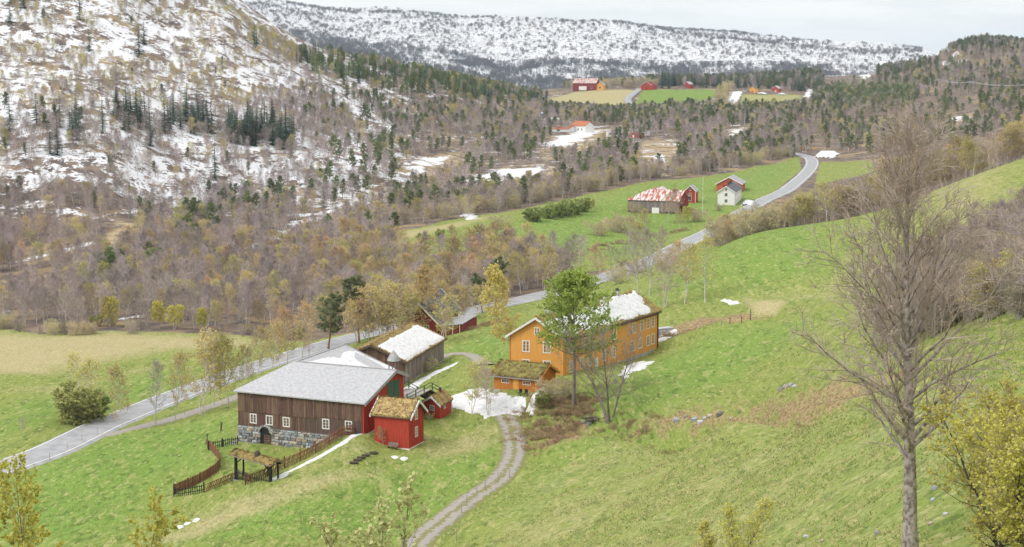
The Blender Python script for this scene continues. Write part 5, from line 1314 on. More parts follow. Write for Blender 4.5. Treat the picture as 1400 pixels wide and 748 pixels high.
    s.sheet('turf', q[0], M_TURF, .1, .06, .3, 11, tufts=60, tuft_m=M_TURF_DRY); s.sheet('turf', q[1], M_TURF, .1, .06, .3, 12, tufts=90, tuft_m=M_TURF_DRY)
    s.verge(hw, rise, 'y', .32, .34, .2, M_WHITE, depth=.18, which=(0,))
    mb = MB(); mb.box(W - .06, D - .06, -.5, W + .12, D + .12, hw); s.put('corner_post', mb, M_WHITE)
    s.chimney(W * .5, D * .72, hw + rise - .3, hw + rise + .55, .42, M_RED_DULL)
    mb = MB(); mb.box(-.1, -.1, -1.2, W + .1, D + .1, .02); s.put('plinth', mb, M_STONE)

    # ---- long yellow house
    g = ztop(at(772, 525), 525)
    zb = at(735, 535)[2] - .3
    zE = zb + 6.9
    Bc, Far, Lf = Pz(772, 463, zE), Pz(899, 424.5, zE), Pz(697, 458.5, zE)
    s = Bld('farmhouse', 'long ochre-yellow farmhouse with snow on its turf roof', 'house', Lf, Bc, Far, zb)
    hw, rise = 6.9, 2.9; W, D = s.W, s.D
    s.walls(hw, rise, 'y', M_OCHRE, z0=-2.5); s.battens('front', 0, W, 0, lambda a: hw + rise * (1 - abs(a - W / 2) / (W / 2)) - .05, .26, M_OCHRE); s.battens('right', 0, D, 0, hw - .05, .32, M_OCHRE)
    for a in (W * .30, W * .68):
        s.window('front', a, 4.55, 1.0, 1.55, 2, 3, fw=.15); s.window('front', a, 1.55, 1.0, 1.55, 2, 3, fw=.15)
    s.window('front', W * .50, 7.35, .62, .95, 2, 2, fw=.13)
    for z, ws in ((4.35, (.945, .888, .815, .725, .51, .385, .21, .08)), (1.35, (.945, .888, .80, .71, .50, .395, .25, .17, .06))):
        for t in ws: s.window('right', D * t, z, .98, 1.55, 2, 3, fw=.14)
    mb = MB(); s.fbox(mb, 'right', D * .32 - .55, D * .32 + .55, -.2, 2.2, .0, .06); dr = s.put('door', mb, M_WHITE); mb = MB(); s.fbox(mb, 'right', D * .32 + .38, D * .32 + .46, 1, 1.1, .06, .12); s.put('handle', mb, M_BLACK, dr)
    mb = MB(); s.fbox(mb, 'front', -.08, W + .08, -2.5, .3, .0, .08); s.fbox(mb, 'right', -.05, D + .08, -2.5, .3, .0, .08); s.put('plinth', mb, M_STONE)
    for face, a in (('front', .09), ('front', W - .09), ('right', .12), ('right', D - .12)):
        mb = MB(); s.fbox(mb, face, a - .09, a + .09, .3, hw, .03, .065); s.put('corner_board', mb, M_OCHRE_BARE)
    rf = s.roof(hw, rise, 'y', .5, .45, .16, M_PLANK_DARK); q = s.slopes(hw, rise, 'y', .46, .4, .2)
    s.sheet('turf', q[0], M_TURF, .14, .07, .7, 14, tufts=150, tuft_m=M_TURF_DRY); s.sheet('turf', q[1], M_TURF, .14, .07, .5, 15, tufts=420, tuft_m=M_TURF_DRY)
    s.sheet('snow', [tuple(np.array(p) + np.array([0, 0, .17])) for p in q[1]], M_SNOW, .14, .03, .38, 16, mask=lambda u, v: np.minimum(np.minimum((.88 - v) * 2.4, (v - .05) * 4), (.955 - u) * 6).clip(-1, .5) - .34 * smooth(.50, .16, u) + .02)
    s.verge(hw, rise, 'y', .5, .45, .26, M_WHITE, depth=.22, which=(0,)); s.verge(hw, rise, 'y', .5, .45, .26, M_OCHRE_BARE, depth=.2, which=(1,))
    mb = MB(); mb.bar((W + .52, -.4, hw - .42), (W + .52, D + .4, hw - .42), .13, .12); s.put('gutter', mb, M_BLACK)
    for t, dy in ((.10, .0), (.60, 1.6), (.82, 0)): s.chimney(W * .5 + dy, D * t, hw + rise - .4, hw + rise + 1.15, .72, M_CHIM, rf)
    mb = MB(); s.fbox(mb, 'right', D - .12, D + .02, 0, hw, .06, .2); s.put('downpipe', mb, M_BLACK)

    # ---- yellow annex with turf roof
    zb = at(700, 538)[2]
    A, B = Pz(675.5, 532.5, zb), Pz(736, 538.5, zb); exv = A2(B) - A2(A); exv /= np.linalg.norm(exv); eyv = np.array([-exv[1], exv[0]]); C = A2(B) + eyv * 6.0
    s = Bld('annex', 'low ochre wooden annex with mossy turf roof before the farmhouse', 'annex', A, B, C, zb)
    hw, rise = 2.35, 1.45; W, D = s.W, s.D
    s.walls(hw, rise, 'x', M_OCHRE_BARE); s.battens('front', 0, W, .1, hw, .32, M_OCHRE_BARE); s.battens('right', 0, D, .1, lambda a: hw + rise * (1 - abs(a - D / 2) / (D / 2)) - .04, .32, M_OCHRE_BARE)
    for t in (.26, .74): s.window('front', W * t, 1.25, 1.15, .48, 3, 1, fw=.08)
    mb = MB(); s.fbox(mb, 'front', W * .44, W * .56, .1, 2.0, .03, .07); dr = s.put('door', mb, M_OCHRE); mb = MB(); s.fbox(mb, 'front', W * .55 - .08, W * .55, 1, 1.1, .07, .13); s.put('handle', mb, M_BLACK, dr)
    mb = MB(); mb.box(-.06, -.06, -1.2, W + .06, D + .06, .1); s.put('plinth', mb, M_STONE)
    s.roof(hw, rise, 'x', .45, .4, .12, M_PLANK_DARK); q = s.slopes(hw, rise, 'x', .42, .36, .15)
    s.sheet('turf', q[0], M_TURF_GREEN, .14, .09, .3, 17, tufts=260, tuft_m=M_TURF); s.sheet('turf', q[1], M_TURF_GREEN, .14, .08, .4, 18, tufts=120, tuft_m=M_TURF)
    s.verge(hw, rise, 'x', .45, .4, .2, M_OCHRE_BARE, depth=.17); mb = MB(); mb.bar((-.4, -.5, hw - .22), (W + .4, -.5, hw - .22), .1, .12); s.put('gutter', mb, M_METAL)
    for i, (u, v) in enumerate([(711, 541), (719, 541.5)]):
        p = at(u, v); ch = thing('garden_chair', ['dark garden chair further from the hedge outside the annex', 'dark garden chair nearer the snow bank outside the annex'][i], 'chair', p, s.root.rotation_euler[2] + .2 * i, 'garden chairs by the annex')
        mb = MB(); mb.box(-.25, -.25, .42, .25, .25, .47); mb.build('seat', M_BLACK, ch); mb = MB(); mb.box(-.25, .21, .5, .25, .25, 1.0); mb.build('backrest', M_BLACK, ch)
        for x in (-.22, .22):
            for y in (-.22, .22): mb = MB(); mb.box(x - .025, y - .025, -.1, x + .025, y + .025, .42); mb.build('leg', M_BLACK, ch)

    # ---- dark-roofed red house behind the birches
    zb = at(612, 456)[2]
    Bc = Pz(598, 462, zb); eyv = np.array([.36, .93]); exv = np.array([.93, -.36]); Aa = A2(Bc) - exv * 8.2
    Bq = A2(Pz(626, 440, zb))
    s = Bld('red_house', 'red house with black sheet roof half hidden behind orange birches', 'house', Aa, Bc, Bq, zb)
    hw, rise = 3.2, 3.7; W, D = s.W, s.D
    s.walls(hw, rise, 'y', M_RED_DULL); s.battens('right', 0, D, 0, hw, .4, M_RED_DULL)
    s.window('front', W * .3, 1.2, 1, 1.2); s.window('front', W * .7, 1.2, 1, 1.2); s.window('right', D * .8, 1.2, 1, 1.2)
    rf = s.roof(hw, rise, 'y', .5, .5, .18, M_DARKROOF); s.verge(hw, rise, 'y', .5, .5, .2, M_WHITE)
    zs = zb; A, B, C = Pz(600, 462, zs), Pz(632, 458, zs), Pz(652, 447, zs)
    p = Bld('lean_to_shed', 'low dull red shed with flat pale roof beside the black-roofed house', 'shed', A, B, C, zs)
    W, D = p.W, p.D; mb = MB(); mb.box(0, 0, -1.5, W, D, 2.1); p.put('wall', mb, M_RED_DULL); mb = MB(); mb.prism([(-.3, -.4, 2.3), (W + .3, -.4, 2.3), (W + .3, D + .4, 2.6), (-.3, D + .4, 2.6)], (0, 0, .12)); p.put('roof', mb, M_GREYROOF)
    for x in (.3, .6, .9): mb = MB(); mb.box(W * x - .08, -.3, -.5, W * x + .08, -.15, 2.25); p.put('post', mb, M_WHITE)

    # ---- turf-roofed cellar hut below the barn
    zb = at(428, 597)[2]
    A, B = Pz(427, 597, zb), Pz(446, 598, zb); exv = A2(B) - A2(A); exv /= np.linalg.norm(exv); C = A2(B) + np.array([-exv[1], exv[0]]) * 2.6
    s = Bld('cellar_hut', 'tiny turf-roofed cellar hut at the foot of the barn wall', 'hut', A, B, C, zb); W, D = s.W, s.D
    s.walls(.85, .55, 'x', M_PLANK_DARK); s.roof(.85, .55, 'x', .25, .25, .1, M_PLANK_DARK); q = s.slopes(.85, .55, 'x', .22, .22, .12)
    s.sheet('turf', q[0], M_TURF_GREEN, .1, .05, .3, 19, tufts=40, tuft_m=M_TURF); s.sheet('turf', q[1], M_TURF_GREEN, .1, .05, .3, 20); mb = MB(); s.fbox(mb, 'front', W * .3, W * .6, 0, .75, .0, .05); s.put('door', mb, M_BLACK)
# ---------------------------------------------------------------- fences, gate, yard things
def shape_mesh(name, mb, m): return mb.mesh(name, m)
def world_path(px, step): return catmull(np.array([at(u, v)[:2] for u, v in px]), step)
def picket_mesh(w, h, th, m, point=.12):
    mb = MB(); mb.prism([(-w / 2, -th / 2, -.25), (w / 2, -th / 2, -.25), (w / 2, -th / 2, h - point), (0, -th / 2, h), (-w / 2, -th / 2, h - point)], (0, th, 0)); return mb.mesh('picket', m)
M_FENCE_BROWN = mat('fence_brown', (0.27, 0.125, 0.07), .9, col2=(0.16, 0.08, 0.05), scale=3, obj_random=.25)
M_FENCE_BLACK = mat('fence_black', (0.035, 0.036, 0.035), .8, obj_random=.2)
def fence(label, px, spacing, w, h, m, tilt=0.0, posts=2.4, rails=(.3, .75), group='picket fences by the gate', post_m=None, jitter=.04, th=.03, point=.12, shift=None):
    P = world_path(px, .05) if shift is None else world_path(px, .05) + np.array(shift); s = np.concatenate([[0], np.cumsum(np.linalg.norm(np.diff(P, axis=0), axis=1))]); Lt = s[-1]
    o0 = np.array([P[0, 0], P[0, 1], H(*P[0])]); f = thing('picket_fence', label, 'fence', o0, 0, group)
    me = picket_mesh(w, h, th, m, point); rng = random.Random(int(Lt * 10)); n = int(Lt / spacing)
    def pos(d): return np.array([np.interp(d, s, P[:, 0]), np.interp(d, s, P[:, 1])])
    for i in range(n + 1):
        d = Lt * i / n; p = pos(d); q = pos(min(d + .3, Lt)) - pos(max(d - .3, 0)); a = math.atan2(q[1], q[0])
        o = link('picket', me, f); o.location = (p[0] - o0[0], p[1] - o0[1], H(*p) - o0[2] + rng.uniform(-jitter, jitter)); o.rotation_euler = (0, tilt + rng.uniform(-.05, .05), a); 
    k = max(2, int(Lt / 1.2) + 1)
    for r in rails:
        mb = MB(); pts = [pos(Lt * i / (k - 1)) for i in range(k)]
        for a, b in zip(pts[:-1], pts[1:]):
            q = b - a; nn = np.array([-q[1], q[0]]) / (np.linalg.norm(q) + 1e-9) * .045
            mb.bar((a[0] + nn[0] - o0[0], a[1] + nn[1] - o0[1], H(*a) - o0[2] + h * r), (b[0] + nn[0] - o0[0], b[1] + nn[1] - o0[1], H(*b) - o0[2] + h * r), .045, .09)
        mb.build('rail', m, f)
    if posts:
        np_ = max(2, int(Lt / posts) + 1)
        for i in range(np_):
            p = pos(Lt * i / (np_ - 1)); mb = MB(); mb.box(-.07, -.07, -.4, .07, .07, h + .12); o = mb.build('post', post_m or m, f); o.location = (p[0] - o0[0], p[1] - o0[1], H(*p) - o0[2]); o.rotation_euler = (0, 0, rng.uniform(0, 1))
    return f
def drape(name, label, px, thick, m, res=.4, seed=0, rough=.5, world=None, kind='stuff'):
    """a patch lying on the ground with an uneven rim"""
    Pw = poly_world(px) if world is None else np.asarray(world); lo, hi = Pw.min(0) - 1, Pw.max(0) + 1
    n = np.maximum(4, ((hi - lo) / res).astype(int)); n = np.minimum(n, 160)
    X, Y = np.meshgrid(np.linspace(lo[0], hi[0], n[0]), np.linspace(lo[1], hi[1], n[1]))
    sd = poly_sd(X, Y, Pw) + rough * fbm(X / 1.3, Y / 1.3, seed, 4)
    Z = Hs(X, Y) + thick * smooth(-.02, .5, sd) + .02 * fbm(X / .6, Y / .6, seed + 3, 2) - .25 * smooth(.05, -.25, sd)
    keep = sd > -.45
    idx = -np.ones(X.shape, int); mb = MB(); c = 0
    for i in range(n[1] - 1):
        for j in range(n[0] - 1):
            if keep[i:i + 2, j:j + 2].all():
                for a, b in ((i, j), (i, j + 1), (i + 1, j + 1), (i + 1, j)):
                    if idx[a, b] < 0: idx[a, b] = c; c += 1; mb.v.append((float(X[a, b]), float(Y[a, b]), float(Z[a, b])))
                mb.f.append([idx[i, j], idx[i, j + 1], idx[i + 1, j + 1], idx[i + 1, j]]); mb.m.append(0)
    if not mb.f: return None
    return tag(mb.build(name, m, None, True), label, kind=kind)
def band(px, hw):
    L_ = world_path(px, 1.0); T = np.gradient(L_, axis=0); T /= np.linalg.norm(T, axis=1)[:, None]; N_ = np.stack([-T[:, 1], T[:, 0]], 1)
    return np.concatenate([L_ + N_ * hw, (L_ - N_ * hw)[::-1]])
def build_yard():
    drape('snow_drift', 'long white snow strip along the brown picket fence', None, .12, M_SNOW, .3, 1, .35, band([(367, 659), (400, 642.5), (450, 617), (512, 584)], .55))
    drape('snow_drift', 'small snow patch right of the roofed gate', [(377, 655), (384, 649), (396, 644), (397, 648), (386, 654)], .12, M_SNOW, .25, 2, .3)
    drape('snow_drift', 'snow strip along the grey hay barn wall', None, .16, M_SNOW, .35, 3, .7, band([(558, 533), (575, 521), (600, 508), (622, 497)], 1.0))
    drape('snow_drift', 'ploughed snow bank at the end of the annex', [(716, 566), (722, 552), (734, 541), (742, 531), (747, 535), (738, 552), (728, 566)], .8, M_SNOW, .35, 4, .7)
    drape('snow_drift', 'white snow sheet covering the farm yard', [(604, 556), (612, 543), (640, 533), (668, 529), (675, 536), (700, 541), (722, 543), (722, 556), (712, 568), (690, 566), (664, 572), (645, 566), (628, 560)], .07, M_SNOW, .45, 5, 1.0)
    drape('snow_drift', 'snow patch on the slope under the long house wall', [(846, 512), (856, 499), (876, 494), (894, 494), (884, 504), (862, 512), (852, 520)], .12, M_SNOW, .45, 6, 1.1)
    drape('snow_drift', 'snow patch by the stacked slates beyond the house', [(890, 466), (896, 452), (925, 450), (934, 456), (912, 464), (896, 470)], .2, M_SNOW, .45, 7, .8)
    drape('snow_drift', 'small snow patch on the terrace right of the white birches', [(985, 411), (992, 408), (1008, 412), (1012, 415), (998, 417)], .15, M_SNOW, .4, 8, .5)
    for i, (u, v, lb) in enumerate([(244, 721, 'little snow rest lowest on the lawn track'), (256, 716, 'little snow rest in the middle of the lawn track'), (268, 711, 'little snow rest highest on the lawn track'), (552, 627, 'white snow remnant below the red storehouse corner'), (540, 625, 'tiny snow remnant by the sod stacks')]):
        p = at(u, v); a = np.linspace(0, 6.28, 9)[:-1]; drape('snow_drift', lb, None, .08, M_SNOW, .16, 20 + i, .25, np.stack([p[0] + np.cos(a) * .55, p[1] + np.sin(a) * .9], 1))
    # fences
    fence('long brown picket fence climbing from the roofed gate to the storehouse', [(336, 667), (367, 655), (400, 639), (450, 613.5), (512, 580)], .30, .11, 1.5, M_FENCE_BROWN, tilt=.40, rails=(.30, .68), posts=3.0, th=.05, shift=(-.3, 1.5))
    fence('short brown picket fence between the black fence and the gate post', [(281, 673), (300, 665), (319, 656.5)], .30, .11, 1.35, M_FENCE_BROWN, tilt=.5, rails=(.3, .7), posts=0, th=.05)
    fence('curving close-boarded brown fence on the left of the garden', [(238, 675), (262, 665), (285, 653), (298, 643), (300.5, 633), (294, 622), (284, 613)], .21, .19, 1.25, M_FENCE_BROWN, rails=(.3, .75), posts=2.2, point=.02, jitter=.02)
    fence('lower black picket fence at the garden corner', [(238, 679), (258, 677), (279, 673)], .28, .1, 1.15, M_FENCE_BLACK, posts=2.4)
    fence('upper black picket fence running to the stone barn base', [(285, 615), (305, 611), (325, 608)], .28, .1, 1.15, M_FENCE_BLACK, posts=2.0)
    # roofed gate
    pl, pr = at(323, 656), at(370, 658.5)
    mid = (pl + pr) / 2; ex = A2(pr) - A2(pl); W = np.linalg.norm(ex); rz = math.atan2(ex[1], ex[0]); z0 = min(pl[2], pr[2])
    g = thing('roofed_gate', 'roofed timber gateway with turf on its small roof', 'gate', (mid[0], mid[1], z0), rz)
    for x in (-W / 2, W / 2):
        mb = MB(); mb.tube([V((x, 0, -.5)), V((x, 0, 1.5)), V((x, 0, 3.25))], [.26, .23, .2], 8); mb.build('post', M_BLACK, g); mb = MB(); mb.box(x - .4, -.35, -.3, x + .4, .35, .06); mb.build('post_base', M_STONE, g)
        mb = MB(); mb.tube([V((x, 1.2, -.5)), V((x, 1.2, 3.2))], [.13, .12], 6); mb.build('rear_post', M_BLACK, g)
        mb = MB(); mb.bar((x * .98, 0, 2.2), (x * .62, 0, 3.1), .12, .12); mb.build('brace', M_BLACK, g)
    for y in (0, 1.2): mb = MB(); mb.bar((-W / 2 - .6, y, 3.2), (W / 2 + .6, y, 3.2), .22, .2); mb.build('beam', M_BLACK, g)
    mb = MB()
    for s_ in (0, 1):
        y0, y1 = (-.55, .6) if s_ == 0 else (1.75, .6); mb.prism([(-W / 2 - .75, y0, 3.15), (W / 2 + .75, y0, 3.15), (W / 2 + .75, y1, 3.6), (-W / 2 - .75, y1, 3.6)], (0, 0, .1))
    rf = mb.build('roof', M_PLANK_GREY, g)
    tb = Bld.__new__(Bld); tb.W, tb.D, tb.k, tb.s, tb.root = W, 2, 0, 1, g
    for s_, q in enumerate(([(-W / 2 - .7, -.52, 3.28), (W / 2 + .7, -.52, 3.28), (W / 2 + .7, .6, 3.72), (-W / 2 - .7, .6, 3.72)], [(W / 2 + .7, 1.72, 3.28), (-W / 2 - .7, 1.72, 3.28), (-W / 2 - .7, .6, 3.72), (W / 2 + .7, .6, 3.72)])):
        tb.sheet('turf', q, M_TURF, .1, .09, .22, 50 + s_, tufts=90, tuft_m=M_TURF, parent=rf)
    mb = MB(); mb.tube([V((.2, .6, 3.65)), V((.25, .6, 4.1)), V((.5, .55, 4.25))], [.45, .38, .2], 7); mb.build('root_ornament', M_BARK_DARK, g)
    me = picket_mesh(.1, 1.45, .04, M_FENCE_BLACK)
    for side in (-1, 1):
        mb = MB()
        for zz in (.45, 1.05): mb.bar((side * (W / 2 - .28), -.02, zz), (side * .06, -.35, zz), .04, .09)
        lf = mb.build('gate_leaf', M_FENCE_BLACK, g)
        for i in range(11):
            t = i / 10; o = link('picket', me, lf); o.location = (side * ((W / 2 - .3) * (1 - t) + .08 * t), -.06 - .33 * t, .05); o.rotation_euler = (0, 0, -side * .15)
    # dark stake bundles in the lower field
    for i, (u, v) in enumerate([(302, 589), (283, 606)]):
        p = at(u, v); mb = MB(); rng = random.Random(i)
        for k in range(4): mb.tube([V((rng.uniform(-.3, .3), rng.uniform(-.2, .2), -.2)), V((rng.uniform(-.35, .35), rng.uniform(-.2, .2), 1.4))], [.05, .035], 5)
        o = mb.build('stake_bundle', M_BARK_DARK); o.location = p; tag(o, ['dark stakes standing in the field left of the barn corner', 'dark stakes standing at the upper end of the curved fence'][i], 'stakes', 'stake bundles')
    # posts of the wire fence beside the track
    labs = ['first weathered fence post by the track at the bottom edge', 'second weathered fence post up the track', 'third weathered fence post up the track', 'fourth weathered fence post up the track', 'fifth weathered fence post up the track', 'sixth weathered fence post up the track', 'seventh weathered fence post up the track', 'uppermost weathered fence post of the track row']
    for i, (u, v) in enumerate([(624, 741), (627, 720), (631, 703), (638, 692), (652, 679), (663, 670), (681, 660), (696, 655)]):
        p = at(u, v); mb = MB(); mb.tube([V((0, 0, -.4)), V((.03, 0, 1.35)), V((.05, .01, 1.4))], [.065, .055, .02], 6); o = mb.build('fence_post', M_WOODPOLE); o.location = p; o.rotation_euler = (0, .04 * (i % 3 - 1), i); tag(o, labs[i], 'fence post', 'fence posts along the track')
    # posts on the terrace
    for i, (u, v) in enumerate([(952, 449), (962, 447), (974, 446), (986, 445), (998, 443), (1014, 441), (1026, 438)]):
        p = at(u, v); hgt = 1.9 if i == 6 else 1.1; mb = MB(); mb.tube([V((0, 0, -.4)), V((0, 0, hgt))], [.08, .06], 6); o = mb.build('fence_post', M_BARK_DARK if i > 3 else M_WOODPOLE); o.location = p
        tag(o, ['thin pale post nearest the house on the terrace edge', 'second thin post of the terrace edge', 'third thin post of the terrace edge', 'fourth thin post of the terrace edge', 'fifth short dark post of the terrace edge', 'sixth short dark post of the terrace edge', 'tall dark post at the right end of the terrace edge'][i], 'fence post', 'posts on the terrace edge')
    # loose stones in the gully and in the meadow
    rng = random.Random(41); k = 0
    spots = [(965, 572), (972, 569), (950, 574), (985, 567), (958, 578), (1000, 572), (925, 575), (938, 570), (1076, 530), (1082, 527), (1069, 533), (1088, 529), (1012, 562), (798, 578), (806, 580), (716, 590), (718, 600), (717, 606), (1103, 735), (1124, 741), (1278, 669), (1293, 705), (1272, 718), (1275, 685), (1200, 731), (1380, 610), (900, 578)]
    words_ = ['pale', 'grey', 'mossy', 'flat', 'rounded', 'broken', 'weathered', 'jagged', 'squat']
    for i, (u, v) in enumerate(spots):
        p = at(u, v); o = link('stone', STONES[i % 7]); sc = rng.uniform(.35, .8) * (.3 if v > 600 and u > 1000 else 1); o.location = p + np.array([0, 0, .05]); o.scale = (sc * 1.3, sc, sc * .7); o.rotation_euler = (rng.uniform(-.3, .3), rng.uniform(-.3, .3), rng.uniform(0, 6))
        where = 'in the brook gully below the upper meadow' if v < 580 and 900 <= u < 1020 else 'in the stony hollow right of the gully' if v < 540 else 'beside the leafless tree by the house' if 790 < u < 830 else 'on the bank beside the farm track' if u < 730 else 'in the near meadow by the big bare tree'
        tag(o, f'{words_[i % 9]} loose stone {where}', 'stone', 'loose stones ' + where)
    # wood pile under the bare tree
    p = at(812, 577); wp = thing('wood_pile', 'heap of split branches at the foot of the leafless tree', 'wood pile', p, .2)
    for i in range(26):
        a = V((rng.gauss(0, .9), rng.gauss(0, .5), rng.uniform(.05, .7))); d = V((rng.gauss(0, 1), rng.gauss(0, .5), rng.gauss(0, .15))).normalized() * rng.uniform(.4, .9)
        mb = MB(); mb.tube([a - d, a + d], [.09, .07], 5); mb.build('branch', M_BARK_GREY if i % 3 else M_BARK_DARK, wp)
    # stacked slates beside the house
    p = at(905, 457); st = thing('slate_stack', 'stack of grey stone slabs behind the yellow house', 'stone stack', p, .5)
    for i in range(9): mb = MB(); mb.box(-2.2 + rng.uniform(-.5, .2), -.8, -.2 + i * .16, 2.0 + rng.uniform(-.3, .6), .8, -.07 + i * .16); mb.build('slab', M_STONE, st)
    # marker poles along the main road
    for i, (u, v) in enumerate([(18, 648), (68, 630), (92, 615), (112, 604), (133, 595), (252, 568)]):
        p = at(u, v); mb = MB(); mb.tube([V((0, 0, -.3)), V((0, 0, 1.2))], [.05, .045], 5); o = mb.build('marker_pole', M_WOODPOLE); o.location = p
        tag(o, ['marker pole nearest the left picture edge below the road', 'second marker pole along the lower roadside', 'third marker pole along the lower roadside', 'fourth marker pole along the lower roadside', 'fifth marker pole where the lane branches off', 'marker pole beside the gravel lane'][i], 'marker pole', 'marker poles below the road')

# ---------------------------------------------------------------- the neighbouring farm and far houses
def simple_house(name, label, cat, A, B, C, hw, rise, ridge, wm, rm, oe=.4, og=.4, wins=(), trim=None, zb=None, th=.2, group=None):
    zb = at(*B)[2] if zb is None else zb
    b = Bld(name, label, cat, Pz(*A, zb), Pz(*B, zb), Pz(*C, zb) if len(C) == 2 and C[0] > 50 else A2(Pz(*B, zb)) + C[1] * np.array([math.sin(C[0]), math.cos(C[0])]), zb, group)
    b.walls(hw, rise, ridge, wm, z0=-4); b.rf = b.roof(hw, rise, ridge, oe, og, th, rm)
    if trim: b.verge(hw, rise, ridge, oe, og, th, trim, depth=.25)
    for w in wins: b.window(*w)
    return b
def build_far():
    # rusty barn
    zb = at(858, 290)[2]; A, B = Pz(858, 290, zb), Pz(928, 292.5, zb); ex = A2(B) - A2(A); ex /= np.linalg.norm(ex); C = A2(B) + np.array([-ex[1], ex[0]]) * 13
    b = l_barn('barn', 'weathered barn with rust-streaked sheet roof on the neighbouring farm', A, B, C, zb, 5.2, 3.6, 26, M_PLANK, M_RUST, M_RED_DULL, oe=.5, og=.4, back_ridge=0)
    b.planks('front', .0, b.W, .6, 5.1, 40, M_PLANK_GREY, .0, .06, seed=31)
    mb = MB(); b.fbox(mb, 'front', b.W * .48, b.W * .62, -1, 2.2, .1, .16); b.put('door', mb, M_WHITE_WALL)
    mb = MB(); mb.prism([(b.W, 2, 3.2), (b.W, 7, 3.2), (b.W + 9, 7, -.2), (b.W + 9, 2, -.2)], (0, 0, -.3)); b.put('ramp', mb, M_PLANK_DARK)
    # red storehouse
    s = simple_house('storehouse', 'narrow red storehouse with white corner boards on the neighbouring farm', 'storehouse', (935.5, 277.5), (951, 277.5), (.25, 7.5), 5.0, 2.2, 'y', M_RED, M_GREYROOF, trim=M_WHITE)
    W = s.W; s.window('front', W / 2, 1.0, 1.0, 1.9, 1, 2); s.window('front', W / 2, 3.3, .8, .8, 1, 2); s.window('front', W / 2, 5.3, .7, .7, 1, 1)
    for a in (.12, W - .12): mb = MB(); s.fbox(mb, 'front', a - .12, a + .12, 0, 5, .0, .06); s.put('corner_board', mb, M_WHITE)
    # machine barn
    s = simple_house('machine_barn', 'wide orange-red barn gable behind the white house', 'barn', (979.5, 262), (1013.5, 262.5), (.25, 16), 3.6, 2.9, 'y', M_RED_ORANGE, M_GREYROOF, .6, .5, trim=M_WHITE)
    mb = MB(); s.fbox(mb, 'front', s.W * .25, s.W * .55, 0, 3.2, .0, .08); s.put('door', mb, M_RED_DULL)
    # white house
    zb = at(1004, 280.5)[2]
    s = Bld('farmhouse', 'white two-storey farmhouse with dark roof by the road', 'house', Pz(981, 280.5, zb), Pz(1004, 281, zb), Pz(1013.5, 274, zb), zb); hw, rise = 5.6, 2.3; W, D = s.W, s.D
    s.walls(hw, rise, 'y', M_WHITE_WALL, z0=-3); rf = s.roof(hw, rise, 'y', .4, .4, .2, M_DARKROOF); s.verge(hw, rise, 'y', .4, .4, .2, M_WHITE)
    for z in (1.2, 3.8): s.window('front', W * .5, z, 1.1, 1.3, 2, 1); [s.window('right', D * t, z, 1.0, 1.3, 2, 1) for t in (.15, .4, .65, .88)]
    s.window('front', W * .5, 6.1, .7, .8, 1, 1)
    for t in (.3, .6): s.chimney(W * .5, D * t, hw + rise - .3, hw + rise + 1.1, .8, M_CHIM_DARK, rf)
    drape('snow_drift', 'heap of snow between the white house and the road', [(1012, 281), (1018, 274), (1032, 276), (1028, 281)], .7, M_SNOW, .8, 61, 1.0)
    drape('snow_drift', 'snow field beside the far bend of the road', [(1112, 215), (1122, 207), (1140, 207), (1150, 211), (1138, 217)], .5, M_SNOW, 1.2, 62, 1.5)
    def pole(name, label, u, v, hgt, m=M_WOODPOLE, r=.13, group=None, arm=0.0, cat='pole'):
        p = at(u, v); o = thing(name, label, cat, p, .4, group); mb = MB(); mb.tube([V((0, 0, -.5)), V((0, 0, hgt))], [r, r * .7], 6); mb.build('shaft', m, o)
        if arm: mb = MB(); mb.bar((-arm, 0, hgt - .5), (arm, 0, hgt - .5), .12, .14); mb.build('crossarm', m, o)
        return o
    fpole = pole('flagpole', 'white flagpole on the lawn of the neighbouring farm', 960.5, 291, 14.5, M_WHITE, .09); mb = MB(); mb.tube([V((0, 0, 14.4)), V((0, 0, 14.7))], [.14, .05], 6); mb.build('finial', M_YELLOW, fpole)
    pole('utility_pole', 'wooden utility pole before the rusty barn', 930, 305, 5.5, group='utility poles', arm=.5)
    pole('utility_pole', 'wooden utility pole at the upper meadow edge by the road', 979, 336, 7.5, group='utility poles', arm=.6)
    pole('utility_pole', 'utility pole with crossarm in the pine plateau', 1018, 178, 15, group='utility poles', arm=2.2, r=.3)
    pole('utility_pole', 'utility pole in the birch slope left of the lower field', 528, 254, 9, group='utility poles', arm=1.2, r=.2)
    p = at(803, 284); sh = thing('hide_hut', 'small grey hut on legs at the end of the bush row', 'hut', p, .3)
    mb = MB(); mb.box(-.9, -.9, 1.6, .9, .9, 3.4); mb.build('cabin', M_PLANK_GREY, sh); mb = MB(); mb.prism([(-1.1, -1.1, 3.4), (1.1, -1.1, 3.4), (1.1, 1.1, 3.8), (-1.1, 1.1, 3.8)], (0, 0, .12)); mb.build('roof', M_DARKROOF, sh)
    for x in (-.75, .75):
        for y in (-.75, .75): mb = MB(); mb.box(x - .08, y - .08, -.5, x + .08, y + .08, 1.6); mb.build('leg', M_PLANK_GREY, sh)
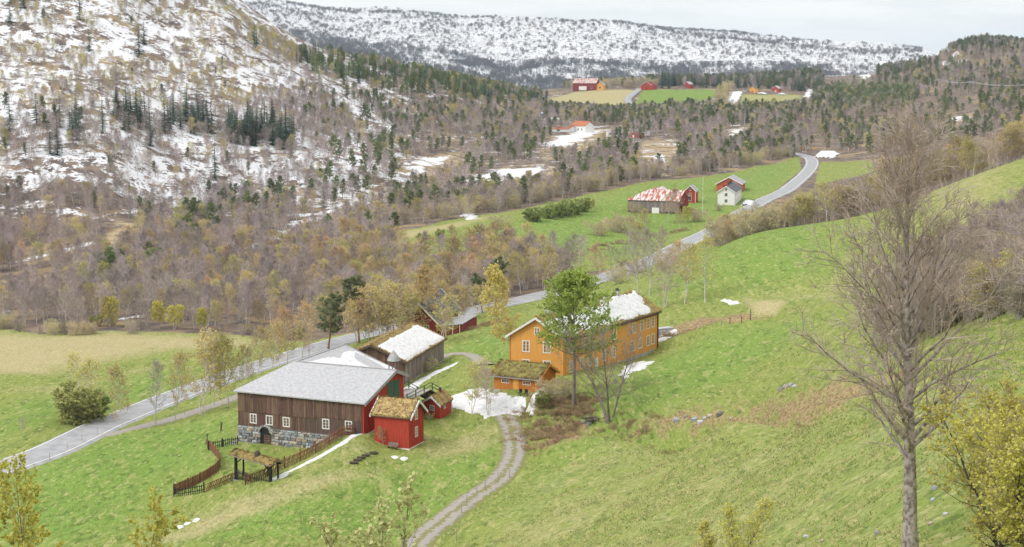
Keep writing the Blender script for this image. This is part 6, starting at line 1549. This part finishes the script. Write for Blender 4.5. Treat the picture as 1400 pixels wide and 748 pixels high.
    # bend signs
    for i, (u, v, lb) in enumerate([(1097, 207, 'yellow bend sign nearer the road bend'), (1112.5, 207, 'yellow bend sign beside the snow field')]):
        p = at(u, v); sg = thing('road_sign', lb, 'sign', p, 0, 'yellow bend signs'); mb = MB(); mb.tube([V((0, 0, -.3)), V((0, 0, 2.6))], [.06, .06], 5); mb.build('pole', M_METAL, sg)
        mb = MB(); mb.box(-.6, -.05, 1.1, .6, -.0, 2.6); mb.build('panel', M_YELLOW, sg)
        mb = MB(); mb.prism([(.35, -.06, 1.3), (.1, -.06, 1.3), (-.35, -.06, 1.85), (.1, -.06, 2.4), (.35, -.06, 2.4), (-.1, -.06, 1.85)], (0, -.02, 0)); mb.build('chevron', M_BLACK, sg)
    # hilltop farms
    k = 1.0
    s = simple_house('barn', 'long dark red barn with pale roof on the far hilltop field', 'barn', (783.5, 123.5), (815, 123.5), (.3, 15), 8, 5, 'x', M_RED_DULL, M_RUST)
    mb = MB(); s.fbox(mb, 'front', s.W * .28, s.W * .6, 0, 4.5, .1, 3.0); s.put('porch', mb, M_WHITE_WALL); s.window('front', s.W * .8, 2, 2.5, 2, 2, 1)
    s = simple_house('house', 'yellow house at the end of the far hilltop barn', 'house', (815.5, 123.5), (825, 123.5), (.3, 10), 6, 3, 'y', M_OCHRE, M_GREYROOF); s.window('front', s.W * .5, 2, 2, 2, 2, 1)
    s = simple_house('barn', 'plain bright red barn at the corner of the far green field', 'barn', (876, 123), (891.5, 123), (.5, 14), 5, 4, 'y', M_RED, M_RED_DULL, trim=M_WHITE); mb = MB(); s.fbox(mb, 'front', s.W * .4, s.W * .6, 0, 3.5, .0, .1); s.put('door', mb, M_RED_DULL)
    s = simple_house('house', 'small red house with white roof edge above the far green field', 'house', (935, 121), (943, 121.5), (.6, 8), 5, 3, 'y', M_RED, M_GREYROOF, trim=M_WHITE)
    for z in (1, 3.2): s.window('front', s.W * .5, z, 1.4, 1.3, 2, 1)
    s = simple_house('shed', 'small orange shed beside the far snow strip', 'shed', (1024.5, 127.5), (1033, 128), (.5, 8), 5.2, 2.2, 'y', M_OCHRE, M_DARKROOF); mb = MB(); s.fbox(mb, 'front', s.W * .4, s.W * .65, 0, 3, .0, .1); s.put('door', mb, M_OCHRE_BARE)
    s = simple_house('shed', 'small red shed with snow beside it on the far yellow field', 'shed', (1055.5, 126.5), (1064.5, 127), (.5, 8), 4.5, 3, 'y', M_RED, M_GREYROOF, trim=M_WHITE); mb = MB(); s.fbox(mb, 'front', s.W * .4, s.W * .65, 0, 2.6, .0, .1); s.put('door', mb, M_WHITE)
    for i, px in enumerate(([(1032, 129), (1034, 126.5), (1048, 127), (1050, 130)], [(1060, 130), (1064, 127.5), (1074, 128), (1074, 130.5)])): drape('snow_drift', ['snow patch right of the small orange shed', 'snow patch in front of the small red shed'][i], px, .8, M_SNOW, 3, 63 + i, 2.5)
    # houses in the pine plateau
    s = simple_house('house', 'white house with orange tiled roof among the pines', 'house', (781, 180.5), (800, 181.5), (.9, 9), 5, 3, 'x', M_WHITE_WALL, M_TILE_ORANGE); s.chimney(s.W * .6, s.D / 2, 7.5, 9.5, 1.0, M_TILE_ORANGE, s.rf)
    for t in (.25, .5, .75): s.window('front', s.W * t, 1.5, 1.4, 1.6, 2, 1)
    s = simple_house('house', 'low building with long orange roof left of the tiled house', 'house', (754, 180.5), (778, 180.5), (.7, 9), 2.2, 1.6, 'x', M_WHITE_WALL, M_TILE_ORANGE); s.window('front', s.W * .4, .6, 2, 1.2, 2, 1)
    s = simple_house('workshop', 'long pale grey flat workshop among the pines', 'workshop', (829, 186.5), (868, 187.5), (.8, 16), 4.0, 1.0, 'x', M_WHITE_WALL, M_GREYROOF); [s.window('front', s.W * t, 1.2, 2.2, 1.6, 3, 1) for t in (.15, .32, .5, .68)]
    s = simple_house('shed', 'small red shed against the grey workshop', 'shed', (860, 188), (872, 188.5), (.8, 7), 2.4, 1.2, 'x', M_RED, M_RED_DULL); mb = MB(); s.fbox(mb, 'front', s.W * .4, s.W * .6, 0, 2, .0, .1); s.put('door', mb, M_WHITE)
    p = at(741, 169); tw = thing('silo', 'slim blue silo standing among pines', 'silo', p, 0); mb = MB(); mb.tube([V((0, 0, -1)), V((0, 0, 8))], [1.3, 1.3], 12); mb.build('body', M_BLUE, tw); mb = MB(); mb.tube([V((0, 0, 8.0)), V((0, 0, 9.2))], [1.3, .2], 12); mb.build('cap', M_METAL, tw)
    p = at(745.5, 169.5); tw = thing('tank', 'squat white tank beside the blue silo', 'tank', p, 0); mb = MB(); mb.tube([V((0, 0, -1)), V((0, 0, 3.5))], [1.8, 1.8], 12); mb.build('body', M_METAL, tw); mb = MB(); mb.tube([V((0, 0, 3.5)), V((0, 0, 4.4))], [1.8, .2], 12); mb.build('cap', M_METAL, tw)
    s = simple_house('house', 'pale house with orange roof on the wooded skyline hill', 'house', (1302, 81.5), (1313.5, 81.5), (.4, 12), 6.5, 4, 'y', M_WHITE_WALL, M_TILE_ORANGE); [s.window('front', s.W * t, 2, 1.6, 1.8, 2, 1) for t in (.3, .7)]
    # power line: H-shaped pylons and wires
    tops = []
    for i, (u, v, hp, lb) in enumerate([(1285, 125, 18, 'steel pylon at the left end of the power line'), (1273, 118, 11, 'small steel pylon behind the tall left one'), (1314, 120, 11, 'small steel pylon between the two tall ones'), (1328, 128, 18, 'tall steel pylon at the right of the power line')]):
        p = at(u, v); d = math.hypot(p[0], p[1]); hgt = hp * d / FPX; o = thing('power_pylon', lb, 'pylon', p, .5, 'power pylons'); w = hgt * .14
        for x in (-w, w): mb = MB(); mb.tube([V((x, 0, -1)), V((x, 0, hgt))], [.28, .2], 5); mb.build('leg', M_METAL, o)
        mb = MB(); mb.bar((-w * 2.4, 0, hgt * .86), (w * 2.4, 0, hgt * .86), .4, .5); mb.build('crossarm', M_METAL, o); tops.append((p, hgt, w))
    wires = thing('power_lines', 'pale power lines strung across the wooded plateau', 'power line', (0, 0, 0))
    a = tops[3]; b_ = tops[0]; far = at(1165, 88); ends = [np.array([a[0][0], a[0][1], a[0][2] + a[1] * .84]), np.array([b_[0][0], b_[0][1], b_[0][2] + b_[1] * .84])]
    e0 = ends[0] + (ends[0] - ends[1]) * 2.2; e0[2] = ends[0][2] + 2
    for k in (-1, 0, 1):
        off = np.array([0, 0, 0]) + np.array([k * 5.0, k * 3.0, 0])
        for q0, q1 in ((e0, ends[0]), (ends[0], ends[1]), (ends[1], far + np.array([0, 0, 14]))):
            pts = []
            for i in range(13):
                t = i / 12; q = q0 * (1 - t) + q1 * t + off; q[2] -= 4 * t * (1 - t) * np.linalg.norm(q1 - q0) * .018; pts.append(V(q))
            mb = MB(); mb.tube(pts, [.11] * 13, 4, cap=False); mb.build('wire', M_METAL, wires)
    for i, (u, v, hp) in enumerate([(1140, 67.5, 9), (1150, 67.5, 9), (848, 40, 11)]):
        p = at(u, v); d = math.hypot(p[0], p[1]); hgt = hp * d / FPX; o = thing('mast', ['thin mast on the mountain skyline, left of a pair', 'thin mast on the mountain skyline, right of a pair', 'lone thin mast on the top of the far mountain'][i], 'mast', p); mb = MB(); mb.tube([V((0, 0, -2)), V((0, 0, hgt))], [.9, .5], 5); mb.build('shaft', M_METAL, o); mb = MB(); mb.bar((-3, 0, hgt * .8), (3, 0, hgt * .8), .8, .8); mb.build('crossarm', M_METAL, o)
# ---------------------------------------------------------------- trees one can pick out
def hpx(P, px): return px * math.hypot(P[0], P[1]) / FPX
def pick(key, u, v, top, label, group=None, name=None, wid=1.0):
    P = at(u, v); h = hpx(P, v - top); o = place(key, P, h, label, group, name=name)
    if wid != 1.0: o.scale = (o.scale[0] * wid, o.scale[1] * wid, o.scale[2])
    return o
def build_trees():
    # big bare tree in the near meadow
    P = base_for(1245, 0, 31); h = hpx(P, project([P])[0][1] - 225)
    TC = deciduous(101, h, .24, stems=1, clear=.26, limb_r=.40, n1=58, ang=(62, 18), len1=.30, n2=14, n3=8, twl=.5, tww=.018, sides=(10, 6), wander=.12, up=.08, solid=True, limb_in_trunk=.3, lean=(.035, 0), straight=.02,
                   shape=lambda t: (.6 + .65 * (t / .2) if t < .2 else 1.25 - 1.0 * (t - .2)))
    own_tree('alder_tree', TC, mat('bark_alder', (0.42, 0.37, 0.345), .9, col2=(0.15, 0.12, 0.11), scale=7, stretch=(1, 1, .8), bump=.7, lo=.36, hi=.58), [mat('twig_alder', (0.52, 0.42, 0.375), .9, var=.4, scale=1.5)], P, 'tall leafless grey-brown tree standing in the near meadow', 1.1)
    # yellow-green sallow at the right edge
    for i, (u, Y, top, sd, lb) in enumerate([(1372, 25, 505, 102, 'yellow-green budding sallow bush at the right edge of the near meadow'), (1415, 22, 560, 103, 'lower yellow-green sallow bush cut by the right picture edge')]):
        P = base_for(u, 0, Y); h = hpx(P, project([P])[0][1] - top)
        own_tree('sallow_bush', deciduous(sd, h, .05, stems=7, spread=.34, clear=.05, n1=20, n2=7, n3=5, len1=.30, twl=.28, tww=.009, leaves=5.0, leaf_size=.065, sides=(6, 4), solid=True, wander=.12, up=.12), M_BARK_DARK, [M_TWIG_BROWN, M_LEAF_YELLOW], P, lb, .4)
    # saplings along the bottom edge
    for i, (u, Y, top, sd, mc, lb, st) in enumerate([
        (52, 36, 612, 111, M_LEAF_YELLOW, 'slender birch sapling with orange-yellow buds, tallest at the lower left', 1), (8, 34, 652, 112, M_LEAF_RUST, 'orange-budded birch sapling cut by the left edge', 3), (96, 35, 668, 113, M_LEAF_YELLOW, 'short yellow-budded sapling right of the tall lower-left one', 2),
        (1012, 40, 660, 117, M_LEAF_YELLOW, 'thin yellow-budded sapling at the bottom of the near meadow', 2), (962, 42, 705, 118, M_LEAF_YELLOW, 'lowest yellow-budded sapling at the bottom of the near meadow', 2)]):
        P = base_for(u, 0, Y); h = hpx(P, project([P])[0][1] - top) * (1.04 if u < 200 else 1)
        own_tree('birch_sapling', deciduous(sd, h, .05, stems=st, spread=.14, clear=.15, n1=36, n2=6, n3=5, len1=.22, ang=(45, 22), twl=.22, tww=.009, leaves=7.0 if u < 500 else 2.2, leaf_size=.10 if u < 500 else .07, sides=(6, 4), solid=True, wander=.07, up=.1), M_BARK_GREY, [M_TWIG_BROWN, mc], P, lb, sd)
    for i, (u, Y, top, sd, lean, lb) in enumerate([(524, 30, 628, 121, (0, 0), 'leafing shrub with pale green buds, middle of the bottom edge'), (478, 31, 650, 122, (-.35, .05), 'pale-budded shrub leaning left at the bottom edge'), (562, 30, 672, 123, (.55, 0), 'thin pale-budded shrub arching right over the track')]):
        P = base_for(u, 0, Y); h = hpx(P, project([P])[0][1] - top) * (1.12 if lean[0] > .4 else 1)
        own_tree('willow_shrub', deciduous(sd, h, .045, stems=2 if i < 2 else 1, spread=.1, clear=.25, n1=20, n2=5, n3=3, len1=.24, ang=(42, 24), twl=.22, tww=.012, leaves=4.0, leaf_size=.125, sides=(6, 4), solid=True, wander=.1, up=.12, lean=lean), M_BARK_GREY, [M_TWIG_BROWN, M_LEAF_PALE], P, lb, sd)
    # trees round the farmhouse
    P = at(833, 576); h = hpx(P, 128)
    own_tree('ash_tree', deciduous(131, h, .26, stems=3, spread=.45, clear=.22, limb_r=.42, n1=17, ang=(58, 20), len1=.38, n2=9, n3=6, twl=.8, tww=.038, sides=(8, 5), wander=.12, up=.12, solid=True, limb_in_trunk=.3), M_BARK_GREY, [mat('twig_ash', (0.27, 0.215, 0.19), .9)], P, 'spreading leafless brown tree in front of the yellow house', .6)
    P = base_for(784, 0, 157); h = hpx(P, project([P])[0][1] - 380)
    own_tree('maple_tree', deciduous(132, h, .3, clear=.43, straight=.02, lean=(.07, 0), n1=54, ang=(86, 18), len1=.32, n2=9, n3=7, twl=.8, tww=.03, sides=(8, 5), leaves=11.0, leaf_size=.23, wander=.12, up=.1), M_BARK_GREY, [M_TWIG_BROWN, M_LEAF_GREEN], P, 'round fresh green tree rising before the yellow house corner', .2).scale = (1.0, 1.0, .95)
    P = base_for(699, 0, 186); h = hpx(P, project([P])[0][1] - 358)
    own_tree('birch_tree', deciduous(133, h, .2, clear=.14, n1=42, ang=(52, 24), len1=.19, n2=7, n3=6, twl=.8, tww=.03, sides=(8, 4), leaves=3.6, leaf_size=.27, wander=.12, up=-.03), M_BARK_BIRCH, [M_TWIG_BROWN, M_LEAF_OLIVE], P, 'tall yellow-green white-stemmed birch left of the yellow house', .2)
    P = at(585, 462); h = hpx(P, 92)
    own_tree('birch_tree', deciduous(134, h, .2, clear=.1, n1=42, ang=(52, 22), len1=.22, n2=7, n3=6, twl=.8, tww=.03, sides=(8, 4), leaves=3.4, leaf_size=.26, wander=.12, up=-.02), M_BARK_BIRCH, [M_TWIG_BROWN, M_LEAF_RUST], P, 'rusty orange birch in front of the black-roofed red house', .5)
    pick('olive1', 538, 461, 388, 'full olive-yellow birch left of the orange birch', 'birches behind the hay barn', wid=1.3); pick('olive2', 556, 458, 392, 'second olive birch touching the orange birch', 'birches behind the hay barn', wid=1.2); pick('olive2', 605, 466, 420, 'low olive bushy birch at the corner of the black-roofed house', 'birches behind the hay barn')
    for k, u, v, t, w, lb in (('olive2', 568, 466, 398, 1.4, 'dense olive birch before the gable of the black-roofed house'), ('olive1', 602, 470, 408, 1.3, 'olive birch right of the orange one, hiding the red house'), ('rust1', 551, 470, 405, 1.3, 'rust-tinted birch at the left verge of the black roof'), ('olive1', 520, 466, 396, 1.3, 'olive birch behind the hay barn ridge')): pick(k, u, v, t, lb, 'birches behind the hay barn', wid=w)
    for u, v, t, sd, kw, lb in ((449, 478, 402, 151, dict(clear=.30, width=.34), 'broad pine with reddish forked trunk behind the big barn'), (491, 469, 378, 152, dict(clear=.48, width=.25), 'tall pine with bare pale trunk between the barns'), (678, 424, 352, 153, dict(clear=.2, width=.30), 'dark pine beside the road left of the tall birch')):
        P = at(u, v); h = hpx(P, v - t); own_tree('pine_tree', pine(sd, h, .24, n1=34, clump=90, nl=.42, per=4, needle=.22, **kw), M_BARK_PINE, [M_BARK_PINE, M_NEEDLE_PINE], P, lb, sd, 'pines round the farm')
    pick('pine2', 660, 428, 372, 'smaller dark pine by the road bend', 'pines round the farm')
    pick('olive2', 645, 566, 488, 'small thin budding tree at the left side of the snowy yard', 'yard trees', wid=.8); pick('bare3', 668, 568, 490, 'grey many-stemmed tree on the grass island of the yard', 'yard trees', name='willow_tree', wid=.8)
    pick('bush1', 582, 508, 486, 'low brown bush at the hay barn wall', 'yard bushes', wid=1.4); pick('rust1', 524, 609, 584, 'tiny orange sapling before the red storehouse', 'yard trees'); pick('bush1', 587, 573, 563, 'small bare bush beside the small red shed', 'yard bushes')
    pick('bush1', 752, 545, 515, 'brown bush between the annex and the bank', 'yard bushes', wid=1.3); pick('bush2', 742, 556, 535, 'low olive bush above the snow bank', 'yard bushes'); pick('bush1', 775, 545, 512, 'bare brush under the green tree', 'yard bushes')
    # avenue by the road left of the barn
    for i, (k, u, v, t, w, lb) in enumerate([('olive1', 168, 592, 508, .75, 'slender birch leftmost of the roadside row'), ('bare2', 213, 581, 500, .8, 'second slim birch of the roadside row'), ('olive1', 240, 577, 490, .7, 'third slim birch of the roadside row'), ('olive2', 274, 567, 457, 1.15, 'biggest many-stemmed birch of the roadside row'),
                                             ('olive1', 292, 555, 470, .8, 'birch just right of the biggest roadside one'), ('olive1', 312, 556, 462, .8, 'birch close to the left corner of the barn roof'), ('olive2', 330, 540, 468, .8, 'budding birch directly behind the barn hip'), ('rust1', 352, 520, 450, .9, 'rusty birch behind the left slope of the barn roof'),
                                             ('olive1', 372, 512, 446, .9, 'olive birch rising behind the middle of the barn roof'), ('rust1', 392, 505, 425, .9, 'orange-brown birch beyond the barn ridge'), ('rust1', 412, 498, 418, .9, 'tall orange-brown birch beyond the barn ridge'), ('bare2', 340, 528, 478, .8, 'bare slim birch behind the barn hip')]):
        pick(k, u, v, t, lb, 'birches along the road by the barn', wid=w)
    pick('olive2', 112, 562, 487, 'broad dark olive tree beyond the road at the left', None, wid=1.15); pick('bush2', 108, 578, 528, 'dense dark green bush at the foot of the olive roadside tree', None, wid=1.25); pick('bush2', 128, 572, 536, 'smaller dark green bush right under the olive roadside tree', None)
    pick('bare3', 32, 592, 567, 'small bare bush in the left field beyond the road', None, wid=.8)
    # lime trees at the wood edge
    for u, v, t, lb in [(238, 451, 411, 'bright lime-yellow birch at the wood edge above the straw field'), (218, 449, 405, 'lime-tinted birch left of the bright one at the wood edge'), (278, 452, 415, 'lime-tinted birch right of the bright one at the wood edge'), (150, 447, 398, 'yellow-tinted birch at the wood edge further left')]: pick('lime1', u, v, t, lb, 'lime birches at the wood edge')
    # terrace birches and the slope behind the house
    P = at(936, 415); own_tree('birch_tree', deciduous(141, hpx(P, 78), .17, clear=.3, n1=26, ang=(50, 24), len1=.22, n2=5, n3=4, twl=.7, tww=.035, leaves=2.2, leaf_size=.24, up=-.01), M_BARK_BIRCH, [M_TWIG_BROWN, M_LEAF_OLIVE], P, 'white-stemmed birch on the terrace, nearer the house')
    P = at(964, 414); own_tree('birch_tree', deciduous(142, hpx(P, 86), .18, clear=.3, n1=28, ang=(52, 24), len1=.24, n2=5, n3=4, twl=.7, tww=.035, leaves=2.2, leaf_size=.24, up=-.01), M_BARK_BIRCH, [M_TWIG_BROWN, M_LEAF_OLIVE], P, 'white-stemmed birch on the terrace, farther from the house')
    for i, (k, u, v, t, w, lb) in enumerate([('bare3', 909, 420, 335, .9, 'bare grey tree just behind the house chimney'), ('bare1', 873, 408, 322, .9, 'bare tree above the far end of the house roof'), ('bare2', 888, 404, 318, .9, 'thin bare tree between the roof end and the road'), ('rust1', 822, 385, 338, 1, 'small rusty tree on the near road verge'),
                                             ('olive1', 880, 366, 308, 1, 'olive tree hanging over the road beyond the house'), ('bare3', 900, 360, 308, 1, 'many-stemmed bare tree by the road'), ('bare3', 845, 382, 330, 1, 'bare bush tree at the near road side'),
                                             ('rust1', 938, 400, 335, .9, 'rusty birch crown behind the terrace birches')]): pick(k, u, v, t, lb, 'trees along the road behind the house', wid=w)
    for i, (k, u, v, t, w, lb) in enumerate([('bush2', 729, 303, 284, 1.3, 'round green bush left of the bush row in the far field'), ('bush2', 752, 299, 278, 1.1, 'first bush of the green row in the far field'), ('bush2', 763, 297, 275, 1.1, 'second bush of the green row in the far field'), ('bush2', 774, 295, 273, 1.1, 'third bush of the green row in the far field'),
                                             ('bush2', 785, 293, 272, 1.1, 'fourth bush of the green row in the far field'), ('bush2', 797, 290, 271, 1.1, 'last bush of the green row in the far field'), ('lime1', 811, 286, 270, .7, 'thin lime sapling at the end of the green row'), ('bush1', 681, 313, 292, 1.2, 'grey round bush at the left end of the far field'), ('bush2', 577, 333, 318, .9, 'little bush at the tip of the far field'), ('bush2', 602, 327, 313, .9, 'second little bush near the tip of the far field')]): pick(k, u, v, t, lb, 'bushes in the far field', wid=w)
    for i, (k, u, v, t, w, lb) in enumerate([('olive2', 868, 308, 278, 1.2, 'olive bush at the left corner of the rusty barn'), ('bush1', 850, 318, 292, 1.3, 'grey bush below the rusty barn'), ('olive2', 885, 312, 285, 1.3, 'broad olive bush before the rusty barn wall'), ('rust1', 913, 305, 262, 1.2, 'tall rusty tree before the right end of the rusty barn'), ('olive2', 930, 312, 286, 1, 'olive bush right of the rusty barn'),
                                             ('bush1', 952, 303, 284, 1.2, 'grey bush beside the flagpole'), ('bush1', 820, 322, 300, 1.4, 'grey bush furthest down from the rusty barn'), ('bush1', 983, 288, 278, 1.0, 'low dark bush at the white house corner'), ('bush1', 838, 316, 296, 1.3, 'grey bush second down from the rusty barn'), ('lime1', 937, 305, 278, .8, 'lime sapling by the utility pole')]): pick(k, u, v, t, lb, 'bushes round the rusty barn', wid=w)
    for u, v, t, w, lb in [(381, 303, 264, .9, 'lone dark spruce in the brown birch valley'), (443, 283, 247, .9, 'dark spruce right of the lone one in the valley'), (96, 183, 142, .8, 'single dark spruce on the left mountain slope'), (641, 285, 250, .6, 'thin dark spruce behind the lower field tip'), (906, 121, 90, .9, 'tall dark spruce behind the far red barn'), (914, 121, 95, .9, 'shorter dark spruce behind the far red barn')]: pick('spruce1', u, v, t, lb, 'lone spruces', wid=w)

# ---------------------------------------------------------------- tussocks of grass on the near meadows
def build_grass():
    rng = np.random.RandomState(9); n = 60000
    a = rng.uniform(math.radians(-19), math.radians(19), n); r = np.sqrt(rng.uniform(34 ** 2, 235 ** 2, n)) * rng.uniform(.55, 1, n)
    X, Y = np.sin(a) * r, np.cos(a) * r; Z = Hs(X, Y)
    k = fbm(X / 6, Y / 6, 71, 3) + .5 * fbm(X / 1.5, Y / 1.5, 75, 2)
    d1, _ = seg_dist(X, Y, TRACK[::2]); d2, _ = seg_dist(X, Y, ROAD[::4]); d3, _ = seg_dist(X, Y, FARMLANE[::2]); d4, _ = seg_dist(X, Y, LANE[::2])
    ok = (k > -.05) & (d1 > 2.0) & (d2 > 4.2) & (d3 > 2.2) & (d4 > 2.0) & (_bil(ZONES['snow'], X, Y) < .3)
    X, Y, Z, k = X[ok], Y[ok], Z[ok], k[ok]; m = len(X)
    st = _bil(ZONES['straw'], X, Y) + _bil(ZONES['brush'], X, Y)
    nb = 5; B_ = np.repeat(np.arange(m), nb); N_ = len(B_)
    rr = np.hypot(X, Y)[B_]; s = rng.uniform(.06, .17, N_) * (.75 + rr / 260)
    th = rng.uniform(0, 6.283, N_); ln = rng.uniform(.1, .9, N_)
    bx = X[B_] + rng.normal(0, .12, N_) * (1 + rr / 150); by = Y[B_] + rng.normal(0, .12, N_) * (1 + rr / 150); bz = Z[B_] - .03
    w = s * .32
    v0 = np.stack([bx - np.sin(th) * w, by + np.cos(th) * w, bz], 1); v1 = np.stack([bx + np.sin(th) * w, by - np.cos(th) * w, bz], 1); v2 = np.stack([bx + np.cos(th) * s * ln, by + np.sin(th) * s * ln, bz + s * .8], 1)
    co = np.stack([v0, v1, v2], 1).reshape(-1, 3)
    me = bpy.data.meshes.new('grass_tussocks'); me.vertices.add(len(co)); me.vertices.foreach_set('co', co.ravel().astype(np.float32)); me.loops.add(len(co)); me.loops.foreach_set('vertex_index', np.arange(len(co), dtype=np.int32)); me.polygons.add(N_); me.polygons.foreach_set('loop_start', np.arange(N_, dtype=np.int32) * 3)
    pick_ = (rng.uniform(0, 1, m) < np.clip(.30 + st * .65, 0, .95)).astype(np.int32)
    pick_ = np.where((pick_ == 0) & (rng.uniform(0, 1, m) < .25), 2, pick_)
    for q in (mat('tussock_green', (0.26, 0.32, 0.10), .8, translucent=.3), mat('tussock_straw', (0.50, 0.44, 0.22), .8, translucent=.3), mat('tussock_dark', (0.19, 0.26, 0.07), .8, translucent=.3)): me.materials.append(q)
    me.polygons.foreach_set('material_index', pick_[B_]); me.update(calc_edges=True)
    tag(link('grass_tussocks', me), 'uneven grass tussocks, green and straw-coloured, over the near meadows', kind='stuff')
# ---------------------------------------------------------------- the air of the valley
def build_haze():
    m = bpy.data.materials.new('haze_air'); m.use_nodes = True; nt = m.node_tree
    nt.nodes.remove(nt.nodes['Principled BSDF'])
    pv = nt.nodes.new('ShaderNodeVolumePrincipled'); pv.inputs['Color'].default_value = (0.60, 0.81, 1.0, 1); pv.inputs['Density'].default_value = HAZE_DENSITY; pv.inputs['Anisotropy'].default_value = 0.0
    nt.links.new(pv.outputs[0], nt.nodes['Material Output'].inputs['Volume'])
    mb = MB(); zl, zh = float(GZ.min()) - 1.0, float(max(GZ.max() + 20, CAMZ)) + 15; print('haze', zl, zh)
    mb.box(-13500, -3500, zl, 13500, 13500, zh)
    o = mb.build('haze', m); tag(o, 'thin bluish spring haze filling the valley air', kind='stuff')
HAZE_DENSITY = 5.2e-5
# ---------------------------------------------------------------- build the place
build_ground(); build_roads(); build_farm(); build_yard(); build_far(); build_trees(); plant_woods(); build_grass(); build_haze()
